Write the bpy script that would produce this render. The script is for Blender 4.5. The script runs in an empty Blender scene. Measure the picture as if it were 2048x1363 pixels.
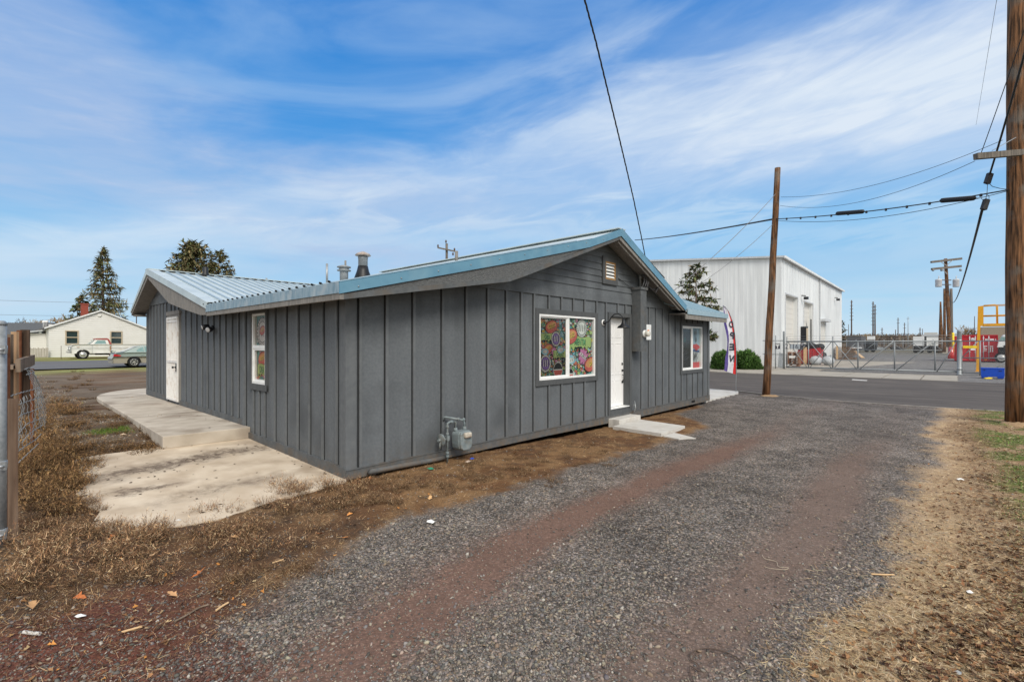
import bpy, math, random
import numpy as np
from mathutils import Vector, Matrix
random.seed(7); rng = np.random.default_rng(11)
S = bpy.context.scene; COL = S.collection
PI = math.pi
# ------------------------------------------------------------------ frames
F = 967.; CX = 1024.; HY = 687.; H = 1.77          # measured camera: 17 mm, level, eye 1.77 m
C0 = np.array((-2.162, 6.316)); U = np.array((.6764, .7365)); V = np.array((-.7365, .6764))
ANG = math.atan2(U[1], U[0])
def w2g(x, y): return ((x-C0[0])*U[0]+(y-C0[1])*U[1], (x-C0[0])*V[0]+(y-C0[1])*V[1])
def g2w(u, v): return (C0[0]+u*U[0]+v*V[0], C0[1]+u*U[1]+v*V[1])
def gp(px, py, z=0.):                               # a point of the level z seen at px, py -> grid u, v
    Y = (H-z)*F/(py-HY); return w2g((px-CX)/F*Y, Y)
def gw(px, py, z=0.):
    Y = (H-z)*F/(py-HY); return ((px-CX)/F*Y, Y)
def onU(px, py, v=0.):
    t = (px-CX)/F; bx = C0[0]+v*V[0]; by = C0[1]+v*V[1]
    u = (t*by-bx)/(U[0]-t*U[1]); Y = by+u*U[1]; return u, H+(HY-py)/F*Y
def onV(px, py, u=0.):
    t = (px-CX)/F; bx = C0[0]+u*U[0]; by = C0[1]+u*U[1]
    v = (t*by-bx)/(V[0]-t*V[1]); Y = by+v*V[1]; return v, H+(HY-py)/F*Y
def atY(px, py, Y): return ((px-CX)/F*Y, Y, H+(HY-py)/F*Y)
def sst(x, a, b):
    t = np.clip((np.asarray(x, float)-a)/(b-a), 0, 1); return t*t*(3-2*t)
def hgt(u, v):
    hv = np.interp(v, [-1, 0, 3.6, 6, 34, 51, 56, 400], [0, 0, .1, .2, .22, .47, .53, .6])
    w = 1-sst(u, 8, 16)
    return hv*w-.1*sst(u, 1, 6)*(1-sst(v, 8, 20)*w)
def hw(x, y): return float(hgt(*w2g(x, y)))
def lin(r, g, b):
    f = lambda c: (c/255/12.92 if c/255 <= .04045 else ((c/255+.055)/1.055)**2.4)
    return (f(r), f(g), f(b))
# ------------------------------------------------------------------ value noise
def vnoise(x, y, s, seed=0, octv=3):
    out = np.zeros(np.shape(x)); amp = 1; tot = 0
    for o in range(octv):
        X = np.asarray(x)*s+seed*17.3; Y = np.asarray(y)*s+seed*9.7
        xi = np.floor(X).astype(np.int64); yi = np.floor(Y).astype(np.int64); fx = X-xi; fy = Y-yi
        fx = fx*fx*(3-2*fx); fy = fy*fy*(3-2*fy)
        def hsh(a, b):
            n = (a*374761393+b*668265263+seed*1274126177+o*97) & 0xffffffff
            n = ((n ^ (n >> 13))*1274126177) & 0xffffffff
            return ((n ^ (n >> 16)) & 0xffff)/65535.
        v = (hsh(xi, yi)*(1-fx)+hsh(xi+1, yi)*fx)*(1-fy)+(hsh(xi, yi+1)*(1-fx)+hsh(xi+1, yi+1)*fx)*fy
        out = out+v*amp; tot += amp; amp *= .55; s *= 2.1
    return out/tot
# ------------------------------------------------------------------ materials
MATS = {}
def mat(name, col, col2=None, scale=8., amt=1., rough=.8, metal=0., bump=0., bscale=60., stretch=(1, 1, 1), spec=.3, detail=5.,
        dirt=None, dscale=1.5, damt=.5, coat=0., bdist=.01):
    if name in MATS: return MATS[name]
    m = bpy.data.materials.new(name); m.use_nodes = True; nt = m.node_tree; N = nt.nodes; L = nt.links
    b = N['Principled BSDF']; b.inputs['Roughness'].default_value = rough; b.inputs['Metallic'].default_value = metal
    b.inputs['Specular IOR Level'].default_value = spec; b.inputs['Coat Weight'].default_value = coat
    tc = N.new('ShaderNodeTexCoord'); mp = N.new('ShaderNodeMapping'); L.new(tc.outputs['Object'], mp.inputs[0]); mp.inputs['Scale'].default_value = stretch
    no = N.new('ShaderNodeTexNoise'); no.inputs['Scale'].default_value = scale; no.inputs['Detail'].default_value = detail; L.new(mp.outputs[0], no.inputs[0])
    cr = N.new('ShaderNodeValToRGB'); L.new(no.outputs[0], cr.inputs[0]); e = cr.color_ramp.elements
    c2 = col2 or tuple(min(1, c*1.25) for c in col)
    if not col2: col = tuple(c*.88 for c in col)
    e[0].position = .5-.22/amt; e[1].position = .5+.22/amt; e[0].color = (*col, 1); e[1].color = (*c2, 1)
    out = cr.outputs[0]
    if dirt:
        n2 = N.new('ShaderNodeTexNoise'); n2.inputs['Scale'].default_value = dscale; n2.inputs['Detail'].default_value = 7; L.new(tc.outputs['Object'], n2.inputs[0])
        r2 = N.new('ShaderNodeMapRange'); r2.inputs[1].default_value = .5; r2.inputs[2].default_value = .68; r2.inputs[4].default_value = damt; L.new(n2.outputs[0], r2.inputs[0])
        mx = N.new('ShaderNodeMix'); mx.data_type = 'RGBA'; L.new(r2.outputs[0], mx.inputs[0]); L.new(out, mx.inputs[6]); mx.inputs[7].default_value = (*dirt, 1); out = mx.outputs[2]
    L.new(out, b.inputs['Base Color'])
    if bump:
        bn = N.new('ShaderNodeTexNoise'); bn.inputs['Scale'].default_value = bscale; bn.inputs['Detail'].default_value = 4; L.new(mp.outputs[0], bn.inputs[0])
        bp = N.new('ShaderNodeBump'); bp.inputs['Strength'].default_value = bump; bp.inputs['Distance'].default_value = bdist; L.new(bn.outputs[0], bp.inputs['Height']); L.new(bp.outputs[0], b.inputs['Normal'])
    MATS[name] = m; return m
def attrmat(name, rough=.85, trans=0., spec=.2, varscale=0):
    if name in MATS: return MATS[name]
    m = bpy.data.materials.new(name); m.use_nodes = True; nt = m.node_tree; N = nt.nodes; L = nt.links
    b = N['Principled BSDF']; b.inputs['Roughness'].default_value = rough; b.inputs['Specular IOR Level'].default_value = spec
    a = N.new('ShaderNodeAttribute'); a.attribute_name = 'col'
    no = N.new('ShaderNodeTexNoise'); no.inputs['Scale'].default_value = varscale or 90; g = N.new('ShaderNodeNewGeometry'); L.new(g.outputs['Position'], no.inputs[0])
    mr = N.new('ShaderNodeMapRange'); mr.inputs[3].default_value = .7; mr.inputs[4].default_value = 1.3; L.new(no.outputs[0], mr.inputs[0])
    vm = N.new('ShaderNodeVectorMath'); vm.operation = 'SCALE'; L.new(a.outputs['Color'], vm.inputs[0]); L.new(mr.outputs[0], vm.inputs['Scale']); L.new(vm.outputs[0], b.inputs['Base Color'])
    MATS[name] = m; return m
def glassmat(name, col=(.02, .025, .03), rough=.04):
    m = mat(name, col, rough=rough, spec=.8); return m
M = dict(
 wall=mat('painted_board', (.106, .118, .128), (.150, .163, .174), scale=26, rough=.75, bump=.6, bscale=160, bdist=.005, dirt=(.075, .082, .088), dscale=1.1, damt=.7, detail=8, amt=.8),
 batten=mat('painted_batten', (.118, .128, .136), (.150, .161, .168), scale=12, rough=.7, bump=.3, bscale=200, bdist=.003),
 trim=mat('painted_trim', (.075, .08, .083), (.095, .1, .103), scale=12, rough=.7, bump=.3, bscale=120, stretch=(1, 1, .4), bdist=.003),
 skirt=mat('skirt_paint', (.085, .092, .097), (.125, .133, .137), scale=14, rough=.75, bump=.4, bscale=150, bdist=.004, dirt=(.12, .10, .08), dscale=3, damt=.65),
 stucco=mat('textured_panel', (.10, .105, .108), (.15, .155, .155), scale=30, rough=.85, bump=1., bscale=70, bdist=.02),
 rawboard=mat('weathered_board', (.16, .155, .145), (.30, .28, .255), scale=14, rough=.85, bump=.5, bscale=40, stretch=(1, 3, .35)),
 metal=mat('galvalume', (.50, .57, .58), (.60, .67, .67), scale=3, rough=.45, metal=.2, spec=.4, dirt=(.36, .42, .45), dscale=2, damt=.4), seam=mat('roof_seam', (.30, .39, .46), (.36, .45, .52), rough=.5, metal=.2), bluemetal=mat('east_eave_metal', (.30, .43, .50), (.38, .50, .56), scale=8, rough=.45, metal=.2),
 blue=mat('blue_trim_metal', (.11, .26, .37), (.15, .32, .43), scale=5, rough=.42, metal=.2, spec=.5, dirt=(.22, .36, .44), dscale=2.4, damt=.5),
 blueworn=mat('worn_blue_trim', (.17, .27, .34), (.34, .44, .50), scale=14, rough=.5, metal=.15, stretch=(1, 1, .3), dirt=(.45, .5, .52), dscale=6, damt=.6),
 white=mat('white_vinyl', (.78, .79, .78), (.84, .85, .84), scale=6, rough=.4, dirt=(.6, .58, .54), dscale=8, damt=.35),
 whitedoor=mat('white_door_paint', (.78, .78, .77), (.84, .84, .83), scale=3, rough=.45),
 gatewhite=mat('chipped_white_paint', (.72, .71, .68), (.82, .81, .79), scale=7, rough=.55, stretch=(3, 3, .5), dirt=(.45, .33, .24), dscale=9, damt=.4),
 batten_shade=mat('batten_shade_paint', (.018, .019, .021), rough=.9), black=mat('black_metal', (.012, .013, .015), rough=.45, spec=.4), dark=mat('dark_gap', (.01, .01, .011), rough=.9),
 galv=mat('galvanised_steel', (.21, .23, .24), (.33, .35, .36), scale=30, rough=.5, metal=.3, dirt=(.28, .29, .3), dscale=7, damt=.5),
 steel=mat('bare_steel', (.30, .32, .33), (.42, .44, .45), scale=20, rough=.4, metal=.5),
 greypipe=mat('grey_gas_paint', (.14, .175, .185), (.24, .28, .29), scale=14, rough=.55, bump=.3, bscale=80, dirt=(.2, .15, .1), dscale=11, damt=.4),
 concrete=mat('broom_concrete', (.50, .40, .29), (.72, .62, .49), scale=2.2, rough=.9, bump=.4, bscale=140, bdist=.004, dirt=(.30, .22, .15), dscale=1.6, damt=.6, detail=9),
 concrete2=mat('porch_concrete', (.42, .365, .295), (.58, .52, .44), scale=2.6, rough=.88, bump=.4, bscale=140, bdist=.004, dirt=(.2, .15, .11), dscale=1.6, damt=.55, detail=8),
 walk=mat('pale_concrete', (.52, .5, .46), (.64, .62, .58), scale=3, rough=.88, bump=.3, bscale=90, dirt=(.34, .29, .23), dscale=2, damt=.4),
 apron=mat('apron_concrete', (.30, .27, .23), (.42, .385, .33), scale=.9, rough=.9, dirt=(.17, .15, .12), dscale=.6, damt=.5),
 wood=mat('creosote_pole', (.035, .018, .009), (.27, .13, .06), scale=26, rough=.88, bump=1., bscale=34, stretch=(1, 1, .07), dirt=(.15, .13, .11), dscale=2.2, damt=.85, bdist=.03, amt=1.5, detail=9),
 greywood=mat('grey_pole_wood', (.07, .065, .06), (.24, .21, .18), scale=26, rough=.9, bump=.8, bscale=40, stretch=(1, 1, .05), bdist=.02),
 plank=mat('new_fence_plank', (.34, .20, .11), (.52, .36, .22), scale=18, rough=.8, bump=.4, bscale=30, stretch=(1, 1, .08)),
 plankold=mat('old_fence_plank', (.11, .075, .05), (.30, .23, .17), scale=18, rough=.85, bump=.6, bscale=30, stretch=(1, 1, .08)),
 plankdark=mat('dark_fence_post', (.045, .028, .018), (.10, .065, .045), scale=18, rough=.85, bump=.6, bscale=30, stretch=(1, 1, .08)),
 rustpost=mat('rusty_post', (.11, .04, .018), (.19, .075, .035), scale=18, rough=.8),
 siding=mat('cream_siding', (.68, .67, .62), (.74, .73, .69), scale=1.2, rough=.6),
 shingle=mat('roof_shingle', (.10, .09, .085), (.17, .155, .15), scale=10, rough=.9),
 brick=mat('red_brick', (.24, .05, .035), (.35, .09, .06), scale=9, rough=.85),
 glass=glassmat('window_glass'), glassdark=glassmat('car_glass', (.03, .05, .05), .06), glassgreen=glassmat('tinted_glass', (.16, .27, .26), .08),
 rubber=mat('tyre_rubber', (.012, .012, .013), rough=.8), chrome=mat('hubcap_metal', (.45, .45, .44), (.6, .6, .58), rough=.3, metal=.6),
 truckwhite=mat('aged_white_car_paint', (.66, .66, .62), (.74, .74, .71), scale=2, rough=.35, dirt=(.5, .40, .30), dscale=3, damt=.25, coat=.3),
 truckred=mat('faded_red_paint', (.26, .04, .035), (.34, .07, .055), rough=.45),
 rust=mat('rust', (.30, .14, .06), (.42, .24, .12), rough=.9),
 cargreen=mat('sage_car_paint', (.33, .40, .37), (.37, .44, .41), scale=1, rough=.25, metal=.25, coat=.6),
 cartan=mat('tan_car_cladding', (.34, .31, .25), (.38, .35, .29), scale=1, rough=.35, metal=.2, coat=.3),
 carroof=mat('pale_car_sheen', (.5, .55, .55), rough=.2, coat=.6),
 redlamp=mat('tail_lamp', (.42, .02, .02), rough=.15, coat=.8), amber=mat('amber_lamp', (.7, .25, .05), rough=.3),
 whsteel=mat('warehouse_steel', (.72, .745, .745), (.78, .795, .795), scale=.25, rough=.5, dirt=(.52, .54, .55), dscale=.15, damt=.5, stretch=(1, 1, .4)),
 whdoor=mat('rollup_door', (.62, .61, .57), (.68, .67, .63), rough=.6),
 red=mat('red_container', (.46, .018, .03), (.55, .035, .05), scale=2, rough=.55, dirt=(.3, .02, .03), dscale=1, damt=.4),
 redbin=mat('red_dumpster', (.36, .012, .018), (.45, .02, .03), rough=.6),
 yellow=mat('yellow_paint', (.72, .33, .015), (.80, .40, .03), scale=4, rough=.5, dirt=(.45, .18, .03), dscale=4, damt=.5),
 yelsign=mat('yellow_sign', (.85, .60, .03), rough=.5), toolblue=mat('blue_toolbox_paint', (.01, .06, .42), (.015, .08, .5), rough=.4),
 flagw=mat('flag_white', (.74, .74, .78), rough=.7), flagr=mat('flag_red', (.68, .03, .03), rough=.7), flagb=mat('flag_purple', (.10, .07, .26), rough=.7), flagk=mat('flag_letter', (.05, .05, .07), rough=.7),
 bag=mat('grey_plastic_bag', (.38, .41, .44), (.52, .55, .58), scale=6, rough=.35, bump=.6, bscale=12, bdist=.03), blackbag=mat('black_plastic', (.015, .015, .017), rough=.4),
 cardboard=mat('brown_pallet', (.16, .07, .035), (.27, .13, .07), scale=9, rough=.85), lumber=mat('stacked_lumber', (.06, .03, .015), (.34, .18, .08), scale=7, rough=.85),
 fresh=mat('fresh_timber', (.58, .38, .20), (.66, .46, .26), rough=.8),
 bark=mat('bark', (.07, .05, .04), (.14, .10, .08), scale=10, rough=.95), barepale=mat('pale_bark', (.22, .16, .11), (.34, .27, .2), scale=6, rough=.95),
 paper=mat('white_litter', (.74, .74, .72), rough=.8), mark=mat('road_paint', (.55, .53, .5), (.66, .64, .6), scale=9, rough=.8),
 cable=mat('black_cable', (.035, .035, .038), rough=.6), greycable=mat('grey_cable', (.2, .2, .21), rough=.6),
 orange=mat('orange_sticker', (.85, .25, .06), rough=.5), tan=mat('tan_trim', (.45, .38, .28), rough=.7), gold=mat('bare_vent_wood', (.36, .2, .07), rough=.8),
 hill=mat('embankment', (.09, .065, .045), (.15, .115, .085), scale=.15, rough=1., dirt=(.06, .06, .045), dscale=.08, damt=.5),
 farroof=mat('pale_roof', (.5, .52, .54), rough=.6), farwall=mat('pale_wall', (.52, .52, .5), (.6, .6, .58), scale=.4, rough=.8), farbrown=mat('tan_wall', (.3, .25, .19), rough=.8),
 slate=mat('slate_roof', (.09, .095, .1), rough=.9),
)
def weather(m, base_z=.4, splash=(.13, .11, .09), k=.55):
    nt = m.node_tree; N = nt.nodes; L = nt.links; b = N['Principled BSDF']; src = b.inputs['Base Color'].links[0].from_socket
    tc = N.new('ShaderNodeTexCoord'); mp = N.new('ShaderNodeMapping'); mp.inputs['Scale'].default_value = (1, 1, .06); L.new(tc.outputs['Object'], mp.inputs[0])
    n = N.new('ShaderNodeTexNoise'); n.inputs['Scale'].default_value = 3.3; n.inputs['Detail'].default_value = 6; L.new(mp.outputs[0], n.inputs[0]); r = N.new('ShaderNodeMapRange'); r.inputs[1].default_value = .3; r.inputs[2].default_value = .7; r.inputs[3].default_value = .86; r.inputs[4].default_value = 1.13; L.new(n.outputs[0], r.inputs[0])
    v = N.new('ShaderNodeVectorMath'); v.operation = 'SCALE'; L.new(src, v.inputs[0]); L.new(r.outputs[0], v.inputs['Scale'])
    sp = N.new('ShaderNodeSeparateXYZ'); L.new(tc.outputs['Object'], sp.inputs[0]); z = N.new('ShaderNodeMapRange'); z.inputs[1].default_value = base_z; z.inputs[2].default_value = .0; L.new(sp.outputs[2], z.inputs[0])
    n2 = N.new('ShaderNodeTexNoise'); n2.inputs['Scale'].default_value = 9; n2.inputs['Detail'].default_value = 9; n2.inputs['Roughness'].default_value = .75; L.new(tc.outputs['Object'], n2.inputs[0]); r2 = N.new('ShaderNodeMapRange'); r2.inputs[1].default_value = .42; r2.inputs[2].default_value = .7; r2.inputs[4].default_value = 1.6; L.new(n2.outputs[0], r2.inputs[0])
    f = N.new('ShaderNodeMath'); f.operation = 'MULTIPLY'; L.new(z.outputs[0], f.inputs[0]); L.new(r2.outputs[0], f.inputs[1]); f2 = N.new('ShaderNodeMath'); f2.operation = 'MULTIPLY'; f2.use_clamp = True; f2.inputs[1].default_value = k; L.new(f.outputs[0], f2.inputs[0])
    mx = N.new('ShaderNodeMix'); mx.data_type = 'RGBA'; L.new(f2.outputs[0], mx.inputs[0]); L.new(v.outputs[0], mx.inputs[6]); mx.inputs[7].default_value = (*splash, 1); L.new(mx.outputs[2], b.inputs['Base Color'])
weather(M['wall']); weather(M['batten']); weather(M['skirt'], .16, (.16, .12, .085), .9); weather(M['whsteel'], 1.6, (.45, .42, .37), .5)
# ------------------------------------------------------------------ mesh builder
class MB:
    def __init__(s): s.v = []; s.f = []; s.sm = []; s.cuts = []
    def add(s, vs, fs, smooth=False):
        s.cuts.append((len(s.v), len(s.f))); o = len(s.v); s.v += [tuple(map(float, p)) for p in vs]; s.f += [tuple(i+o for i in f) for f in fs]; s.sm += [smooth]*len(fs); return s
    def box(s, x0, x1, y0, y1, z0, z1):
        x0, x1 = sorted((x0, x1)); y0, y1 = sorted((y0, y1)); z0, z1 = sorted((z0, z1))
        return s.add([(x0, y0, z0), (x1, y0, z0), (x1, y1, z0), (x0, y1, z0), (x0, y0, z1), (x1, y0, z1), (x1, y1, z1), (x0, y1, z1)],
                     [(0, 3, 2, 1), (4, 5, 6, 7), (0, 1, 5, 4), (1, 2, 6, 5), (2, 3, 7, 6), (3, 0, 4, 7)])
    def beam(s, p0, p1, w, h, up=(0, 0, 1)):           # rectangular bar between two points
        p0 = Vector(p0); p1 = Vector(p1); d = (p1-p0).normalized(); up = Vector(up)
        a = d.cross(up); a = (d.cross(Vector((1, 0, 0))) if a.length < 1e-4 else a).normalized(); b = a.cross(d)
        vs = [p+a*(w/2*i)+b*(h/2*j) for p in (p0, p1) for i, j in ((-1, -1), (1, -1), (1, 1), (-1, 1))]
        return s.add(vs, [(0, 1, 2, 3), (7, 6, 5, 4), (0, 4, 5, 1), (1, 5, 6, 2), (2, 6, 7, 3), (3, 7, 4, 0)])
    def prism(s, poly, a0, a1, ax='y'):                # poly of 2d points in the other two axes
        n = len(poly)
        def P(p, a): return {'y': (p[0], a, p[1]), 'x': (a, p[0], p[1]), 'z': (p[0], p[1], a)}[ax]
        vs = [P(p, a0) for p in poly]+[P(p, a1) for p in poly]
        return s.add(vs, [tuple(range(n)), tuple(range(2*n-1, n-1, -1))]+[(i, i+n, (i+1) % n+n, (i+1) % n) for i in range(n)])
    def slab(s, pts, t):                               # 3d polygon thickened downwards by t
        n = len(pts); vs = list(pts)+[(p[0], p[1], p[2]-t) for p in pts]
        return s.add(vs, [tuple(range(n)), tuple(range(2*n-1, n-1, -1))]+[(i, i+n, (i+1) % n+n, (i+1) % n) for i in range(n)])
    def tube(s, pts, r, n=8, cap=True):
        pts = [Vector(p) for p in pts]; rs = r if isinstance(r, (list, tuple)) else [r]*len(pts)
        vs = []; prev = None
        for i, p in enumerate(pts):
            d = (pts[min(i+1, len(pts)-1)]-pts[max(i-1, 0)]).normalized()
            if prev is None: a = d.cross(Vector((0, 0, 1))); a = d.cross(Vector((1, 0, 0))) if a.length < 1e-3 else a
            else: a = prev-d*prev.dot(d)
            a.normalize(); prev = a; b = d.cross(a)
            vs += [p+(a*math.cos(2*PI*k/n)+b*math.sin(2*PI*k/n))*rs[i] for k in range(n)]
        fs = [(i*n+k, i*n+(k+1) % n, (i+1)*n+(k+1) % n, (i+1)*n+k) for i in range(len(pts)-1) for k in range(n)]
        s.add(vs, fs, True)
        if cap:
            o = len(s.v)-len(vs); s.f += [tuple(o+k for k in range(n-1, -1, -1)), tuple(o+(len(pts)-1)*n+k for k in range(n))]; s.sm += [False, False]
        return s
    def lathe(s, o, prof, n=16, axis=(0, 0, 1)):       # prof: (radius, along axis)
        ax = Vector(axis).normalized(); a = ax.orthogonal().normalized(); b = ax.cross(a); o = Vector(o)
        vs = [o+ax*h+(a*math.cos(2*PI*k/n)+b*math.sin(2*PI*k/n))*r for r, h in prof for k in range(n)]
        fs = [(i*n+k, i*n+(k+1) % n, (i+1)*n+(k+1) % n, (i+1)*n+k) for i in range(len(prof)-1) for k in range(n)]
        fs += [tuple(range(n-1, -1, -1)), tuple((len(prof)-1)*n+k for k in range(n))]
        return s.add(vs, fs, True)
    def ball(s, c, r, n=10, m=7, jit=0.):
        rx, ry, rz = r if isinstance(r, (list, tuple)) else (r, r, r); vs = []; rr = random.Random(int(c[0]*91+c[1]*37+c[2]*11))
        for j in range(m+1):
            t = PI*j/m
            for k in range(n):
                q = 1+rr.uniform(-jit, jit); vs.append((c[0]+rx*q*math.sin(t)*math.cos(2*PI*k/n), c[1]+ry*q*math.sin(t)*math.sin(2*PI*k/n), c[2]+rz*q*math.cos(t)))
        return s.add(vs, [(j*n+k, (j+1)*n+k, (j+1)*n+(k+1) % n, j*n+(k+1) % n) for j in range(m) for k in range(n)], True)
def mkobj(name, mb, m, org=(0, 0, 0), uv=False):
    me = bpy.data.meshes.new(name); me.from_pydata([(a-org[0], b-org[1], c-org[2]) for a, b, c in mb.v], [], mb.f)
    me.polygons.foreach_set('use_smooth', mb.sm); me.materials.append(m); me.update()
    o = bpy.data.objects.new(name, me); COL.objects.link(o); return o
def props(o, label=None, cat=None, group=None, kind=None):
    if label: o['label'] = label
    if cat: o['category'] = cat
    if group: o['group'] = group
    if kind: o['kind'] = kind
    return o
SPLIT = {'corner_board', 'rib_end', 'screw', 'ridge_closure', 'pipe_fitting', 'soffit', 'fascia_board', 'louvre', 'strap', 'brace', 'collar', 'corner_post', 'latch', 'rake_board', 'frieze_board', 'skirt_board', 'side_window', 'marking', 'upright', 'loose_cable', 'drop_wires', 'bracket', 'rust_patch', 'barbed_wire', 'ridge_cap', 'lock', 'strand', 'crossarm'}
def place(o, org, frame):
    if frame == 'G': x, y = g2w(org[0], org[1]); o.location = (x, y, org[2]); o.rotation_euler = (0, 0, ANG)
    elif frame == 'F': x, y = g2w(org[1], -org[0]); o.location = (x, y, org[2]); o.rotation_euler = (0, 0, ANG-PI/2)   # x runs along -v, y along u
    else: o.location = org
class Thing:
    def __init__(s, name, label, cat, org, frame='G', group=None, kind=None):
        s.e = bpy.data.objects.new(name, None); COL.objects.link(s.e); props(s.e, label, cat, group, kind); s.e.empty_display_size = .2
        s.org = org
        place(s.e, org, frame)
    def part(s, name, mb, m, parent=None, label=None):
        if name in SPLIT and len(mb.cuts) > 1:
            cs = mb.cuts+[(len(mb.v), len(mb.f))]
            for (v0, f0), (v1, f1) in zip(cs, cs[1:]):
                q = MB(); q.v = mb.v[v0:v1]; q.f = [tuple(i-v0 for i in f) for f in mb.f[f0:f1]]; q.sm = mb.sm[f0:f1]; q.cuts = [(0, 0)]; o = s.part(name, q, m, parent, label)
            return o
        o = mkobj(name, mb, m, s.org); o.parent = parent or s.e
        if label: o['label'] = label
        return o
def single(name, mb, m, org, frame='G', label=None, cat=None, group=None, kind=None):
    o = mkobj(name, mb, m, org)
    place(o, org, frame)
    return props(o, label, cat, group, kind)
def npmesh(name, verts, faces, m, cols=None, smooth=False, attrs=None):
    """verts Nx3, faces list of arrays (each KxM)"""
    me = bpy.data.meshes.new(name); me.vertices.add(len(verts)); me.vertices.foreach_set('co', np.ascontiguousarray(verts, dtype=np.float32).ravel())
    idx = np.concatenate([f.ravel() for f in faces]).astype(np.int32); tot = np.concatenate([np.full(len(f), f.shape[1]) for f in faces]).astype(np.int32)
    me.loops.add(len(idx)); me.loops.foreach_set('vertex_index', idx); me.polygons.add(len(tot))
    st = np.concatenate([[0], np.cumsum(tot)[:-1]]).astype(np.int32); me.polygons.foreach_set('loop_start', st)
    me.polygons.foreach_set('loop_total', tot)
    if smooth: me.polygons.foreach_set('use_smooth', np.ones(len(tot), bool))
    if cols is not None:
        a = me.color_attributes.new('col', 'FLOAT_COLOR', 'POINT'); a.data.foreach_set('color', np.concatenate([cols, np.ones((len(cols), 1))], 1).astype(np.float32).ravel())
    for k, vals in (attrs or {}).items():
        a = me.attributes.new(k, 'FLOAT', 'POINT'); a.data.foreach_set('value', vals.astype(np.float32))
    me.materials.append(m); me.update(calc_edges=True); o = bpy.data.objects.new(name, me); COL.objects.link(o); return o
def blades(p0, p1, p2, w, cols, name, m, parent=None):
    """thin curved strips; p* Nx3, w N widths, cols Nx3"""
    n = len(p0); d = p2-p0; side = np.cross(d, np.tile([0, 0, 1.], (n, 1))); side += rng.normal(0, .35, (n, 3))*np.linalg.norm(d, axis=1)[:, None]
    side /= np.linalg.norm(side, axis=1)[:, None]+1e-9; side *= w[:, None]/2
    v = np.stack([p0-side, p0+side, p1+side*.8, p1-side*.8, p2], 1).reshape(-1, 3); b = np.arange(n)[:, None]*5
    o = npmesh(name, v, [b+np.array([0, 1, 2, 3]), b+np.array([3, 2, 4])], m, np.repeat(cols, 5, 0))
    if parent: o.parent = parent
    return o
def textmb(body, size=1., bold=0.):
    cu = bpy.data.curves.new('lettering', 'FONT'); cu.body = body; cu.size = size; cu.offset = bold; cu.align_x = 'CENTER'; cu.align_y = 'CENTER'; cu.fill_mode = 'BOTH'
    cu.resolution_u = 3
    o = bpy.data.objects.new('lettering', cu); COL.objects.link(o); dg = bpy.context.evaluated_depsgraph_get(); me = o.evaluated_get(dg).to_mesh()
    mb = MB(); mb.add([tuple(v.co) for v in me.vertices], [tuple(p.vertices) for p in me.polygons]); bpy.data.objects.remove(o); bpy.data.curves.remove(cu); return mb
def palette(cols, n, var=.2):
    c = np.array(cols)[rng.integers(0, len(cols), n)]; return np.clip(c*rng.uniform(1-var, 1+var, (n, 1))*rng.uniform(.95, 1.05, (n, 3)), 0, 1)
# ================================================================== camera, sun, sky
cam = bpy.data.cameras.new('camera'); co = bpy.data.objects.new('camera', cam); COL.objects.link(co); S.camera = co
cam.lens = 17; cam.sensor_width = 36; cam.clip_end = 9000; cam.clip_start = .05; cam.shift_y = (HY-681.5)/2048
co.location = (0, 0, H); co.rotation_euler = (PI/2, 0, 0)
S.view_settings.view_transform = 'Standard'; S.view_settings.look = 'None'; S.view_settings.exposure = 0
SUNEL = math.radians(42); sd = Vector((.36, -.93, 0)).normalized(); SUNAZ = math.atan2(sd.x, sd.y)
sl = bpy.data.lights.new('sun', 'SUN'); so = bpy.data.objects.new('sun', sl); COL.objects.link(so)
sl.energy = 2.6; sl.angle = math.radians(24); sl.color = (1., .94, .84)
dirv = Vector((sd.x*math.cos(SUNEL), sd.y*math.cos(SUNEL), math.sin(SUNEL))); so.rotation_euler = dirv.to_track_quat('Z', 'Y').to_euler(); so.location = dirv*50
w = bpy.data.worlds.new('World'); S.world = w; w.use_nodes = True; nt = w.node_tree; N = nt.nodes; L = nt.links; bg = N['Background']
def node(t, **k):
    n = N.new(t)
    for a, b in k.items(): setattr(n, a, b)
    return n
def mth(op, a, b=None, c=None, clamp=False):
    n = node('ShaderNodeMath', operation=op, use_clamp=clamp)
    for i, x in enumerate((a, b, c)):
        if x is None: continue
        if isinstance(x, (int, float)): n.inputs[i].default_value = x
        else: L.new(x, n.inputs[i])
    return n.outputs[0]
def mixc(f, a, b):
    n = node('ShaderNodeMix', data_type='RGBA')
    if isinstance(f, (int, float)): n.inputs[0].default_value = f
    else: L.new(f, n.inputs[0])
    for i, x in ((6, a), (7, b)):
        if isinstance(x, tuple): n.inputs[i].default_value = (*x, 1)
        else: L.new(x, n.inputs[i])
    return n.outputs[2]
tc = node('ShaderNodeTexCoord'); sx = node('ShaderNodeSeparateXYZ'); L.new(tc.outputs['Generated'], sx.inputs[0]); zz = sx.outputs[2]
sky = node('ShaderNodeTexSky', sky_type='NISHITA', sun_disc=False, sun_elevation=SUNEL, sun_rotation=SUNAZ); sky.air_density = 1.; sky.dust_density = .6
sk = node('ShaderNodeVectorMath', operation='SCALE'); L.new(sky.outputs[0], sk.inputs[0]); sk.inputs['Scale'].default_value = .11
cr = node('ShaderNodeValToRGB'); L.new(zz, cr.inputs[0]); el = cr.color_ramp.elements
el[0].position = 0; el[0].color = (.66, .82, .92, 1); el[1].position = .08; el[1].color = (.36, .68, .91, 1)
for p, c in ((.2, (.145, .49, .87)), (.34, (.045, .32, .78)), (.55, (.018, .22, .67)), (1, (.03, .17, .55))):
    e = el.new(p); e.color = (*c, 1)
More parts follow.
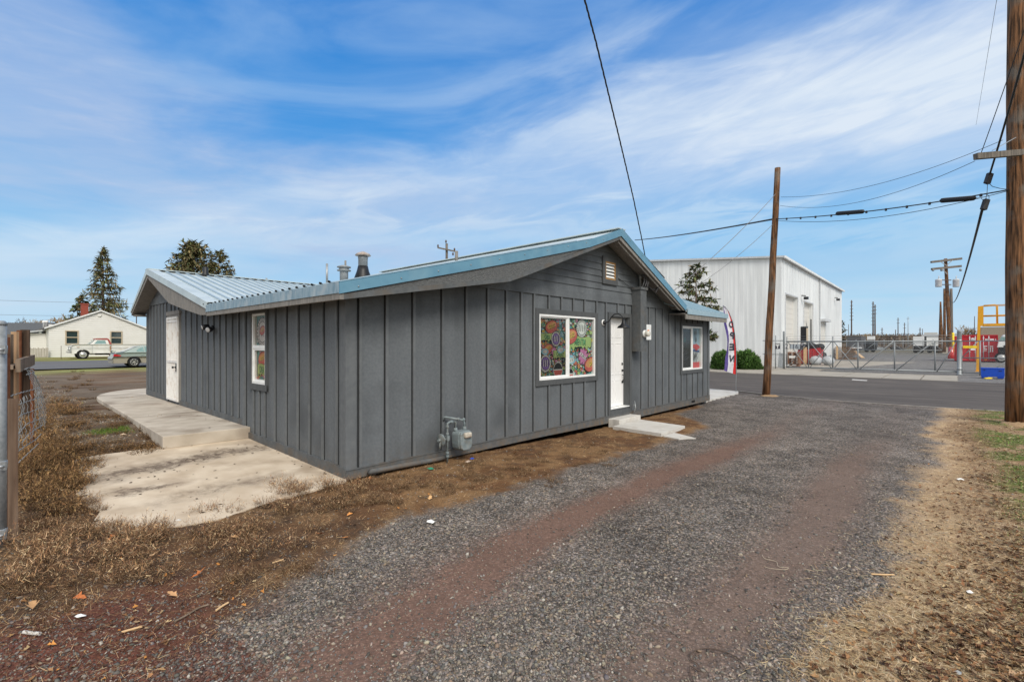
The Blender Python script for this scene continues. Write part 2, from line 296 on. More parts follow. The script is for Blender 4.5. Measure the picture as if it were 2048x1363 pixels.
base = mixc(.06, cr.outputs[0], sk.outputs[0])
inv = mth('DIVIDE', 1., mth('ADD', mth('MAXIMUM', zz, 0.), .22))
px = mth('MULTIPLY', sx.outputs[0], 1.35); py = mth('MULTIPLY', zz, 3.4)
def cloud(ang, sxx, syy, scale, lo, hi, dist=.6, seed=0., det=7., rgh=.55):
    c_, s_ = math.cos(ang), math.sin(ang)
    a = mth('ADD', mth('MULTIPLY', px, c_*sxx), mth('MULTIPLY', py, s_*sxx)); b = mth('ADD', mth('MULTIPLY', px, -s_*syy), mth('MULTIPLY', py, c_*syy))
    cb = node('ShaderNodeCombineXYZ'); L.new(a, cb.inputs[0]); L.new(b, cb.inputs[1]); cb.inputs[2].default_value = seed
    n = node('ShaderNodeTexNoise'); L.new(cb.outputs[0], n.inputs[0]); n.inputs['Scale'].default_value = scale; n.inputs['Detail'].default_value = det; n.inputs['Distortion'].default_value = dist; n.inputs['Roughness'].default_value = rgh
    r = node('ShaderNodeMapRange', interpolation_type='SMOOTHSTEP'); L.new(n.outputs[0], r.inputs[0]); r.inputs[1].default_value = lo; r.inputs[2].default_value = hi; return r.outputs[0]
def pdir(x, y): return Vector(((x-CX)/F, 1, (HY-y)/F)).normalized()
def band(p, q, w_, nz, nzs=.25, side=None):         # soft streak along the great circle through two sky directions
    n = pdir(*p).cross(pdir(*q)).normalized(); vm = node('ShaderNodeVectorMath', operation='DOT_PRODUCT'); L.new(tc.outputs['Generated'], vm.inputs[0]); vm.inputs[1].default_value = n
    d = mth('ADD', vm.outputs['Value'], mth('MULTIPLY', mth('SUBTRACT', nz, .5), nzs)); d = mth('DIVIDE', d, w_)
    return mth('POWER', 2.718, mth('MULTIPLY', mth('MULTIPLY', d, d), -1.))
n1 = cloud(.42, .75, 1.2, 2.2, .38, .76, .9, 1.); n2 = cloud(.36, .9, 1.7, 4.2, .36, .78, 1., 4.); n3 = cloud(.1, .8, .9, 1.5, .36, .64, .5, 9.); fine = cloud(.5, 1., 1.6, 11., .3, .8, 1.3, 7., 8.)
xr = node('ShaderNodeMapRange', interpolation_type='SMOOTHSTEP'); L.new(sx.outputs[0], xr.inputs[0]); xr.inputs[1].default_value = -.4; xr.inputs[2].default_value = .6; xs = xr.outputs[0]
tex = mth('ADD', .52, mth('MULTIPLY', mth('ADD', mth('MULTIPLY', n2, .6), mth('MULTIPLY', fine, .22)), .48))
b1 = mth('MULTIPLY', mth('MULTIPLY', band((1150, 290), (2040, 90), .12, n1, .07), tex), mth('ADD', .05, mth('MULTIPLY', xs, .95)))
b2 = mth('MULTIPLY', mth('MULTIPLY', band((620, 370), (1650, 165), .040, n1, .07), tex), .55)
b3 = mth('MULTIPLY', mth('MULTIPLY', band((600, 455), (1700, 430), .035, n2, .07), tex), .35)
b4 = mth('MULTIPLY', mth('MULTIPLY', band((0, 260), (560, 400), .13, n3, .16), tex), mth('SUBTRACT', .85, xs))
hzz = node('ShaderNodeMapRange', interpolation_type='SMOOTHSTEP'); L.new(zz, hzz.inputs[0]); hzz.inputs[1].default_value = .02; hzz.inputs[2].default_value = .34; hzz.inputs[3].default_value = 1.; hzz.inputs[4].default_value = .25
col = mixc(mth('MULTIPLY', mth('MULTIPLY', n3, hzz.outputs[0]), .42), base, (.36, .56, .83))
col = mixc(mth('MULTIPLY', n1, .30), col, (.52, .70, .90))
col = mixc(mth('MINIMUM', mth('MULTIPLY', b4, 1.15), .8), col, (.50, .60, .80))
for b_, k, cc in ((b1, 1.25, (.80, .87, .95)), (b2, 1., (.70, .81, .93)), (b3, 1.4, (.72, .84, .93))): col = mixc(mth('MINIMUM', mth('MULTIPLY', b_, k), .9), col, cc)
low = node('ShaderNodeMapRange', interpolation_type='SMOOTHSTEP'); L.new(zz, low.inputs[0]); low.inputs[1].default_value = .24; low.inputs[2].default_value = .0; low.inputs[4].default_value = .6
n4 = cloud(.05, .8, 1.5, 1.9, .40, .66, .5, 13.)
col = mixc(mth('MULTIPLY', low.outputs[0], n4), col, (.64, .74, .86))
# unseen sky behind and above the camera, whitened as added fill light on the walls
bk = node('ShaderNodeMapRange', interpolation_type='SMOOTHSTEP'); L.new(sx.outputs[1], bk.inputs[0]); bk.inputs[1].default_value = .25; bk.inputs[2].default_value = -.35
up = node('ShaderNodeMapRange', interpolation_type='SMOOTHSTEP'); L.new(zz, up.inputs[0]); up.inputs[1].default_value = .62; up.inputs[2].default_value = .85
fill_sky = mth('MAXIMUM', bk.outputs[0], up.outputs[0]); col = mixc(mth('MULTIPLY', fill_sky, mth('ADD', .75, mth('MULTIPLY', n1, .25))), col, (1.16, 1.13, 1.07))
below = node('ShaderNodeMapRange'); L.new(zz, below.inputs[0]); below.inputs[1].default_value = 0.; below.inputs[2].default_value = -.05
col = mixc(below.outputs[0], col, (.25, .23, .2))
L.new(col, bg.inputs[0]); bg.inputs[1].default_value = 1.
# ================================================================== ground sheet
def axis(a, b, step, far):
    core = list(np.arange(a, b, step)); r = []; x = b; s = step
    while x < far: r.append(x); s *= 1.07; x += s
    l = []; x = a-step; s = step
    while x > -far: l.append(x); s *= 1.07; x -= s
    return np.array(l[::-1]+core+r+[far+200])
gx = axis(-7, 9, .05, 3000); gy = axis(2.0, 12.5, .045, 3000); gy = gy[gy > -400]
X, Y = np.meshgrid(gx, gy); u, v = w2g(X, Y)
nA = vnoise(X, Y, .7, 1); nB = vnoise(X, Y, 2.3, 2); nC = vnoise(X, Y, 7., 3); nD = vnoise(X, Y, 16., 5, 2)
wob = (nA-.5)*.9+(nB-.5)*.5+(nC-.5)*.35
def zones(u, v, wob, nA, nB, nC):
    Z = {}
    left = -1.75+sst(u, 7.6, 9.6)*1.5+sst(u, 11.5, 13)*6-sst(-u, .2, 3.5)*1.1
    Z['gravel'] = sst(left-v+wob*.5, -.12, .25)*sst(v+5.55+wob*.7, -.2, .28)*(u < 17)
    Z['track1'] = np.exp(-((v+2.92+.05*np.sin(u)+sst(-u, -.8, 2.4)*.5+wob*.25)/(.30+.1*sst(-u, -1, 2)))**2)*(1-sst(u, 4, 10)*.85)*(.55+1.1*nB)
    Z['track2'] = np.exp(-((v+4.75+.08*np.sin(u*.8)+wob*.15)/.33)**2)*(1-sst(u, 4, 10)*.9)*(.55+1.1*nB)
    Z['redgrav'] = sst(-u-wob*.8, 1.6, 2.9)*sst(v+3.6, 0, .6)*sst(-1.45-v+wob*.4, -.2, .3)
    Z['straw'] = sst(-5.36-v-wob*.75, -.1, .22)
    Z['leaf'] = sst(-5.62-v-wob*.9, -.15, .45)*(.5+.5*sst(nB, .35, .55))
    Z['green'] = sst(-6.0-v-wob*.6, 0, .5)*sst(nB+.3*(nC-.5)+.2*(nA-.5), .40, .55)
    Z['yard'] = sst(v, 3.2, 5)*(1-sst(u, 13, 15))
    Z['ygreen'] = sst(v+wob*2, 26, 30.5)*(1-sst(u, 13, 15))
    Z['beyond'] = sst(u, 28.8, 29.2)
    return Z
Z = zones(u, v, wob, nA, nB, nC)
def c3(*a): return np.array(a)
col = np.zeros(X.shape+(3,))+c3(.125, .064, .030)                                        # brown soil
def lay(m, c):
    global col
    col = col*(1-m[..., None])+np.asarray(c)*m[..., None]
lay(sst(nB, .42, .62)*.8, c3(.22, .13, .062)); lay(sst(nC, .55, .7)*.5, c3(.055, .036, .024))
lay(sst(-u, -.2, 1.2)*(1-Z['gravel'])*.85*(.5+.5*sst(nC, .4, .6)), c3(.055, .036, .024))
lay(Z['yard']*sst(nB, .3, .6)*.8, c3(.17, .135, .10)); lay(Z['yard']*sst(nA, .5, .65)*.6, c3(.11, .085, .06))
lay(Z['ygreen']*.85*sst(nB, .3, .5), c3(.20, .23, .06)); lay(Z['ygreen']*sst(nC, .5, .6)*.5, c3(.3, .22, .12))
lay(np.clip(Z['gravel'], 0, 1), np.stack([.152+.075*(nB-.5)+.09*(nA-.5)+.03*(nC-.5)]*3, -1)*c3(1.17, 1.03, .90))
lay(np.clip(Z['gravel']*sst(nB, .5, .7)*.35, 0, 1), c3(.12, .11, .10))
lay(np.clip(Z['redgrav'], 0, 1)*.85, c3(.13, .048, .034))
lay(np.clip(Z['track1'], 0, .85), c3(.155, .088, .064)); lay(np.clip(Z['track2'], 0, .8), c3(.155, .105, .082))
lay(Z['straw']*.85*(.6+.4*sst(nC, .35, .6)), c3(.47, .34, .21)); lay(Z['leaf']*.8, c3(.17, .10, .052)); lay(Z['leaf']*sst(nC, .5, .68)*.7, c3(.05, .03, .018)); lay(Z['green']*.9, c3(.085, .12, .025))
lay(Z['beyond'], np.stack([.20+.05*(nA-.5)]*3, -1)*c3(1, .98, .95))
far = sst(np.hypot(X, Y), 70, 160); lay(far, c3(.16, .145, .10))
grav = np.clip(Z['gravel']*(1-.75*np.clip(Z['track1'], 0, 1))*(1-.75*np.clip(Z['track2'], 0, 1))+.5*Z['redgrav'], 0, 1)*(1-Z['straw'])
grav = np.maximum(grav, Z['beyond']*.8)
Zg = hgt(u, v)
near = 1-sst(np.hypot(X, Y), 16, 26)
rough_ = (1-Z['gravel'])*near
Zg = Zg+near*(nB-.5)*.03+rough_*((nC-.5)*.03+(nD-.5)*.022)-np.clip(Z['track1']+Z['track2'], 0, 1)*.012
def inpoly(u, v, poly, soft=0):
    ins = np.zeros(np.shape(u), bool); n = len(poly)
    for i in range(n):
        (a, b), (c, d) = poly[i], poly[(i+1) % n]
        if b == d: continue
        t = ((b > v) != (d > v)) & (u < (c-a)*(v-b)/(d-b)+a); ins ^= t
    return ins
SLAB = [(-2.28, 3.62), (0, 3.7), (0, .02), (-.08, -.14), (-.9, -.2), (-1.6, -.42), (-1.85, -.36), (-2.1, -.28), (-2.42, -.05), (-2.5, .3), (-2.38, .7), (-2.52, 1.2), (-2.45, 2.0), (-2.33, 2.5), (-2.4, 3.1)]
sunk = inpoly(u, v, [(-3.3+.9, 3.7), (.2, 3.7), (.2, .0), (-.9, -.1), (-1.6, -.3), (-2.3, 0), (-2.35, 1)])
Zg = Zg-.035*sst(v, -.55, -.1)*(u > -.1)*(u < 12.6)*(v < .5)
Zg = np.where(sunk, hgt(u, v)-.03, Zg)
road = (u > 16.1) & (u < 36); Zg = np.where(road, -.13, Zg)
lroad = (v > 33.2) & (v < 47) & (u < 14); Zg = np.where(lroad, hgt(u, v)-.05, Zg)
under = (u > .1) & (u < 12.4) & (v > .1) & (v < 11.3); Zg = np.where(under, -.3, Zg)
walkm = (u > 12.4) & (u < 16.4) & (v > .15) & (v < 14); Zg = np.where(walkm, np.minimum(Zg, -.14), Zg)
nx, ny = len(gx), len(gy); ii = (np.arange(ny-1)[:, None]*nx+np.arange(nx-1)[None]).ravel()
gm = attrmat('ground_surface', rough=.95); nt = gm.node_tree; N = nt.nodes; L = nt.links
b = N['Principled BSDF']; a = [n for n in N if n.type == 'ATTRIBUTE'][0]
geo = node('ShaderNodeNewGeometry'); ga = node('ShaderNodeAttribute'); ga.attribute_name = 'grav'
def vor(scale, feat='F1'):
    n = node('ShaderNodeTexVoronoi'); n.inputs['Scale'].default_value = scale; L.new(geo.outputs['Position'], n.inputs['Vector']); return n
v1 = vor(58); v2 = vor(140); bwn = node('ShaderNodeSeparateColor'); L.new(v1.outputs['Color'], bwn.inputs[0]); bw2 = node('ShaderNodeSeparateColor'); L.new(v2.outputs['Color'], bw2.inputs[0])
stone = mth('ADD', .22, mth('ADD', mth('MULTIPLY', mth('POWER', bwn.outputs[0], 2.2), 1.9), mth('MULTIPLY', bw2.outputs[0], .5)))
stone = mth('MULTIPLY', stone, mth('SUBTRACT', 1.12, mth('MULTIPLY', v1.outputs['Distance'], .7)))
nn = node('ShaderNodeTexNoise'); nn.inputs['Scale'].default_value = 55; nn.inputs['Detail'].default_value = 6; L.new(geo.outputs['Position'], nn.inputs[0])
nn2 = node('ShaderNodeTexNoise'); nn2.inputs['Scale'].default_value = 4; nn2.inputs['Detail'].default_value = 9; nn2.inputs['Roughness'].default_value = .75; L.new(geo.outputs['Position'], nn2.inputs[0])
n3_ = node('ShaderNodeTexNoise'); n3_.inputs['Scale'].default_value = 1.4; n3_.inputs['Detail'].default_value = 12; n3_.inputs['Roughness'].default_value = .82; L.new(geo.outputs['Position'], n3_.inputs[0])
stone = mth('MULTIPLY', stone, mth('MAXIMUM', .2, mth('ADD', -.62, mth('MULTIPLY', n3_.outputs[0], 3.3))))
soil = mth('ADD', .3, mth('MULTIPLY', mth('ADD', mth('MULTIPLY', nn.outputs[0], .9), mth('MULTIPLY', nn2.outputs[0], .6)), .95))
soil = mth('ADD', soil, mth('MULTIPLY', mth('GREATER_THAN', bw2.outputs[1], .93), .8))
f = node('ShaderNodeMix', data_type='FLOAT'); L.new(ga.outputs['Fac'], f.inputs[0]); L.new(soil, f.inputs[2]); L.new(stone, f.inputs[3])
vm = node('ShaderNodeVectorMath', operation='SCALE'); L.new(a.outputs['Color'], vm.inputs[0]); L.new(f.outputs[0], vm.inputs['Scale'])
hue = mixc(mth('MULTIPLY', ga.outputs['Fac'], mth('MULTIPLY', bwn.outputs[2], .5)), vm.outputs[0], vm.outputs[0])
tint = node('ShaderNodeMix', data_type='RGBA', blend_type='MULTIPLY'); L.new(mth('MULTIPLY', ga.outputs['Fac'], .7), tint.inputs[0]); L.new(vm.outputs[0], tint.inputs[6])
tr = node('ShaderNodeValToRGB'); L.new(bwn.outputs[1], tr.inputs[0]); te = tr.color_ramp.elements; te[0].color = (.88, .97, 1.1, 1); te[1].color = (1.12, .97, .85, 1); te[1].position = 1; L.new(tr.outputs[0], tint.inputs[7])
L.new(tint.outputs[2], b.inputs['Base Color'])
hb = node('ShaderNodeMix', data_type='FLOAT'); L.new(ga.outputs['Fac'], hb.inputs[0]); L.new(mth('MULTIPLY', nn.outputs[0], .6), hb.inputs[2]); L.new(mth('MULTIPLY', v1.outputs['Distance'], -1.), hb.inputs[3])
bp = node('ShaderNodeBump'); bp.inputs['Strength'].default_value = .8; bp.inputs['Distance'].default_value = .012; L.new(hb.outputs[0], bp.inputs['Height']); L.new(bp.outputs[0], b.inputs['Normal'])
go = npmesh('ground', np.stack([X, Y, Zg], -1).reshape(-1, 3), [np.stack([ii, ii+1, ii+nx+1, ii+nx], 1)], gm, col.reshape(-1, 3), True, {'grav': grav.ravel()}); props(go, kind='structure')
from bisect import bisect
def gz(x, y):
    i = np.clip(np.searchsorted(gx, x)-1, 0, nx-2); j = np.clip(np.searchsorted(gy, y)-1, 0, ny-2)
    fx = (x-gx[i])/(gx[i+1]-gx[i]); fy = (y-gy[j])/(gy[j+1]-gy[j])
    return (Zg[j, i]*(1-fx)+Zg[j, i+1]*fx)*(1-fy)+(Zg[j+1, i]*(1-fx)+Zg[j+1, i+1]*fx)*fy
# ------------------------------------------------------------------ asphalt, kerbs, concrete
def asphalt(name, c1, c2, along):
    m = mat(name, c1, c2, scale=1.3, rough=.9, stretch=along, bump=.4, bscale=120, dirt=(.15, .13, .11), dscale=.8, damt=.35, detail=9); return m
asR = asphalt('street_asphalt', (.062, .053, .048), (.118, .101, .090), (1.6, .12, 1)); asL = asphalt('side_street_asphalt', (.11, .11, .115), (.15, .15, .155), (.12, 1.6, 1))
def sheet(name, poly, z, m, t=.0, kind='structure', hf=None):
    mb = MB(); pts = [(p[0], p[1], (hf(*p) if hf else 0)+z) for p in poly]
    if t: mb.slab(pts, t)
    else: mb.add(pts, [tuple(range(len(pts)))])
    return single(name, mb, m, (poly[0][0], poly[0][1], 0), kind=kind)
near_e = [(16.3, -300), (16.15, -60), (16.1, -10), (16.0, -6.9), (15.75, -4.6), (15.85, -2.5), (16.4, -.8), (17.1, .6), (17.5, 3), (17.5, 300)]
sheet('street', near_e+[(29.4, 300), (29.4, -300)], -.10, asR)
mb = MB()
for (a, b_), (c, d) in zip(near_e[2:-1], near_e[3:]): mb.beam((a-.06, b_, -.105), (c-.06, min(d, 40), -.105), .09, .03)
single('kerb_edge', mb, mat('kerb_edge_concrete', (.20, .185, .16), (.36, .33, .29), scale=6, rough=.9), (16, 0, 0), kind='structure')
mb = MB()
for z0 in (-.092,): mb.add([(22.4, -2.2, z0), (22.52, -2.2, z0), (22.52, -1.0, z0), (22.4, -1.0, z0)], [(0, 1, 2, 3)])
mb = MB(); q = [gp(1705, 758, -.1), gp(1735, 760, -.1), gp(1733, 761.5, -.1), gp(1703, 759.5, -.1)]
mb.add([(a, b_, -.094) for a, b_ in q], [(0, 1, 2, 3)]); single('road_patch', mb, M['mark'], (24, 0, 0), kind='structure')
mb = MB(); yl = [gp(x, y, -.1) for x, y in ((2020, 763.5), (2200, 772), (2200, 774), (2020, 765))]
mb.add([(a, b_, -.094) for a, b_ in yl], [(0, 1, 2, 3)]); single('yellow_road_line', mb, M['yelsign'], (29, -8, 0), kind='structure')
# side street follows the terrain
mb = MB(); vs = []; fs = []; us = np.concatenate([np.linspace(-300, -40, 8), np.linspace(-30, 20, 40)]); vv = (34.2, 38, 42, 45.6)
for a in us:
    for b_ in vv: vs.append((a, b_+.25*math.sin(a*.13), float(hgt(a, b_))+.03))
k = len(vv)
for i in range(len(us)-1):
    for j in range(k-1): fs.append((i*k+j, (i+1)*k+j, (i+1)*k+j+1, i*k+j+1))
mb.add(vs, fs, True); single('side_street', mb, asL, (0, 34, 0), kind='structure')
# apron across the street: panels with joints
mb = MB(); vlines = [6.5]+[gp(x, 755, -.1)[1] for x in (1715, 1785, 1830, 1868)]+[-5.95]
vlines = [7.5, 5.2, 3.4, 1.1, -1.1, -2.9, -4.5, -5.95]
for a, b_ in zip(vlines, vlines[1:]): mb.box(29.42, 34.6 if b_ < -.5 else 37.5, a-.03, b_+.03, -.14, -.075)
single('apron', mb, M['apron'], (32, 0, 0), kind='structure')
sheet('yard_slab', [(37.55, 7.5), (37.55, .6), (44, 0), (60, -3), (60, 5), (41, 7.5)], -.092, M['apron'])
# pavement slab in front of the shop end wall
mb = MB(); mb.slab([(12.58, .10, -.06), (15.85, .13, -.085), (16.7, .40, -.085), (17.35, 3, -.085), (17.35, 16, -.085), (12.58, 16, -.06)], .12)
single('pavement', mb, M['walk'], (13, 1, 0), kind='structure')
def patio_mat():
    m = M['concrete']; nt = m.node_tree; N_ = nt.nodes; L_ = nt.links; b = N_['Principled BSDF']; src = b.inputs['Base Color'].links[0].from_socket
    def nd(t, **k):
        n = N_.new(t)
        for a, c in k.items(): setattr(n, a, c)
        return n
    def mt(op, a, c):
        n = nd('ShaderNodeMath', operation=op)
        for i, x in enumerate((a, c)):
            if isinstance(x, (int, float)): n.inputs[i].default_value = x
            else: L_.new(x, n.inputs[i])
        return n.outputs[0]
    tc_ = nd('ShaderNodeTexCoord'); sp_ = nd('ShaderNodeSeparateXYZ'); L_.new(tc_.outputs['Object'], sp_.inputs[0]); no = nd('ShaderNodeTexNoise'); no.inputs['Scale'].default_value = 2.2; no.inputs['Detail'].default_value = 8; no.inputs['Roughness'].default_value = .65; L_.new(tc_.outputs['Object'], no.inputs[0])
    tot = None
    for (u0, v0), (u1, v1), w_, a_ in STAINS:
        # distance to the line through the two points, in slab coordinates
        dx, dy = u1-u0, v1-v0; l_ = math.hypot(dx, dy); nx_, ny_ = -dy/l_, dx/l_; c_ = nx_*(u0+1)+ny_*(v0-1); s0 = (u0+1)*dx/l_+(v0-1)*dy/l_
        d = mt('SUBTRACT', mt('ADD', mt('MULTIPLY', sp_.outputs[0], nx_), mt('MULTIPLY', sp_.outputs[1], ny_)), c_); d = mt('ADD', d, mt('MULTIPLY', mt('SUBTRACT', no.outputs[0], .5), .95)); d = mt('DIVIDE', d, w_); g_ = mt('POWER', 2.718, mt('MULTIPLY', mt('MULTIPLY', d, d), -1.))
        al = mt('SUBTRACT', mt('ADD', mt('MULTIPLY', sp_.outputs[0], dx/l_), mt('MULTIPLY', sp_.outputs[1], dy/l_)), s0+l_/2); al = mt('DIVIDE', al, l_*.55); al = mt('POWER', 2.718, mt('MULTIPLY', mt('POWER', mt('ABSOLUTE', al, 0), 4.), -1.))
        g_ = mt('MULTIPLY', mt('MULTIPLY', g_, al), a_); tot = g_ if tot is None else mt('MAXIMUM', tot, g_)
    mx = nd('ShaderNodeMix', data_type='RGBA'); n9 = nd('ShaderNodeTexNoise'); n9.inputs['Scale'].default_value = 11; n9.inputs['Detail'].default_value = 10; n9.inputs['Roughness'].default_value = .8; L_.new(tc_.outputs['Object'], n9.inputs[0]); sh_ = nd('ShaderNodeMapRange'); sh_.inputs[1].default_value = .36; sh_.inputs[2].default_value = .62; sh_.inputs[3].default_value = .12; sh_.inputs[4].default_value = 1.1; L_.new(n9.outputs[0], sh_.inputs[0]); L_.new(mt('MINIMUM', mt('MULTIPLY', tot, mt('MULTIPLY', sh_.outputs[0], mt('ADD', .45, no.outputs[0]))), .88), mx.inputs[0]); L_.new(src, mx.inputs[6]); mx.inputs[7].default_value = (.13, .095, .07, 1); L_.new(mx.outputs[2], b.inputs['Base Color']); return m
STAINS = [(gp(176, 961, .05), gp(500, 898, .05), .24, 1.5), (gp(216, 989, .04), gp(360, 966, .04), .10, 1.3), (gp(300, 1010, .02), gp(560, 950, .02), .2, .7), (gp(500, 905, .05), gp(560, 888, .06), .14, .9)]
# lower patio slab (broken front edge) and raised porch slab
mb = MB(); mb.slab([(a, b_, .012+max(0, b_)*.024) for a, b_ in SLAB], .09)
single('patio_slab', mb, patio_mat(), (-1, 1, 0), kind='structure')
mb = MB(); edge = [(0, 3.38), (-1.28, 3.44), (-1.22, 6.2), (-1.17, 9), (-1.14, 11.2), (-1.08, 11.9), (-.92, 12.6), (-.62, 13.25), (-.2, 13.75), (.4, 14), (1.3, 14.1), (1.3, 11.4), (0, 11.4)]
mb.slab([(a, b_, .292) for a, b_ in edge], .2); po = single('porch_slab', mb, M['concrete2'], (-.6, 8, 0), kind='structure')
bv = po.modifiers.new('edge', 'BEVEL'); bv.width = .012; bv.segments = 2
mb = MB()
for vj in (6.3, 9.4, 12.0): mb.box(-1.2, -.001, vj-.006, vj+.006, .2915, .2945)
single('porch_joints', mb, mat('joint_line', (.16, .14, .12), rough=.95), (-.6, 8, 0), kind='structure')
# entrance step and the flat slab beside it
def blob(mb, u0, u1, v0, v1, z0, z1, n=5, j=.02):
    P = []
    for i in range(n): P.append((u0+(u1-u0)*i/n, v0+random.uniform(-j, j)))
    for i in range(n): P.append((u1+random.uniform(-j, j), v0+(v1-v0)*i/n))
    for i in range(n): P.append((u1+(u0-u1)*i/n, v1+random.uniform(-j, j)))
    for i in range(n): P.append((u0+random.uniform(-j, j), v1+(v0-v1)*i/n))
    return mb.prism(P, z0, z1, 'z')
mb = blob(MB(), 6.42, 7.42, -.31, -.02, -.16, .066, j=.008); o = single('entrance_step', mb, M['walk'], (6.9, -.1, 0), label='small concrete step under the white front door', cat='step')
bv = o.modifiers.new('edge', 'BEVEL'); bv.width = .015; bv.segments = 2
mb = MB(); mb.slab([(6.1, -.33, -.035), (7.38, -.33, -.035), (7.2, -1.48, -.03), (6.0, -1.5, -.03)], .07); single('landing_slab', mb, M['walk'], (6.7, -.9, 0), label='flat pale concrete slab lying in front of the entrance step', cat='paving slab')
mb = MB(); mb.slab([(6.0, -1.54, -.075), (6.5, -1.55, -.075), (6.25, -2.1, -.08), (5.93, -1.9, -.08)], .05); single('paving_slab', mb, M['walk'], (6.2, -1.8, 0), label='thin sliver of concrete half buried at the gravel edge beyond the landing slab', cat='paving slab')
# hills and embankment
def hillband(name, pts, z0, m, depth=60):
    mb = MB(); n = len(pts); vs = []
    for x, y, h in pts: vs += [(x, y, z0-1), (x*1.01, y*1.01+depth*.2, h), (x*1.1, y*1.1+depth, h*.98), (x*1.15, y*1.15+depth*2, z0-1)]
    mb.add(vs, [(i*4+j, i*4+4+j, i*4+5+j, i*4+1+j) for i in range(n-1) for j in range(3)], True)
    return single(name, mb, m, (pts[0][0], pts[0][1], 0), 'W', kind='structure')
pts = []
for i in range(40):
    px_ = 1660+i*14; y_ = 669.5+.9*math.sin(i*1.7)+.6*math.sin(i*.6)-(1.5 if i < 4 else 0); Yd = 190+.2*i; x_, _, h_ = atY(px_, y_, Yd); pts.append((x_, Yd, h_))
hillband('embankment', pts, -.2, M['hill'])
pts = []
for i in range(60):
    px_ = -900+i*26; Yd = 900.; x_, _, h_ = atY(px_, 676+3*math.sin(i*.31)+1.5*math.sin(i*1.3), Yd); pts.append((x_, Yd, h_))
hillband('hills', pts, 0, mat('far_hill', (.13, .15, .15), (.17, .19, .19), scale=.01, rough=1), 200)
pts = []
for i in range(50):
    px_ = 1400+i*30; Yd = 1100.; x_, _, h_ = atY(px_, 678+2*math.sin(i*.5), Yd); pts.append((x_, Yd, h_))
hillband('far_hills', pts, 0, MATS['far_hill'], 200)
# ================================================================== the shop
shop = Thing('shop_building', 'dark grey board and batten shop with pale metal roof and stickered windows', 'building', (0, 0, 0))
EU = 12.54; EV = 11.47; T_ = .12
def gz_in(u): return np.interp(u, [-.3, 2.63, 6.2, 9.65], [2.30, 2.77, 4.10, 2.72])      # inner board underside on the gable
FR = 2.71
# openings on the two visible walls (u0,u1,z0,z1)
WA = (3.93, 5.875, 1.065, 2.345); WB = (10.455, 11.965, .99, 2.29); DO = (6.515, 7.40, .265, 2.40)
LW = (2.637, 3.262, 1.075, 2.30); LD = (7.955, 8.985, .367, 2.43)
def wallgrid(mb, ax, xs, zs, holes, y0, y1):
    for i in range(len(xs)-1):
        for j in range(len(zs)-1):
            xm = (xs[i]+xs[i+1])/2; zm = (zs[j]+zs[j+1])/2
            if any(h[0] < xm < h[1] and h[2] < zm < h[3] for h in holes): continue
            if ax == 'u': mb.box(xs[i], xs[i+1], y0, y1, zs[j], zs[j+1])
            else: mb.box(y0, y1, xs[i], xs[i+1], zs[j], zs[j+1])
hs = [WA, WB, DO]; xs = sorted({0, EU, *[h[0] for h in hs], *[h[1] for h in hs]}); zs = sorted({-.02, 2.33, 2.50, *[h[2] for h in hs], *[h[3] for h in hs]}); zs = [z for z in zs if z != 2.33]
mb = MB(); wallgrid(mb, 'u', xs, zs, hs, 0, T_)
shop.part('wall', mb, M['wall'])
mb = MB(); mb.prism([(0, 2.501), (EU, 2.501), (EU, 2.60), (9.6, 2.75), (6.2, 4.08), (2.6, 2.80), (0, 2.50)], .0, T_, 'y'); shop.part('gable_wall', mb, M['wall'])
hs = [LW, LD]; xs = sorted({T_+.002, EV, *[h[0] for h in hs], *[h[1] for h in hs]}); zs = sorted({-.02, 2.50, *[h[2] for h in hs], *[h[3] for h in hs]})
mb = MB(); wallgrid(mb, 'v', xs, zs, hs, 0, T_)
shop.part('wall', mb, M['wall'])
mb = MB(); mb.prism([(4.6, 2.503), (EV, 2.503), (EV, 2.84), (9.726, 3.56), (4.72, 2.52)], 0.001, T_, 'x'); shop.part('gable_wall', mb, M['wall'])
mb = MB(); mb.box(EU-T_, EU, T_+.002, 9.5, -.02, 2.55); mb.box(T_+.002, EU, EV-T_, EV-.002, -.02, 2.55); shop.part('wall', mb, M['wall'])
# battens (surface pattern of the siding, one mesh per wall)
gr = MB(); mb = MB(); bu = [.194, .60, 1.06, 1.60, 2.09, 2.58, 3.04, 3.44, 3.80]+[4.25, 4.66, 5.07, 5.48, 5.95, 6.34]+[6.86, 7.22]+[8.02+.405*i for i in range(11)]
for u_ in bu:
    top = min(FR, gz_in(u_)+.02) if u_ < 9.6 else 2.62; z0 = .125; segs = [(z0, top)]
    for (a, b_, c, d), mg in ((WA, .1), (WB, .1), (DO, .1)):
        if a-mg < u_ < b_+mg: segs = [(d+mg, top)]+([(z0, c-mg)] if c > .5 else [])
    for a, b_ in segs: mb.box(u_-.021, u_+.021, -.024, 0, a, b_); gr.box(u_-.041, u_-.0215, -.003, 0, a, b_); gr.box(u_+.0215, u_+.027, -.003, 0, a, b_)  # dark flat strips beside each batten paint in its shade line
bt = shop.part('battens', mb, M['batten']); shop.part('batten_shade_strips', gr, M['batten_shade'])
mb = MB(); gr = MB(); bv_ = [.239, .635, 1.05, 1.432, 1.852, 2.286]; BL = [(v_, .16, 2.43) for v_ in bv_]+[(v_, .16, .96) for v_ in (2.701, 2.954, 3.20)]
BL += [(v_, .40, min(3.4, 2.45 if v_ < 4.7 else 2.45+.2*(v_-4.7))) for v_ in [3.96, 4.31, 4.679, 5.038, 5.415, 5.813, 6.197, 6.601, 7.027, 7.476]]+[(9.25+.36*i, .42, 2.83) for i in range(7)]+[(v_, 2.54, 2.83) for v_ in (8.1, 8.45, 8.8)]
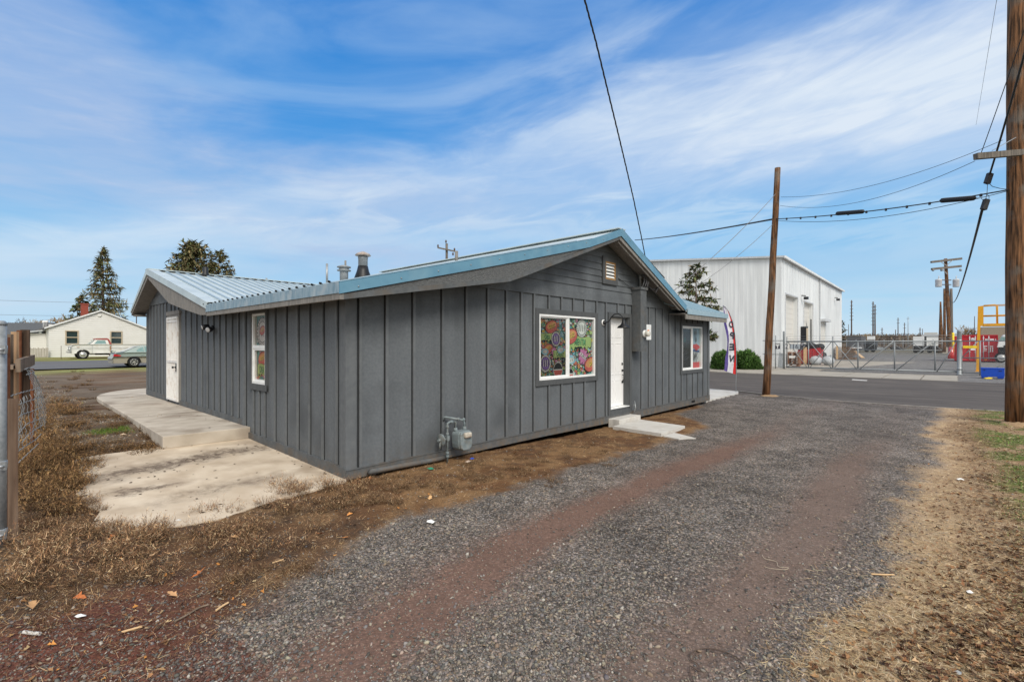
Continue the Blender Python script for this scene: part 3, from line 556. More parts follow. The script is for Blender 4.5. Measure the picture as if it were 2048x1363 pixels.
for v_, a, b_ in BL: mb.box(-.024, 0, v_-.021, v_+.021, a, b_); gr.box(-.003, 0, v_-.043, v_-.0215, a, b_); gr.box(-.003, 0, v_+.0215, v_+.027, a, b_)  # same painted shade strips along the west wall battens
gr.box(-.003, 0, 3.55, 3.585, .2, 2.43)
shop.part('battens', mb, M['batten']); shop.part('batten_shade_strips', gr, M['batten_shade'])
# lap siding on the gable, frieze board
mb = MB(); rows = 10; ex = .142
for i in range(rows):
    z0 = 2.848+i*ex; z1 = min(z0+ex, 4.06)
    def lim(z): return np.interp(z, [2.80, 4.1], [2.65, 6.15]), np.interp(z, [2.72, 4.1], [9.65, 6.25])
    (a0, b0), (a1, b1) = lim(z0), lim(z1)
    if a1 >= b1: break
    mb.add([(a0, -.024, z0), (b0, -.024, z0), (b1, -.006, z1), (a1, -.006, z1), (a0, 0, z0), (b0, 0, z0)], [(0, 1, 2, 3), (4, 5, 1, 0)])
shop.part('lap_siding', mb, M['wall'])
mb = MB(); mb.prism([(2.2, FR), (9.75, FR), (9.62, 2.846), (2.75, 2.846)], -.03, 0, 'y'); shop.part('frieze_board', mb, M['wall'])
mb = MB(); mb.prism([(8.2, 2.83), (EV, 2.845), (EV, 2.95), (9.7, 3.1), (8.2, 3.1)], -.025, -.001, 'x'); shop.part('frieze_board', mb, M['wall'])
# skirts and corner boards
mb = MB(); mb.prism([(-.02, .0), (3.85, -.005), (7.96, -.057), (EU+.02, -.05), (EU+.02, .117), (-.02, .123)], -.035, 0, 'y')
mb.box(-.02, EU, -.045, -.0, .117, .127); mb.box(11.1, 11.36, -.037, -.034, .0, .07); shop.part('skirt_board', mb, M['skirt'])
mb = MB(); mb.box(11.1, 11.36, -.0375, -.03, .0, .07); shop.part('crawl_vent', mb, M['dark'])
mb = MB(); mb.prism([(-.02, .005), (3.6, .105), (3.6, .205), (-.02, .15)], -.035, -.0, 'x'); shop.part('skirt_board', mb, M['skirt'])
mb = MB(); mb.prism([(3.69, .295), (LD[0]-.02, .30), (LD[0]-.02, .415), (3.69, .392)], -.03, -.0, 'x'); mb.prism([(LD[1]+.02, .305), (EV+.02, .314), (EV+.02, .44), (LD[1]+.02, .43)], -.03, 0, 'x'); shop.part('skirt_board', mb, M['skirt'])
mb = MB(); mb.box(-.028, .0, -.028, .11, .1, 2.42); mb.box(0.0, .12, -.027, -.0, .12, 2.42); mb.box(-.03, 0, 3.585, 3.685, .1, 2.43); mb.box(EU-.1, EU+.022, -.026, 0, .1, 2.6); mb.box(-.024, 0, EV-.09, EV+.022, .3, 2.9)
shop.part('corner_board', mb, M['batten'])
# ---- roof surfaces
def zm(u): return np.interp(u, [-.3, 5.1, 6.26, 9.7], [2.50, 3.885, 4.27, 2.78])
def ribs(mb, a, b_, n_, up=.03, w_=.03): pass
RT = .05; mb = MB()
mb.slab([(-.3, -.45, 2.5), (5.1, -.45, 3.885), (5.1, 14, 3.885), (4.4, 14, 3.70), (4.4, 9.73, 3.70), (-.3, 4.7, 2.5)], RT)
mb.slab([(5.1, -.45, 3.885), (6.26, -.45, 4.27), (6.26, 14, 4.27), (5.1, 14, 3.885)], RT)
mb.slab([(6.26, -.45, 4.27), (9.70, -.45, 2.78), (12.9, .9, 2.6), (12.9, 14, 1.9), (6.26, 14, 4.27)], RT)
mb.slab([(-.3, 9.726, 3.70), (-.3, 4.7, 2.54), (4.4, 9.726, 3.70)][::-1], RT)
mb.slab([(-.3, 9.726, 3.70), (4.4, 9.73, 3.70), (6, 9.8, 3.70), (6, 11.77, 2.71), (-.3, 11.77, 2.71)], RT)
roof = shop.part('roof', mb, M['metal']); mb = MB()
for i in range(22):                                  # standing ribs along v on the wing slope
    u_ = -.18+.2286*i
    if u_ > 4.3: break
    v0 = 4.7+(u_+.3)*(9.726-4.7)/4.7; z0 = 2.54+(v0-4.7)*1.16/5.026
    mb.beam((u_, v0, z0+.009), (u_, 9.70, 3.70+.012), .045, .03)
for i in range(23):                                  # ribs along u on the low shed slope
    v_ = -.2+.2286*i; um = 5.0 if v_ < 0 else 5.0; mb.beam((-.31, v_, 2.515), (min(um, 4.9), v_, 2.515+(min(um, 4.9)+.3)*.2565), .035, .03)
shop.part('standing_seams', mb, M['seam'], roof); mb = MB()
# small ell slope at the east end
uE = 12.82; P0 = (9.70, -.45, 2.715); P1 = (uE, -.45, 2.715); rise = .385
mb.slab([P0, P1, (uE, 3.2, 2.715+3.65*rise), (6.6, 3.2, 2.715+3.65*rise)], .03)
for i in range(14):
    u_ = 9.85+.2286*i
    if u_ < uE: mb.beam((u_, -.46, 2.735), (u_, 3.1, 2.735+3.56*rise), .035, .026)
shop.part('east_roof', mb, M['bluemetal'], roof)
mb = MB(); mb.beam((-.34, 9.726, 3.715), (6, 9.76, 3.715), .34, .018); mb.beam((6.26, -.47, 4.285), (6.26, 9, 4.285), .3, .02)
shop.part('ridge_cap', mb, M['metal'], roof)
mb = MB()
for i in range(22): 
    u_ = .0+.2286*i
    if u_ < 4.2: mb.beam((u_-.07, 9.55, 3.678), (u_+.075, 9.55, 3.678), .012, .02)
shop.part('ridge_closure', mb, M['dark'], roof)
# blue drip trim along the west eave with rib ends
mb = MB(); mb.prism([(-.345, 2.375), (-.335, 2.375), (-.30, 2.505), (-.31, 2.515), (-.345, 2.51)], -.45, 4.7, 'y')
shop.part('eave_trim', mb, M['blueworn'], roof)
mb = MB()
for i in range(23): mb.lathe((-.325, -.2+.2286*i, 2.528), [(.014, 0), (.014, .028), (.004, .032)], 6, (-1, 0, .2))
shop.part('rib_end', mb, M['dark'], roof)
mb = MB(); mb.box(-.335, -.285, -.46, 4.69, 2.30, 2.374); shop.part('fascia_board', mb, M['rawboard'])
mb = MB(); mb.slab([(-.285, -.43, 2.34), (0, -.43, 2.41), (0, 4.72, 2.41), (-.285, 4.72, 2.34)], .03); mb.slab([(0, -.44, 2.41), (2.6, -.44, 2.80), (2.6, -.03, 2.80), (0, -.03, 2.41)], .02); mb.slab([(2.6, -.44, 2.80), (6.2, -.44, 4.12), (6.2, -.03, 4.12), (2.6, -.03, 2.80)], .02)
mb.slab([(6.2, -.44, 4.12), (9.7, -.44, 2.76), (9.7, -.03, 2.76), (6.2, -.03, 4.12)], .02); mb.slab([(9.6, -.44, 2.60), (uE, -.44, 2.60), (uE, .8, 2.60), (9.6, .8, 2.60)], .02)
shop.part('soffit', mb, M['rawboard'])
# gable rake: blue trim, textured infill, inner boards
def gpoly(pts): return [onU(x, y, -.45) for x, y in pts]
mb = MB(); top = [(-.345, 2.505), (2.42, 3.205), (5.10, 3.89), (6.26, 4.29)]; bot = [(6.22, 4.125), (4.98, 3.695), (2.42, 3.04), (-.345, 2.365)]
mb.prism(top+bot, -.475, -.455, 'y'); mb.slab([(a, -.475, b_+.004) for a, b_ in top[:3]]+[(a, -.30, b_+.004) for a, b_ in top[:3]][::-1], .012)
mb.prism([(6.26, 4.29), (9.70, 2.80), (9.66, 2.66), (6.22, 4.125)], -.475, -.455, 'y')
mb.slab([(6.26, -.475, 4.295), (9.70, -.475, 2.805), (9.70, -.28, 2.805), (6.26, -.28, 4.295)], .012)
shop.part('rake_trim', mb, M['blue'])
mb = MB()
for x, y in ((826, 422), (743, 445), (650, 470), (930, 430), (1038, 402), (1115, 387), (1205, 492)):
    u_, z_ = onU(x, y, -.475) if x != 0 else (0, 0)
for u_ in np.arange(-.1, 6.2, .62): mb.lathe((u_, -.475, np.interp(u_, [-.3, 6.2], [2.40, 4.1])+.02), [(.010, 0), (.010, .008)], 6, (0, -1, 0))
for u_ in np.arange(6.6, 9.6, .6): mb.lathe((u_, -.475, np.interp(u_, [6.26, 9.7], [4.29, 2.80])-.06), [(.010, 0), (.010, .008)], 6, (0, -1, 0))
shop.part('screw', mb, M['steel'])
mb = MB(); mb.prism([(-.27, 2.37), (2.42, 3.05), (4.98, 3.70), (2.64, 2.845), (1.2, 2.60), (-.27, 2.335)], -.452, -.432, 'y'); shop.part('infill_panel', mb, M['stucco'])
mb = MB(); mb.prism([(-.3, 2.30), (2.63, 2.79), (2.63, 2.85), (-.3, 2.372)], -.458, -.41, 'y'); mb.prism([(2.63, 2.79), (2.97, 2.90), (6.2, 4.05), (6.2, 4.125), (2.63, 2.85)], -.459, -.41, 'y')
shop.part('rake_board', mb, M['skirt'])
mb = MB(); mb.prism([(6.205, 4.12), (9.66, 2.67), (9.52, 2.67), (6.205, 4.04)], -.452, -.40, 'y'); mb.prism([(6.205, 4.035), (9.52, 2.665), (9.40, 2.665), (6.205, 3.99)], -.40, -.37, 'y')
shop.part('rake_board', mb, M['rawboard'])
# east ell eave
mb = MB(); mb.box(9.72, uE+.03, -.50, -.48, 2.575, 2.715); mb.box(9.72, uE+.03, -.48, -.44, 2.70, 2.715); mb.box(uE+.01, uE+.03, -.48, 2.6, 2.575, 2.70); shop.part('eave_trim', mb, M['bluemetal'], roof)
mb = MB(); mb.box(9.66, uE-.02, -.478, -.44, 2.44, 2.574); shop.part('fascia_board', mb, M['rawboard'])
# wing rake on the west side
mb = MB(); mb.prism([(4.66, 2.43), (4.68, 2.56), (9.726, 3.73), (9.726, 3.58)], -.345, -.31, 'x'); mb.prism([(9.726, 3.73), (11.78, 2.73), (11.78, 2.66), (9.726, 3.58)], -.345, -.31, 'x')
mb.slab([(-.345, 4.68, 2.572), (-.345, 9.726, 3.74), (-.12, 9.726, 3.74), (-.12, 4.68, 2.572)][::-1], .01); shop.part('rake_trim', mb, M['metal'])
mb = MB(); xs = np.linspace(4.76, 9.60, 15)
up = lambda v_: np.interp(v_, [4.72, 9.70], [2.435, 3.57]); dn = lambda v_: np.interp(v_, [4.72, 4.9, 6.26, 7.57, 9.56], [2.33, 2.305, 2.50, 2.71, 3.44])
for a, b_ in zip(xs, xs[1:]): mb.prism([(a+.004, dn(a)), (b_-.004, dn(b_)), (b_-.004, up(b_)), (a+.004, up(a))], -.325, -.30, 'x')
shop.part('rake_board', mb, M['rawboard'])
mb = MB(); mb.prism([(9.70, 3.57), (11.76, 2.65), (11.76, 2.585), (9.66, 3.49)], -.325, -.285, 'x'); shop.part('rake_board', mb, M['rawboard'])
mb = MB(); mb.slab([(-.285, 9.7, 3.50), (0, 9.7, 3.50), (0, 11.76, 2.60), (-.285, 11.76, 2.60)][::-1], .02); mb.slab([(-.285, 6.9, 2.62), (0, 6.9, 2.62), (0, 9.7, 3.50), (-.285, 9.7, 3.50)][::-1], .02); mb.box(-.28, .3, 11.47, 11.75, 2.56, 2.60); shop.part('soffit', mb, M['rawboard'])
# ---- front windows
def frame(mb, u0, u1, z0, z1, w_, y0, y1, ax='u'):
    for a, b_, c, d in ((u0, u1, z1-w_, z1), (u0, u1, z0, z0+w_), (u0, u0+w_, z0+w_, z1-w_), (u1-w_, u1, z0+w_, z1-w_)):
        mb.box(a, b_, y0, y1, c, d) if ax == 'u' else mb.box(y0, y1, a, b_, c, d)
def window_u(W, mull, tw=.1):
    u0, u1, z0, z1 = W; mb = MB(); frame(mb, u0-tw, u1+tw, z0-tw, z1+tw, tw, -.035, .0)
    t = shop.part('window_trim', mb, M['trim'])
    mb = MB(); frame(mb, u0+.003, u1-.003, z0+.003, z1-.003, .042, -.026, .06); mb.box(mull-.035, mull+.035, -.012, .05, z0+.045, z1-.045)
    frame(mb, u0+.045, mull-.035, z0+.045, z1-.045, .028, .0, .03); fr = shop.part('window', mb, M['white'])
    mb = MB(); mb.box(u0+.07, mull-.06, .018, .022, z0+.07, z1-.07); mb.box(mull+.035, u1-.045, .03, .034, z0+.045, z1-.045)
    return fr, mb
# procedural sticker collage behind the panes: built as small flat shapes
STK = {}
def flat(name, c, rough=.5):
    if name not in STK: STK[name] = mat('poster_reflection_'+name, tuple(x*.9 for x in c), c, rough=rough, spec=.5)
    return STK[name]
PALS = dict(pink=(.70, .34, .46), magenta=(.60, .20, .40), orange=(.72, .33, .14), red=(.62, .13, .10), lime=(.42, .56, .20), green=(.15, .40, .17), yellow=(.75, .58, .08), sky=(.30, .58, .70), black=(.012, .012, .014), white=(.75, .75, .72), violet=(.25, .15, .45), teal=(.12, .35, .34))
class Collage:
    def __init__(s): s.mb = MB(); s.fc = []; s.lay = 0
    def poly(s, c, pts): s.lay += 1; d = .000012*s.lay; s.mb.add([s.T(x, z, d) for x, z in pts], [tuple(range(len(pts)))]); s.fc += [PALS[c]]*len(pts)
    def text(s, c, body, x, z, size, rot=0, bold=.012, sx=1., shadow='black'):
        tm = textmb(body, size, .02*size); ca, sa = math.cos(rot), math.sin(rot)
        for cc, ox in ((shadow, .012), (c, 0)):
            if cc: s.lay += 1; d = .000012*s.lay; s.mb.add([s.T(x+ox+(a*sx*ca-b_*sa), z-ox+(a*sx*sa+b_*ca), d) for a, b_, _ in tm.v], tm.f); s.fc += [PALS[cc]]*len(tm.v)
def burst(x, z, r1, r2, n, rot=0): return [(x+(r1 if i % 2 else r2)*math.cos(rot+PI*i/n), z+(r1 if i % 2 else r2)*math.sin(rot+PI*i/n)) for i in range(2*n)]
def ell(x, z, a, b_, rot=0, n=20): return [(x+a*math.cos(t)*math.cos(rot)-b_*math.sin(t)*math.sin(rot), z+a*math.cos(t)*math.sin(rot)+b_*math.sin(t)*math.cos(rot)) for t in np.linspace(0, 2*PI, n, endpoint=False)]
def drip(x, z, w_, h, n, r): 
    P = [(x, z+h*.5)]+[(x+w_*i/n, z+h*(.5+.12*r.random())) for i in range(1, n)]+[(x+w_, z+h*.5)]
    for i in range(2*n, -1, -1): P.append((x+w_*i/(2*n), z-h*(.25+(.35*r.random() if i % 2 else 0))))
    return P
def blobpoly(x, z, a, b_, r, n=9): return [(x+a*r.uniform(.65, 1.1)*math.cos(t), z+b_*r.uniform(.65, 1.1)*math.sin(t)) for t in np.linspace(0, 2*PI, n, endpoint=False)]
def collage(parent, x0, x1, z0, z1, y, seed, axis_='u', scheme=None, small=False):
    r = random.Random(seed); cg = Collage(); cg.T = (lambda a, b_, d: (min(max(a, x0), x1), y-d, min(max(b_, z0), z1))) if axis_ == 'u' else (lambda a, b_, d: (y-d, min(max(x0+x1-a, x0), x1), min(max(b_, z0), z1)))
    W_, H_ = x1-x0, z1-z0; cg.poly('teal', [(x0, z0), (x1, z0), (x1, z1), (x0, z1)])
    if axis_ != 'u': sgn = -1
    keys = ['orange', 'red', 'red', 'lime', 'lime', 'green', 'green', 'yellow', 'sky', 'sky', 'magenta', 'black', 'white', 'orange', 'pink']
    for i in range(int(480 if not small else 70)):
        x, z = r.uniform(x0+.02, x1-.02), r.uniform(z0+.02, z1-.02); a = r.uniform(.018, .062); q = blobpoly(0, 0, a, a*r.uniform(.45, 1), r, r.choice((5, 7, 9, 11))); cg.poly('black', [(x+p[0]*1.07+.002, z+p[1]*1.07-.002) for p in q]); cc = r.choice(keys); cg.poly(cc, [(x+p[0], z+p[1]) for p in q])
        for _ in range(3):
            aa = r.uniform(0, PI); l_ = a*r.uniform(.3, .7); ox, oz = r.uniform(-a*.3, a*.3), r.uniform(-a*.2, a*.2); w9 = r.uniform(.003, .008); cg.poly(r.choice(('black', 'white', 'yellow', 'black')), [(x+ox-l_*math.cos(aa), z+oz-l_*math.sin(aa)*.7), (x+ox+l_*math.cos(aa), z+oz+l_*math.sin(aa)*.7), (x+ox+l_*math.cos(aa)+w9, z+oz+l_*math.sin(aa)*.7+w9), (x+ox-l_*math.cos(aa)+w9, z+oz-l_*math.sin(aa)*.7+w9)])
    for k in (scheme or []):
        t = k[0]; x = x0+W_*k[1]; z = z0+H_*k[2]
        if t == 'round':
            q = k[3]; cg.poly('black', ell(x, z, q*1.07, q*1.07)); cg.poly('white', ell(x, z, q, q)); cg.poly('black', ell(x, z, q*.8, q*.8)); cg.poly('white' if small or seed == 12 else 'violet', ell(x, z, q*.74, q*.74))
            for j in range(7): cg.poly('white' if j % 2 else 'black', [(x-q*.6+j*q*.17, z-q*.35), (x-q*.5+j*q*.17, z-q*.35), (x-q*.42+j*q*.17, z+q*.4), (x-q*.52+j*q*.17, z+q*.4)])
            for j in range(22):
                t_ = 2*PI*j/22; cg.poly('black', [(x+q*(.86 if e else .96)*math.cos(t_+o), z+q*(.86 if e else .96)*math.sin(t_+o)) for e, o in ((0, 0), (1, 0), (1, .12), (0, .12))])
        if t == 'cruz':
            q = k[3]; cg.poly('black', ell(x, z, q*1.25, q*.82, .25)); cg.poly('red', ell(x, z, q*1.2, q*.76, .25)); cg.poly('orange', ell(x, z+q*.15, q*.95, q*.45, .25)); cg.text('yellow', k[4], x, z+.01, q*.62, .28, sx=.8)
        if t == 'drip':
            q = k[3]; cg.poly('black', drip(x-.01, z-.01, k[5]+.02, q*1.12, 7, r)); cg.poly('lime' if len(k) < 7 else k[6], drip(x, z, k[5], q, 7, r)); cg.text('green', k[4], x+k[5]/2, z+q*.1, q*.75, -.05, sx=.62, shadow='black')
        if t == 'krux': cg.poly('black', burst(x, z, k[3]*.72, k[3]*1.1, 9)); cg.poly('magenta', burst(x, z, k[3]*.68, k[3]*1.02, 9)); cg.text('white', 'KRUX', x, z, k[3]*.62, -.5, sx=.8)
        if t == 'disc': cg.poly('white', ell(x, z, k[3]*1.1, k[3]*1.1)); cg.poly('black', ell(x, z, k[3], k[3])); cg.poly('red', [(x+k[3]*math.cos(t_), z+k[3]*math.sin(t_)) for t_ in np.linspace(PI, 2*PI, 14)]); cg.poly('white', [(x-k[3], z-.01), (x+k[3], z-.01), (x+k[3], z+.012), (x-k[3], z+.012)])
        if t == 'script':
            cg.poly('sky', blobpoly(x, z, k[3]*1.3, k[3]*.7, r)); cg.poly('white', blobpoly(x, z, k[3]*.9, k[3]*.4, r))
            for j in range(5): cg.poly('black', [(x-k[3]+j*k[3]*.4, z-.03), (x-k[3]*.9+j*k[3]*.4, z-.03), (x-k[3]*.75+j*k[3]*.4, z+.05), (x-k[3]*.8+j*k[3]*.4, z+.05)])
    o = shop.part('window_film', cg.mb, attrmat('printed_film', rough=.35, spec=.4, varscale=7), parent); a = o.data.color_attributes.new('col', 'FLOAT_COLOR', 'POINT'); a.data.foreach_set('color', np.array([(*c, 1) for c in cg.fc], np.float32).ravel())
mull = onU(1136, 690, 0)[0]
fr, gl = window_u(WA, mull)
collage(fr, WA[0]+.07, mull-.06, WA[2]+.07, WA[3]-.07, .05, 3, scheme=[('cruz', .45, .85, .16, 'CRUZ'), ('drip', .02, .66, .15, 'CREA', .42), ('round', .62, .64, .15), ('cruz', .32, .47, .12, 'SANTA'), ('krux', .55, .42, .1), ('drip', .52, .36, .17, 'CREAT', .42), ('round', .22, .22, .17), ('disc', .7, .1, .14), ('script', .8, .45, .12), ('script', .2, .42, .1)])
# the left pane is a sliding sash in front of a screen: a dark tinted pane
def tint(name, f, c=(.9, .9, .9)):
    m = bpy.data.materials.new(name); m.use_nodes = True; nt = m.node_tree; n = nt.nodes; l = nt.links; b = n['Principled BSDF']; b.inputs['Base Color'].default_value = (.05, .06, .06, 1); b.inputs['Roughness'].default_value = .06; b.inputs['Specular IOR Level'].default_value = .7
    t = n.new('ShaderNodeBsdfTransparent'); t.inputs[0].default_value = (*c, 1); mx = n.new('ShaderNodeMixShader'); mx.inputs[0].default_value = f; l.new(t.outputs[0], mx.inputs[1]); l.new(b.outputs[0], mx.inputs[2]); l.new(mx.outputs[0], n['Material Output'].inputs[0]); return m
scr = tint('screened_glass', .14, (.85, .84, .83)); clr = tint('clear_glass', .08, (.95, .97, .96))
mb = MB(); mb.box(WA[0]+.07, mull-.06, .012, .015, WA[2]+.07, WA[3]-.07); shop.part('pane', mb, scr, fr)
collage(fr, mull+.035, WA[1]-.045, WA[2]+.045, WA[3]-.045, .052, 12, scheme=[('drip', .0, .56, .26, 'MENTM', .85, 'lime'), ('round', .55, .83, .19), ('cruz', .1, .68, .2, 'CRUZ'), ('script', .12, .27, .15), ('krux', .6, .33, .19), ('cruz', .93, .18, .2, 'SA'), ('disc', .08, .03, .11)])
mb = MB(); mb.box(mull+.035, WA[1]-.045, .012, .015, WA[2]+.045, WA[3]-.045); shop.part('pane', mb, clr, fr)
mull2 = onU(1384, 700, 0)[0]; fr, gl = window_u(WB, mull2)
def pics(parent, x0, x1, z0, z1, y, items):
    for k, (c, pts) in enumerate(items):
        mb = MB(); mb.add([(x0+(x1-x0)*a, y-.001*k, z0+(z1-z0)*b_) for a, b_ in pts], [tuple(range(len(pts)))]); shop.part('poster_or_reflection', mb, flat(c, {**PALS, 'dusk': (.17, .2, .22), 'ash': (.09, .08, .075), 'slatey': (.2, .22, .24), 'rose': (.72, .12, .13), 'paleblue': (.42, .56, .68), 'snow': (.62, .62, .64), 'navy': (.08, .12, .28)}[c]), parent)
sq = lambda a, b_, c, d: [(a, c), (b_, c), (b_, d), (a, d)]
r_ = random.Random(5)
pics(fr, WB[0]+.07, mull2-.06, WB[2]+.07, WB[3]-.07, .05, [('dusk', sq(0, 1, .5, 1)), ('ash', sq(0, 1, 0, .5))]+[('slatey', [(x, z), (x+.4, z+.08), (x+.42, z+.1), (x, z+.03)]) for x, z in [(r_.uniform(0, .58), r_.uniform(.15, .42)) for _ in range(14)]]+[('teal', blobpoly(.4, .7, .2, .08, r_))])  # left pane: its reflection and dark interior painted as flat shapes
mb = MB(); mb.box(WB[0]+.07, mull2-.06, .012, .015, WB[2]+.07, WB[3]-.07); shop.part('pane', mb, tint('reflecting_glass', .35), fr)
it = [('paleblue', sq(0, 1, .45, 1)), ('snow', sq(0, 1, .13, .46)), ('rose', sq(0, 1, 0, .14)), ('navy', [(0, .42), (1, .38), (1, .44), (0, .48)])]
it += [('rose', blobpoly(r_.uniform(.08, .9), r_.uniform(.47, .58), .13, .05, r_)) for _ in range(16)]+[('ash', [(x, z), (x+dx, z+.14), (x+dx+.03, z+.14), (x+.04, z)]) for x, z, dx in [(r_.uniform(.05, .6), r_.uniform(.14, .36), r_.uniform(-.2, .35)) for _ in range(16)]]
it += [('slatey', [(.45, .98), (.52, .98), (.58, .88), (.5, .8), (.6, .7), (.52, .64), (.42, .72), (.44, .82), (.36, .88)])]
pics(fr, mull2+.035, WB[1]-.045, WB[2]+.045, WB[3]-.045, .055, it)
mb = MB(); mb.box(mull2+.035, WB[1]-.045, .012, .015, WB[2]+.045, WB[3]-.045); shop.part('pane', mb, clr, fr)
# west window (tall single hung)
mb = MB(); frame(mb, LW[0]-.07, LW[1]+.07, LW[2]-.10, LW[3]+.06, .07, -.035, 0, 'v'); mb.box(-.0355, 0, LW[0]-.07, LW[1]+.07, LW[2]-.1, LW[2]-.0); shop.part('window_trim', mb, M['trim'])
zmid = 1.715
mb = MB(); frame(mb, LW[0]+.003, LW[1]-.003, LW[2]+.003, LW[3]-.003, .045, -.02, .06, 'v'); mb.box(-.015, .05, LW[0]+.04, LW[1]-.04, zmid-.03, zmid+.03); frame(mb, LW[0]+.048, LW[1]-.048, LW[2]+.048, zmid-.03, .03, -.005, .04, 'v'); fr = shop.part('window', mb, M['white'])
def T2(a, b_): return (-(a), b_)
collage(fr, LW[0]+.048, LW[1]-.048, zmid+.03, LW[3]-.048, .045, 21, 'v', [('round', .5, .45, .24), ('cruz', .5, .5, .1, 'UN')], True)
collage(fr, LW[0]+.078, LW[1]-.078, LW[2]+.08, zmid-.06, .045, 22, 'v', [('cruz', .5, .72, .15, 'KRUX'), ('drip', .05, .3, .2, 'CREA', .35)], True)
mb = MB(); mb.box(.012, .015, LW[0]+.048, LW[1]-.048, zmid+.03, LW[3]-.048); mb.box(.012, .015, LW[0]+.078, LW[1]-.078, LW[2]+.08, zmid-.06); shop.part('pane', mb, tint('west_glass', .10, (.95, .92, .9)), fr)
# gable louvre vent
va = (6.15, 6.80, 3.12, 3.74); mb = MB(); frame(mb, va[0], va[1], va[2], va[3], .11, -.055, -.02); shop.part('vent_trim', mb, M['trim'])
mb = MB(); frame(mb, va[0]+.11, va[1]-.11, va[2]+.11, va[3]-.11, .03, -.05, -.01); vo = shop.part('louvre_vent', mb, M['gold'])
mb = MB()
for i in range(5): z = va[2]+.15+i*.075; mb.add([(va[0]+.135, -.05, z), (va[1]-.135, -.05, z), (va[1]-.135, -.015, z+.055), (va[0]+.135, -.015, z+.055)], [(0, 1, 2, 3)])
shop.part('louvre', mb, M['white'], vo)
mb = MB(); mb.box(va[0]+.12, va[1]-.12, -.012, -.008, va[2]+.12, va[3]-.12); shop.part('vent_opening', mb, M['dark'], vo)
# front door, recessed .17
mb = MB(); frame(mb, DO[0]-.09, DO[1]+.09, .115, DO[3]+.09, .09, -.03, 0); mb.box(DO[1]+.001, DO[1]+.09, -.031, 0, .115, 2.3); mb.box(DO[1]-.02, DO[1], .0, .17, .265, DO[3]); mb.box(DO[0], DO[0]+.02, .0, .17, .265, DO[3]); mb.box(DO[0], DO[1], 0, .17, DO[3]-.02, DO[3]); mb.box(DO[0], DO[1], -.008, .17, .115, .255)
shop.part('door_frame', mb, M['trim'])
mb = MB(); d0, d1, e0, e1 = DO[0]+.02, DO[1]-.02, .275, DO[3]-.02; mb.box(d0, d1, .14, .175, e0, e1)
dw = (d1-d0); 
for (a, b_, c, d) in ((.12, .46, .05, .30), (.54, .88, .05, .30), (.12, .46, .36, .72), (.54, .88, .36, .72), (.12, .46, .78, .94), (.54, .88, .78, .94)):
    a, b_, c, d = d0+dw*a, d0+dw*b_, e0+(e1-e0)*c, e0+(e1-e0)*d; frame(mb, a, b_, c, d, .022, .131, .141); mb.box(a+.05, b_-.05, .134, .141, c+.05, d-.05)
door = shop.part('door', mb, M['whitedoor']); bv = door.modifiers.new('edge', 'BEVEL'); bv.width = .003
mb = MB(); mb.box(DO[0]-.0, DO[1]+.0, -.02, .14, .255, .272); shop.part('door_sill', mb, M['white'], door)
mb = MB(); ux = d1-.07; mb.lathe((ux, .14, 1.28), [(.032, 0), (.032, .012), (.02, .02)], 12, (0, -1, 0)); mb.lathe((ux, .14, 1.12), [(.03, 0), (.03, .015), (.022, .03)], 12, (0, -1, 0)); mb.tube([(ux, .13, 1.02), (ux, .09, 1.0), (ux, .085, .92), (ux, .12, .86)], .010); mb.lathe((ux, .14, .84), [(.03, 0), (.03, .015), (.022, .03)], 12, (0, -1, 0)); shop.part('handle', mb, M['black'], door)
# west door: white security screen
mb = MB(); a0, a1, b0, b1 = LD; frame(mb, a0-.05, a1+.05, b0-.01, b1+.05, .05, -.04, 0, 'v'); mb.box(-.05, -.0, a0-.1, a1+.1, b1+.055, b1+.15); shop.part('door_frame', mb, M['rawboard'])
mb = MB(); mb.box(-.035, -.005, a0, a1, b0, b1); frame(mb, a0, a1, b0, b1, .05, -.07, -.036, 'v'); mb.box(-.068, -.036, a0+.05, a1-.05, 1.30, 1.36); mb.box(-.068, -.036, a0+.05, a1-.05, 2.30, 2.34)
for i in range(13): vv_ = a0+.06+i*(a1-a0-.12)/12; mb.box(-.064, -.044, vv_-.008, vv_+.008, b0+.05, b1-.05)
dr = shop.part('door', mb, M['gatewhite'])
mb = MB(); mb.lathe((-.065, a0+.09, 1.20), [(.03, 0), (.03, .02), (.012, .03), (.012, .05), (.028, .06), (.03, .08), (.01, .095)], 10, (-1, 0, 0)); mb.box(-.075, -.066, a0+.04, a0+.12, 1.1, 1.3); shop.part('handle', mb, M['black'], dr)
# service chase (boxed post) on the front wall
mb = MB(); cu0 = 7.50; cu1 = 7.80; mb.box(cu0, cu1, -.26, -.031, 1.585, 3.08); mb.box(cu0-.025, cu1+.03, -.285, -.031, 3.08, 3.14); ch = shop.part('service_chase', mb, M['skirt'])
mb = MB(); mb.lathe((7.84, -.07, 3.141), [(.03, 0), (.03, .24), (.045, .26), (.045, .33), (.02, .36)], 10); ch2 = shop.part('weatherhead', mb, M['steel'])
mb = MB()
for i, (du, dv) in enumerate(((-.12, -.12), (-.06, -.2), (.02, -.22), (.1, -.18), (.16, -.1))): mb.tube([(7.84+du*.3, -.10+dv*.2, 3.45), (7.84+du*.5, -.18+dv*.3, 3.46-.03*i), (7.83+du*.9, -.20+dv*.35, 3.28), (7.82+du, -.13+dv*.5, 3.145)], .012, 6)
shop.part('drop_wires', mb, M['greycable'])
mb = MB(); mb.tube([(6.8, -.03, 3.32), (7.1, -.045, 3.22), (7.35, -.05, 3.15), (7.5, -.06, 3.145)], .007, 5)
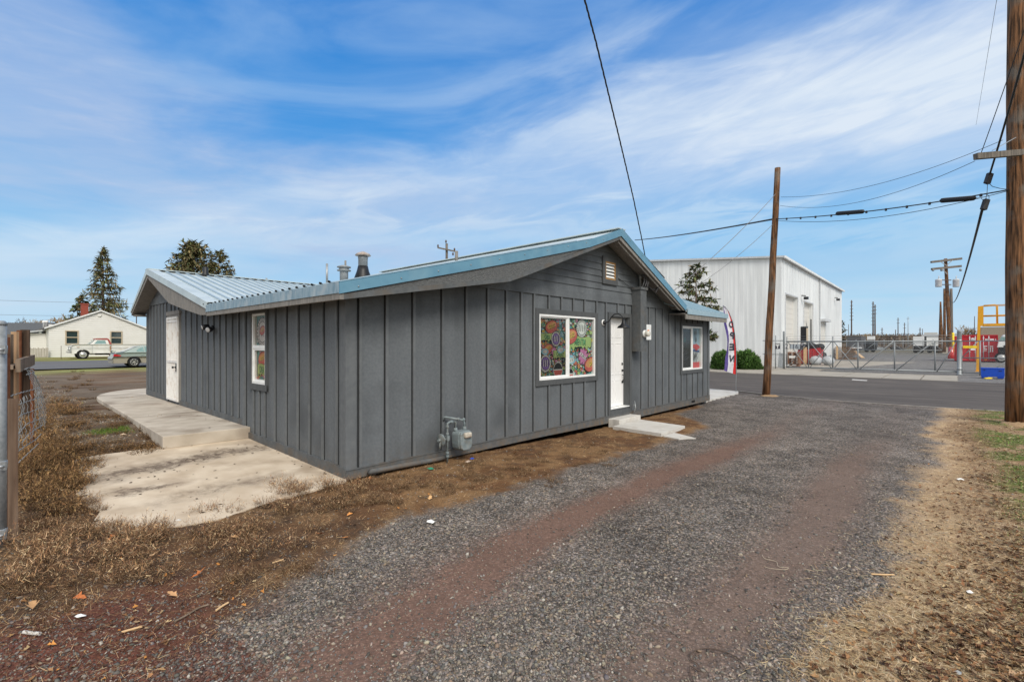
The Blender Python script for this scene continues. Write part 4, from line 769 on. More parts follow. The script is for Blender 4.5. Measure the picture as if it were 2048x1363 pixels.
for i in range(4): mb.tube([(8.35-.03*i, -.46, 3.36), (8.25-.05*i, -.35, 3.18-.05*i), (8.1-.05*i, -.25, 3.12+.02*i), (7.9, -.14, 3.36-.07*i)], .013, 6)
shop.part('loose_cable', mb, M['cable'])
# roof vents (sub-parts of the roof)
def onroof(px, v_): u_, z_ = onU(px, 500, v_); return u_, float(zm(u_))
def pipe(px, v_, ytop, r, m, name, boot=0, cap=None):
    u_, z_ = onroof(px, v_); zt = onU(px, ytop, v_)[1]; mb = MB(); mb.lathe((u_, v_, z_-.05), [(r, 0), (r, zt-z_+.05)], 12); o = shop.part(name, mb, m, roof)
    return u_, z_, zt
pipe(654, 3.4, 527, .022, M['steel'], 'vent_pipe'); pipe(913, 3.2, 502, .04, M['rawboard'], 'vent_pipe'); pipe(691, 4.2, 521, .022, M['rawboard'], 'vent_pipe')
u_, z_ = onroof(688, 3.6); mb = MB(); zt = onU(688, 538, 3.6)[1]; mb.lathe((u_, 3.6, z_-.05), [(.085, 0), (.085, zt-z_-.02), (.085, zt-z_), (.14, zt-z_+.01), (.14, zt-z_+.03), (.10, zt-z_+.04), (.10, zt-z_+.07), (.14, zt-z_+.08), (.14, zt-z_+.10), (.05, zt-z_+.13)], 14); shop.part('flue_vent', mb, M['galv'], roof)
u_, z_ = onroof(726, 3.6); zt = onU(726, 503, 3.6)[1]; hh = zt-z_; mb = MB(); mb.lathe((u_, 3.6, z_), [(.10, .1), (.10, hh*.72), (.105, hh*.73), (.105, hh*.80), (.09, hh*.81), (.09, hh*.86)], 16); sp = shop.part('chimney_pipe', mb, M['galv'], roof)
mb = MB(); mb.lathe((u_, 3.6, z_), [(.14, hh*.83), (.17, hh*.85), (.14, hh*.92), (.03, hh*1.0)], 16); shop.part('chimney_cap', mb, mat('rusty_cap', (.3, .24, .2), (.55, .5, .46), scale=14, rough=.5, metal=.3), roof)
mb = MB(); mb.lathe((u_, 3.6, z_-.06), [(.19, 0), (.18, .08), (.13, .22), (.105, .33)], 16); shop.part('chimney_boot', mb, M['black'], roof)
v_ = 9.45; u_, z_ = onU(411, 548, v_); mb = MB(); mb.lathe((u_, v_, 3.60), [(.10, 0), (.085, .1), (.065, .14), (.065, .28), (.05, .29)], 12); shop.part('vent_pipe', mb, M['black'], roof)
mb = MB(); u2, z2 = onU(533, 556, 10.6); mb.lathe((u2, 10.6, 3.0), [(.03, 0), (.03, z2-3.0)], 8); shop.part('vent_pipe', mb, M['steel'], roof)
# ---- fittings on the walls
t = Thing('gas_meter', 'blue-grey gas meter with regulator piped up beside the shop wall', 'gas meter', (1.55, -.16, 0))
d = .20; gu, gz_ = onU(893, 870, -d)
R_ = .021
mb = MB(); mb.tube([(1.545, -d, -.03), (1.545, -d, .64), (1.55, -d, .70), (1.60, -d, .72), (1.72, -d, .72)], R_, 10); mb.tube([(1.62, -.02, .72), (1.62, -.05, .80), (1.64, -.08, .80), (2.02, -.2, .72), (2.03, -.22, .66), (2.03, -.22, .58)], R_, 10); mb.tube([(1.74, -d-.02, .72), (1.76, -.22, .70), (1.76, -.22, .56)], R_, 10); t.part('pipe', mb, M['greypipe'])
mb = MB()
for z in (.06, .12, .36, .48, .62): mb.lathe((1.545, -d, z), [(.03, 0), (.032, .01), (.032, .035), (.03, .045)], 8)
for p in ((1.66, -d, .72), (1.9, -.165, .745)): mb.lathe(p, [(.031, -.02), (.031, .03)], 8, (1, -.2, 0))
for p in ((2.03, -.22, .56), (1.76, -.22, .56)): mb.lathe(p, [(.034, -.03), (.045, 0), (.034, .04)], 10)
mb.ball((2.03, -.2, .73), .036); mb.box(1.51, 1.58, -.23, -.17, .38, .47); t.part('pipe_fitting', mb, M['greypipe'])
mb = MB(); P = [(1.70, .30), (1.72, .22), (1.80, .17), (1.98, .17), (2.06, .22), (2.08, .30), (2.08, .50), (2.04, .545), (1.74, .545), (1.70, .50)]
mb.prism(P, -.36, -.17, 'y'); mb.prism([(a*.94+.113, b_*.94+.02) for a, b_ in P], -.40, -.361, 'y'); bd = t.part('meter_body', mb, M['greypipe']); bv = bd.modifiers.new('edge', 'BEVEL'); bv.width = .02; bv.segments = 3
mb = MB(); mb.box(1.80, 2.0, -.45, -.37, .42, .52); x = t.part('meter_index', mb, mat('weathered_index', (.38, .33, .26), (.6, .56, .48), scale=16, rough=.7, dirt=(.2, .12, .08), dscale=9, damt=.8)); bv = x.modifiers.new('edge', 'BEVEL'); bv.width = .02; bv.segments = 3
mb = MB(); cx, cz = 1.37, .41; mb.lathe((cx, -d, cz), [(.02, -.035), (.05, -.03), (.105, -.012), (.115, -.006), (.115, .006), (.105, .012), (.06, .03), (.03, .035)], 20, (-1, .1, 0)); mb.tube([(cx, -d, cz), (1.5, -d, .41)], .02, 8); mb.tube([(cx, -d, cz), (cx-.10, -d-.01, cz)], .026, 8); mb.tube([(cx-.04, -d-.01, cz-.03), (cx-.07, -d-.03, cz-.09), (cx-.07, -d-.03, cz-.15)], .014, 6); t.part('regulator', mb, M['greypipe'])
for o in t.e.children:
    for vt in o.data.vertices: vt.co = Vector(((vt.co.x+t.org[0]-1.545)*.68+1.55-t.org[0], (vt.co.y+t.org[1])*.9-t.org[1], (vt.co.z)*.80))
mb = MB(); P = [onU(x, y, -.09) for x, y in ((742, 947), (800, 936), (860, 925), (895, 917))]; mb.tube([(P[0][0], -.04, P[0][1]-.01)]+[(a, -.085, b_+.03) for a, b_ in P], .036, 12); single('drain_pipe', mb, M['skirt'], (.4, -.08, 0), label='grey painted pipe running low along the shop skirt to the gas meter', cat='pipe')
t = Thing('wall_lamp', 'black gooseneck barn lamp beside the white front door', 'lamp', (6.28, 0, 2.25))
lu, lz = onU(1206, 645, 0); mb = MB(); mb.lathe((lu, -.0, lz), [(.07, 0), (.07, .02), (.045, .03)], 14, (0, -1, 0)); t.part('mount', mb, M['white'])
mb = MB(); mb.lathe((lu, -.03, lz), [(.055, 0), (.05, .03), (.02, .05)], 12, (0, -1, 0)); mb.tube([(lu, -.06, lz), (lu+.02, -.14, lz+.02), (lu+.04, -.19, lz+.12), (lu+.05, -.26, lz+.18), (lu+.06, -.36, lz+.19), (lu+.07, -.45, lz+.13), (lu+.07, -.48, lz+.04)], .011, 8); t.part('arm', mb, M['black'])
mb = MB(); mb.lathe((lu+.07, -.48, lz+.05), [(.03, .02), (.035, -.05), (.05, -.07), (.06, -.10), (.12, -.14), (.145, -.175), (.14, -.18)], 18); t.part('lamp_shade', mb, M['black'])
t = Thing('flood_light', 'small twin head black floodlight under the west eave', 'lamp', (0, 5.4, 2.1))
fv_, fz_ = onV(428, 655, 0); mb = MB(); mb.lathe((0, fv_, fz_), [(.05, 0), (.05, .04), (.02, .06)], 10, (-1, 0, 0)); mb.tube([(-.05, fv_, fz_), (-.1, fv_+.08, fz_+.02)], .015, 6); mb.tube([(-.05, fv_, fz_), (-.1, fv_-.08, fz_-.02)], .015, 6); t.part('mount', mb, M['black'])
for s_ in (1, -1):
    mb = MB(); ax = Vector((-.9, .35*s_-.3, -.25)); mb.lathe((-.08, fv_+.12*s_, fz_+.03*s_), [(.03, -.03), (.05, .02), (.06, .10), (.055, .105)], 12, ax); hd = t.part('lamp_head', mb, M['black'])
    mb = MB(); mb.lathe(Vector((-.08, fv_+.12*s_, fz_+.03*s_))+ax.normalized()*.106, [(.05, 0), (.04, .006)], 12, ax); t.part('lens', mb, mat('lamp_lens', (.5, .5, .5), rough=.2), hd)
t = Thing('electric_meter', 'round glass electric meter on the grey boxed chase', 'electric meter', (7.65, -.26, 2.1))
mu, mz = onU(1287, 667, -.26); mu = 7.66; mb = MB(); mb.lathe((mu, -.262, mz), [(.085, 0), (.09, .02), (.085, .05)], 18, (0, -1, 0)); t.part('socket_ring', mb, M['white'])
mb = MB(); mb.lathe((mu, -.31, mz), [(.072, 0), (.07, .07), (.06, .1), (.02, .105)], 18, (0, -1, 0)); t.part('glass_cover', mb, mat('meter_glass', (.55, .53, .46), (.7, .68, .6), scale=30, rough=.15))
t = Thing('breaker_box', 'pale grey breaker box with an orange sticker right of the electric meter', 'electrical box', (8.1, 0, 2.1))
b0_, bz1 = onU(1297, 657, -.1); b1_, bz0 = onU(1305, 683, -.1); mb = MB(); mb.box(7.93, 8.28, -.14, -.02, 1.86, 2.26); t.part('box', mb, M['galv']); mb = MB(); mb.box(7.94, 8.27, -.15, -.141, 1.87, 2.25); t.part('cover', mb, M['white'])
mb = MB(); mb.box(8.06, 8.16, -.153, -.151, 2.02, 2.12); t.part('sticker', mb, M['orange']); mb = MB(); mb.tube([(7.97, -.08, 1.86), (7.97, -.08, 1.83), (7.9, -.08, 1.81), (7.81, -.08, 1.81)], .02, 6); t.part('conduit', mb, M['black'])
mb = MB(); mb.tube([(7.44, -.12, .07), (7.45, -.15, .25), (7.5, -.10, .38)], .011, 6); mb.tube([(7.44, -.12, .25), (7.6, -.1, .20)], .008, 5); mb.tube([(7.40, -.14, .30), (7.52, -.1, .26)], .01, 5); single('hose_tap', mb, M['steel'], (7.44, -.12, .07), label='thin bent metal tap standing up by the entrance step', cat='tap')
# ================================================================== neighbours, vehicles
hv = 55.; hz0 = .54; HU0, HU1 = .70, 8.0; HP = 4.35; ez = 3.36; pz = 5.0
t = Thing('house', 'cream sided house with a shallow gable and red brick chimney across the side street', 'house', (HP, hv, hz0))
hw_ = onU(132.5, 661.5, hv)[0]; hw2 = onU(155.5, 688, hv)[0]; hw3 = onU(222, 661.5, hv)[0]; hw4 = onU(243, 688, hv)[0]; wz0, wz1 = onU(144, 686.5, hv)[1], onU(144, 662, hv)[1]
mb = MB(); holes = [(hw_, hw2, wz0, wz1), (hw3, hw4, wz0, wz1)]; xs = sorted([HU0, HU1, hw_, hw2, hw3, hw4]); zs = [hz0-.3, wz0, wz1, ez]
wallgrid(mb, 'u', xs, zs, holes, hv, hv+.15); mb.prism([(HU0, ez), (HU1, ez), (HP, pz)], hv, hv+.15, 'y'); mb.box(HU0, HU0+.15, hv+.151, hv+12, hz0-.3, ez); mb.box(HU1-.15, HU1, hv+.151, hv+12, hz0-.3, ez)
z = hz0
while z < pz-.15:                                    # lap courses
    a = HU0 if z < ez else HU0+(z-ez)/(pz-ez)*(HP-HU0); b_ = HU1 if z < ez else HU1-(z-ez)/(pz-ez)*(HU1-HP)
    if z >= ez: a += .3; b_ -= .3
    if b_ <= a: break
    segs = [(a, b_)]
    if wz0-.1 < z < wz1: segs = [(a, hw_), (hw2, hw3), (hw4, b_)]
    for p, q in segs: mb.add([(p, hv-.032, z), (q, hv-.032, z), (q, hv-.004, z+.19), (p, hv-.004, z+.19), (p, hv, z), (q, hv, z)], [(0, 1, 2, 3), (4, 5, 1, 0)])
    z += .20
t.part('wall', mb, M['siding'])
mb = MB(); mb.slab([(HU0-.3, hv-.2, ez-.12), (HP, hv-.2, pz+.03), (HP, hv+12, pz+.03), (HU0-.3, hv+12, ez-.12)], .1); mb.slab([(HP, hv-.2, pz+.03), (HU1+.3, hv-.2, ez-.12), (HU1+.3, hv+12, ez-.12), (HP, hv+12, pz+.03)], .1); rf = t.part('roof', mb, M['shingle'])
mb = MB(); mb.slab([(HU0-.3, hv-.22, ez-.13), (HP, hv-.22, pz+.02), (HP, hv-.2, pz+.02), (HU0-.3, hv-.2, ez-.13)], .12); mb.slab([(HP, hv-.22, pz+.02), (HU1+.3, hv-.22, ez-.13), (HU1+.3, hv-.2, ez-.13), (HP, hv-.2, pz+.02)], .12); t.part('fascia', mb, M['white'])
c0 = onU(163, 606, hv+2); c1 = onU(177, 630, hv+2); mb = MB(); mb.box(c0[0], c1[0], hv+2, hv+2.7, 4.0, c0[1]); mb.box(c0[0]-.05, c1[0]+.05, hv+1.95, hv+2.75, c0[1]-.1, c0[1]); t.part('chimney', mb, M['brick'], rf)
mb = MB(); mb.lathe((HP-.1, hv-.05, 4.5), [(.16, 0), (.16, .03), (.1, .04)], 12, (0, -1, 0)); t.part('gable_vent', mb, M['siding'])
for a, b_ in ((hw_, hw2), (hw3, hw4)):
    mb = MB(); frame(mb, a-.08, b_+.08, wz0-.12, wz1+.08, .1, hv-.07, hv+.02); mb.box(a, b_, hv-.05, hv+.03, (wz0+wz1)/2-.04, (wz0+wz1)/2+.04); f_ = t.part('window', mb, M['tan'])
    mb = MB(); mb.box(a, b_, hv+.04, hv+.06, wz0, wz1); t.part('pane', mb, M['glassdark'], f_)
mb = MB(); A0 = onU(28, 665, hv+3)[0]; mb.box(A0+.2, HU0+.6, hv+3, hv+8, hz0-.3, 2.75); z = hz0
while z < 2.7: mb.add([(A0+.2, hv+2.965, z), (HU0, hv+2.965, z), (HU0, hv+2.996, z+.19), (A0+.2, hv+2.996, z+.19)], [(0, 1, 2, 3)]); z += .20
t.part('side_wing', mb, M['siding'])
mb = MB(); mb.slab([(A0, hv+2.6, 2.78), (HU0+.2, hv+2.6, 3.15), (HU0+.2, hv+8, 3.15), (A0, hv+8, 2.78)], .12); t.part('side_roof', mb, M['farroof'], rf)
for x in (88.5, 93): mb = MB(); u_, z_ = onU(x, 645, hv+4); mb.lathe((u_, hv+4, 2.9), [(.11, 0), (.11, z_-2.9), (.16, z_-2.88), (.16, z_-2.75), (.05, z_-2.7)], 10); t.part('flue', mb, M['white'], rf)
x0, _, z0 = atY(-60, 668, 66); x1, _, _ = atY(46, 668, 66); zr = atY(20, 652, 68)[2]
def gabled(name, label, xa, xb, Y0, D, zb, ze, zr, wm, rm, cat='building', group=None, door=None):
    t = Thing(name, label, cat, ((xa+xb)/2, Y0, zb), 'W', group=group); mb = MB(); mb.box(xa, xb, Y0, Y0+D, zb, ze); t.part('wall', mb, wm)
    mb = MB(); mb.add([(xa-.3, Y0-.4, ze-.1), (xb+.3, Y0-.4, ze-.1), (xb+.3, Y0+D/2, zr), (xa-.3, Y0+D/2, zr), (xb+.3, Y0+D+.4, ze-.1), (xa-.3, Y0+D+.4, ze-.1)], [(0, 1, 2, 3), (3, 2, 4, 5), (0, 3, 5), (1, 4, 2)]); t.part('roof', mb, rm); return t
gabled('house', 'low house with a long dark roof behind the plank fence at the left', x0, x1, 66, 9, .2, z0, zr+.6, M['siding'], M['slate'], 'house')
# grey picket fence by the house
mb = MB(); fv = hv-.4; u0 = onU(56, 700, fv)[0]; u1 = onU(97, 700, fv)[0]; zt = onU(75, 695.5, fv)[1]; n_ = 13
for i in range(n_): a = u0+(u1-u0)*i/n_; mb.box(a+.01, a+(u1-u0)/n_-.01, fv, fv+.03, hz0-.2, zt+.04*math.sin(i*2.3))
single('wooden_fence', mb, mat('silver_fence_wood', (.3, .27, .22), (.46, .42, .36), scale=9, stretch=(1, 1, .2), rough=.9), (u0, fv, hz0), label='short weathered grey board fence beside the cream house', cat='fence')
# ---- pickup
def wheel(t, u_, v_, z_, r, wd, side, hub, spokes=0):
    mb = MB(); mb.lathe((u_, v_+side*wd/2, z_), [(r*.6, -wd), (r*.93, -wd), (r, -wd*.85), (r, -wd*.15), (r*.93, 0), (r*.66, .0), (r*.6, -.03)], 28, (0, side, 0)); w_ = t.part('wheel', mb, M['rubber'])
    mb = MB()
    if spokes:
        mb.lathe((u_, v_+side*wd/2, z_), [(r*.62, -.05), (r*.66, 0), (r*.60, .003), (r*.57, -.03), (r*.56, -.06)], 28, (0, side, 0)); mb.lathe((u_, v_+side*wd/2, z_), [(r*.15, -.03), (r*.15, .0), (r*.1, .01)], 12, (0, side, 0))
        for k in range(spokes):
            a = 2*PI*k/spokes+.3; mb.beam((u_+r*.1*math.cos(a), v_+side*(wd/2-.015), z_+r*.1*math.sin(a)), (u_+r*.6*math.cos(a), v_+side*(wd/2-.015), z_+r*.6*math.sin(a)), .035, .07, (0, 1, 0))
    else: mb.lathe((u_, v_+side*wd/2, z_), [(r*.66, -.05), (r*.64, 0), (r*.55, -.02), (r*.42, -.015), (r*.34, .03), (r*.2, .045), (r*.05, .05)], 28, (0, side, 0))
    t.part('rim', mb, hub, w_)
def bodyprofile(top, bottom, wheels, r, zc):
    """side outline: top list left->right, then bottom right->left with arches"""
    P = list(top); P.append((top[-1][0], bottom))
    for wu in sorted(wheels, reverse=True):
        a0 = math.asin(max(-1, min(1, (bottom-zc)/r)))
        for k in range(9): a = a0+(PI-2*a0)*k/8; P.append((wu+r*math.cos(a), zc+r*math.sin(a)))
    P.append((top[0][0], bottom)); return P
def bodyshell(mb, P, v0, v1, tuck=.08, zmid=.9):     # outline extruded with tucked shoulders
    n = len(P); secs = [(v0+tuck, .985), (v0, 1.), (v1, 1.), (v1-tuck, .985)]
    cxm = sum(p[0] for p in P)/n; vs = []
    for vv, s in secs: vs += [(cxm+(p[0]-cxm)*s, vv, p[1] if s == 1 else p[1]-(.02 if p[1] > zmid else -.0)) for p in P]
    fs = [tuple(range(n)), tuple(range(4*n-1, 3*n-1, -1))]
    for k in range(3): fs += [(k*n+i, (k+1)*n+i, (k+1)*n+(i+1) % n, k*n+(i+1) % n) for i in range(n)]
    mb.add(vs, fs)
tv = 49.5; tz = float(hgt(2.5, tv)); tu = 1.72; W0 = tv; W1 = tv+1.95
t = Thing('pickup_truck', 'old white pickup truck with red roof and rust, parked by the cream house', 'pickup truck', (tu+2.6, tv+1, tz))
wr = .385; wz = tz+wr; wf = tu+.78; wb = wf+3.35; L_ = 5.3
P = bodyprofile([(tu+.02, tz+.62), (tu, tz+.95), (tu+.05, tz+1.16), (tu+.25, tz+1.235), (tu+1.35, tz+1.27), (tu+2.62, tz+1.27)], tz+.50, [wf], .455, wz)
mb = MB(); bodyshell(mb, P, W0, W1); b = t.part('body', mb, M['truckwhite'])
P = bodyprofile([(tu+2.66, tz+1.25), (tu+L_-.1, tz+1.25), (tu+L_, tz+1.2)], tz+.50, [wb], .455, wz); mb = MB(); bodyshell(mb, P, W0, W1, .05); t.part('cargo_bed', mb, M['truckwhite'])
mb = MB(); mb.box(tu+.02, tu+L_, W0-.012, W0-.0, tz+.93, tz+.95); t.part('side_moulding', mb, M['steel'])
def cab(mb, pts, v0, v1, inset):
    n = len(pts); zl = min(p[1] for p in pts); zh = max(p[1] for p in pts); f = lambda z: inset*(z-zl)/(zh-zl)
    mb.add([(a, v0+f(z), z) for a, z in pts]+[(a, v1-f(z), z) for a, z in pts], [tuple(range(n)), tuple(range(2*n-1, n-1, -1))]+[(i, i+n, (i+1) % n+n, (i+1) % n) for i in range(n)])
mb = MB(); cab(mb, [(tu+1.22, tz+1.26), (tu+1.62, tz+1.70), (tu+2.44, tz+1.72), (tu+2.60, tz+1.26)], W0+.04, W1-.04, .14); t.part('cab', mb, M['truckwhite'])
mb = MB(); cab(mb, [(tu+1.58, tz+1.69), (tu+1.66, tz+1.78), (tu+2.38, tz+1.81), (tu+2.53, tz+1.73), (tu+2.70, tz+1.27), (tu+2.55, tz+1.27), (tu+2.42, tz+1.67)], W0+.03, W1-.03, .14); t.part('roof', mb, M['truckred'])
mb = MB(); f = lambda z: W0+.04+.14*(z-1.26-tz)/.46-.006
mb.add([(a, f(z), z) for a, z in ((tu+1.50, tz+1.31), (tu+1.74, tz+1.61), (tu+2.26, tz+1.61), (tu+2.33, tz+1.31))], [(0, 1, 2, 3)]); t.part('side_window', mb, M['glassgreen'])
mb = MB(); mb.add([(tu+1.25, W0+.15, tz+1.30), (tu+1.58, W0+.26, tz+1.67), (tu+1.58, W1-.26, tz+1.67), (tu+1.25, W1-.15, tz+1.30)], [(0, 1, 2, 3)]); mb.v = [(a-.03, b_, c) for a, b_, c in mb.v]; t.part('windscreen', mb, M['glassgreen'])
mb = MB(); mb.box(tu+1.36, tu+1.375, W0-.004, W0, tz+.52, tz+1.25); mb.box(tu+2.6, tu+2.62, W0-.005, W0, tz+.52, tz+1.2); mb.box(tu+2.5, tu+2.56, W0-.014, W0, tz+1.05, tz+1.08); t.part('door_seam', mb, M['steel'])
mb = MB(); mb.box(tu+2.56, tu+2.66, W0-.006, W0, tz+.62, tz+1.12); mb.box(tu+.35, tu+.55, W0-.006, W0, tz+1.04, tz+1.07); t.part('rust_patch', mb, M['rust'])
mb = MB(); mb.box(tu-.05, tu+.04, W0+.1, W1-.1, tz+.72, tz+1.06); t.part('grille', mb, M['steel'])
for vv in (W0+.28, W1-.28): mb = MB(); mb.lathe((tu-.05, vv, tz+.88), [(.11, 0), (.1, .03), (.05, .05)], 14, (-1, 0, 0)); t.part('headlight', mb, M['white'])
mb = MB(); mb.box(tu-.14, tu-.02, W0-.02, W1+.02, tz+.50, tz+.66); bp_ = t.part('bumper', mb, M['chrome'])
mb = MB(); mb.box(tu+.4, tu+L_-.2, W0+.3, W1-.3, tz+.40, tz+.52); mb.tube([(tu+1.6, W0+.3, tz+.4), (tu+3.4, W0+.3, tz+.38)], .05); t.part('chassis', mb, M['black'])
for a in (wf, wb): wheel(t, a, W0+.12, wz, wr, .2, -1, M['chrome']); wheel(t, a, W1-.12, wz, wr, .2, 1, M['chrome'])
mb = MB(); mb.tube([(tu-.55, tv+.8, tz), (tu-.55, tv+.8, tz+1.15)], .02, 6); single('stake', mb, M['bark'], (tu-.55, tv+.8, tz), label='thin dark stake standing in the grass in front of the pickup', cat='stake')
# ---- sedan
sv = 33.9; sz = float(hgt(3.5, 34.2))+.03; su = 2.30
t = Thing('sedan_car', 'sage green sedan with tan lower body parked on the side street', 'car', (su+2.3, sv+.9, sz))
wr = .315; wz = sz+wr; w1_ = su+1.12; w2_ = w1_+2.63; W0, W1 = sv, sv+1.72
low = [(su+.02, sz+.42), (su-.02, sz+.55), (su+.04, sz+.66), (su+4.55, sz+.62), (su+4.66, sz+.5)]
P = bodyprofile(low, sz+.24, [w1_, w2_], .375, wz); mb = MB(); bodyshell(mb, P, W0, W1, .10, 9); t.part('lower_body', mb, M['cartan'])
up_ = [(su+.06, sz+.66), (su+.10, sz+.84), (su+.22, sz+.95), (su+.62, sz+.97), (su+1.2, sz+.98), (su+3.2, sz+.97), (su+4.2, sz+.86), (su+4.55, sz+.72), (su+4.6, sz+.62)]
mb = MB(); n = len(up_)
vs = []
for vv, dz in ((W0+.10, 0), (W0+.012, -.03), (W1-.012, -.03), (W1-.10, 0)): vs += [(a, vv, z+(dz if z > sz+.8 else 0)) for a, z in up_]
mb.add(vs, [tuple(range(n)), tuple(range(4*n-1, 3*n-1, -1))]+[(k*n+i, (k+1)*n+i, (k+1)*n+(i+1) % n, k*n+(i+1) % n) for k in range(3) for i in range(n)]); t.part('body', mb, M['cargreen'])
mb = MB(); cab(mb, [(su+.55, sz+.955), (su+.95, sz+1.16), (su+1.45, sz+1.37), (su+2.0, sz+1.42), (su+2.7, sz+1.40), (su+3.1, sz+1.26), (su+3.6, sz+.965)], W0+.05, W1-.05, .20); t.part('cabin', mb, M['cargreen'])
f = lambda z: W0+.05+.20*(z-.955-sz)/.465-.008
mb = MB(); mb.add([(a, f(z), z) for a, z in ((su+1.28, sz+1.0), (su+1.25, sz+1.07), (su+1.38, sz+1.20), (su+1.62, sz+1.30), (su+1.66, sz+1.0))], [tuple(range(5))]); mb.add([(a, f(z), z) for a, z in ((su+1.70, sz+1.0), (su+1.70, sz+1.32), (su+2.3, sz+1.34), (su+2.34, sz+1.0))], [(0, 1, 2, 3)]); mb.add([(a, f(z), z) for a, z in ((su+2.40, sz+1.0), (su+2.38, sz+1.34), (su+2.7, sz+1.32), (su+3.3, sz+1.0))], [(0, 1, 2, 3)]); t.part('side_window', mb, M['glassgreen'])
mb = MB(); mb.add([(su+.60, W0+.16, sz+.995), (su+1.36, W0+.28, sz+1.35), (su+1.36, W1-.28, sz+1.35), (su+.60, W1-.16, sz+.995)], [(0, 1, 2, 3)]); mb.v = [(a-.02, b_, c+.012) for a, b_, c in mb.v]; t.part('rear_window', mb, M['carroof'])
mb = MB(); mb.add([(su+3.60, W0+.16, sz+.98), (su+3.10, W0+.26, sz+1.27), (su+3.10, W1-.26, sz+1.27), (su+3.60, W1-.16, sz+.98)], [(0, 1, 2, 3)]); mb.v = [(a+.02, b_, c+.012) for a, b_, c in mb.v]; t.part('windscreen', mb, M['glassdark'])
mb = MB(); mb.beam((su+.12, W0+.12, sz+1.06), (su+.12, W1-.12, sz+1.06), .22, .03, (.3, 0, 1)); mb.box(su+.14, su+.2, W0+.16, W0+.22, sz+.93, sz+1.06); mb.box(su+.14, su+.2, W1-.22, W1-.16, sz+.93, sz+1.06); t.part('spoiler', mb, M['carroof'])
for a, s_ in ((W0, -1), (W1, 1)):
    mb = MB(); mb.add([(su+.03, a-s_*.12, sz+.72), (su+.08, a-s_*.12, sz+.86), (su+.10, a+s_*.006, sz+.86), (su+.46, a+s_*.006, sz+.77), (su+.42, a+s_*.006, sz+.70), (su+.05, a+s_*.006, sz+.71)], [(0, 1, 2, 5), (2, 3, 4, 5)]); t.part('tail_light', mb, M['redlamp'])
mb = MB(); mb.box(su+1.45, su+1.62, W0-.012, W0, sz+.84, sz+.865); mb.box(su+2.5, su+2.66, W0-.012, W0, sz+.84, sz+.865); t.part('door_handle', mb, M['cargreen'])
for a in (w1_, w2_): wheel(t, a, W0+.10, wz, wr, .19, -1, M['chrome'], 7); wheel(t, a, W1-.10, wz, wr, .19, 1, M['chrome'], 7)
# ================================================================== warehouse
WC = np.array((21.9, 39.3)); wa = np.array((.658, .753)); wb_ = np.array((-.753, .658)); 
wangle = math.atan2(wa[1], wa[0])
class WT(Thing):                                     # frame: x along the door side, y along the gable side
    def __init__(s, name, label, cat, org, group=None):
        s.e = bpy.data.objects.new(name, None); COL.objects.link(s.e); props(s.e, label, cat, group); s.org = org; p = WC+wa*org[0]+wb_*org[1]; s.e.location = (p[0], p[1], org[2]); s.e.rotation_euler = (0, 0, wangle)
def onW(px, py):                                     # door-side plane
    t_ = (px-CX)/F; s_ = (t_*WC[1]-WC[0])/(wa[0]-t_*wa[1]); return s_, H+(HY-py)/F*(WC[1]+s_*wa[1])
t = WT('warehouse', 'large white ribbed steel warehouse with two roll-up doors across the street', 'warehouse', (0, 0, -.1))
LX, LY, ZE, ZP = 33.9, 40., 8.85, 10.5
d1a, d1z = onW(1570, 589); d1b, _ = onW(1594.5, 589); d1z = onW(1580, 591)[1]; d2a = onW(1607, 604)[0]; d2b = onW(1625, 604)[0]; d2z = onW(1612, 604)[1]; pa = onW(1641, 642)[0]; pb = onW(1651, 642)[0]; pz_ = onW(1646, 645)[1]
mb = MB(); hs = [(d1a, d1b, -1, d1z), (d2a, d2b, -1, d2z), (pa, pb, -1, pz_)]; xs = sorted([0, LX]+[h[i] for h in hs for i in (0, 1)]); zs = sorted([-.15, ZE, d1z, d2z, pz_]); zs = [a for i, a in enumerate(zs) if i == 0 or a-zs[i-1] > .01]
wallgrid(mb, 'u', xs, zs, hs, 0, .4)
mb.prism([(0.401, -.15), (LY, -.15), (LY, ZE), (LY/2, ZP), (.401, ZE)], 0, .3, 'x'); mb.box(LX-.3, LX, .401, LY, -.15, ZE); wl = t.part('wall', mb, M['whsteel'])
mb = MB(); x = .5                                    # ribs on both faces
while x < LX:
    z1 = ZE; z0 = -.1
    for h in hs:
        if h[0]-.2 < x < h[1]+.2: z0 = h[3]+.15
    mb.box(x-.02, x+.02, -.014, 0, z0, z1); x += .9
y = .5
while y < 26: zt_ = ZE+(ZP-ZE)*min(y/(LY/2), 1); mb.box(-.009, 0, y-.03, y+.03, -.1, zt_-.3); y += .305
t.part('wall_ribs', mb, M['whsteel'])
mb = MB(); mb.slab([(-.25, -.25, ZE+.02), (LX+.2, -.25, ZE+.02), (LX+.2, LY/2, ZP+.05), (-.25, LY/2, ZP+.05)], .15); mb.slab([(-.25, LY/2, ZP+.05), (LX+.2, LY/2, ZP+.05), (LX+.2, LY+.2, ZE), (-.25, LY+.2, ZE)], .15); t.part('roof', mb, M['farroof'])
mb = MB(); mb.box(-.1, LX+.1, -.33, -.22, ZE-.16, ZE+.03); t.part('gutter', mb, M['whsteel'])
dxp = onW(1638, 560)[0]; mb = MB(); mb.box(dxp-.07, dxp+.07, -.14, -.03, 0, ZE-.1); t.part('downpipe', mb, M['farroof'])
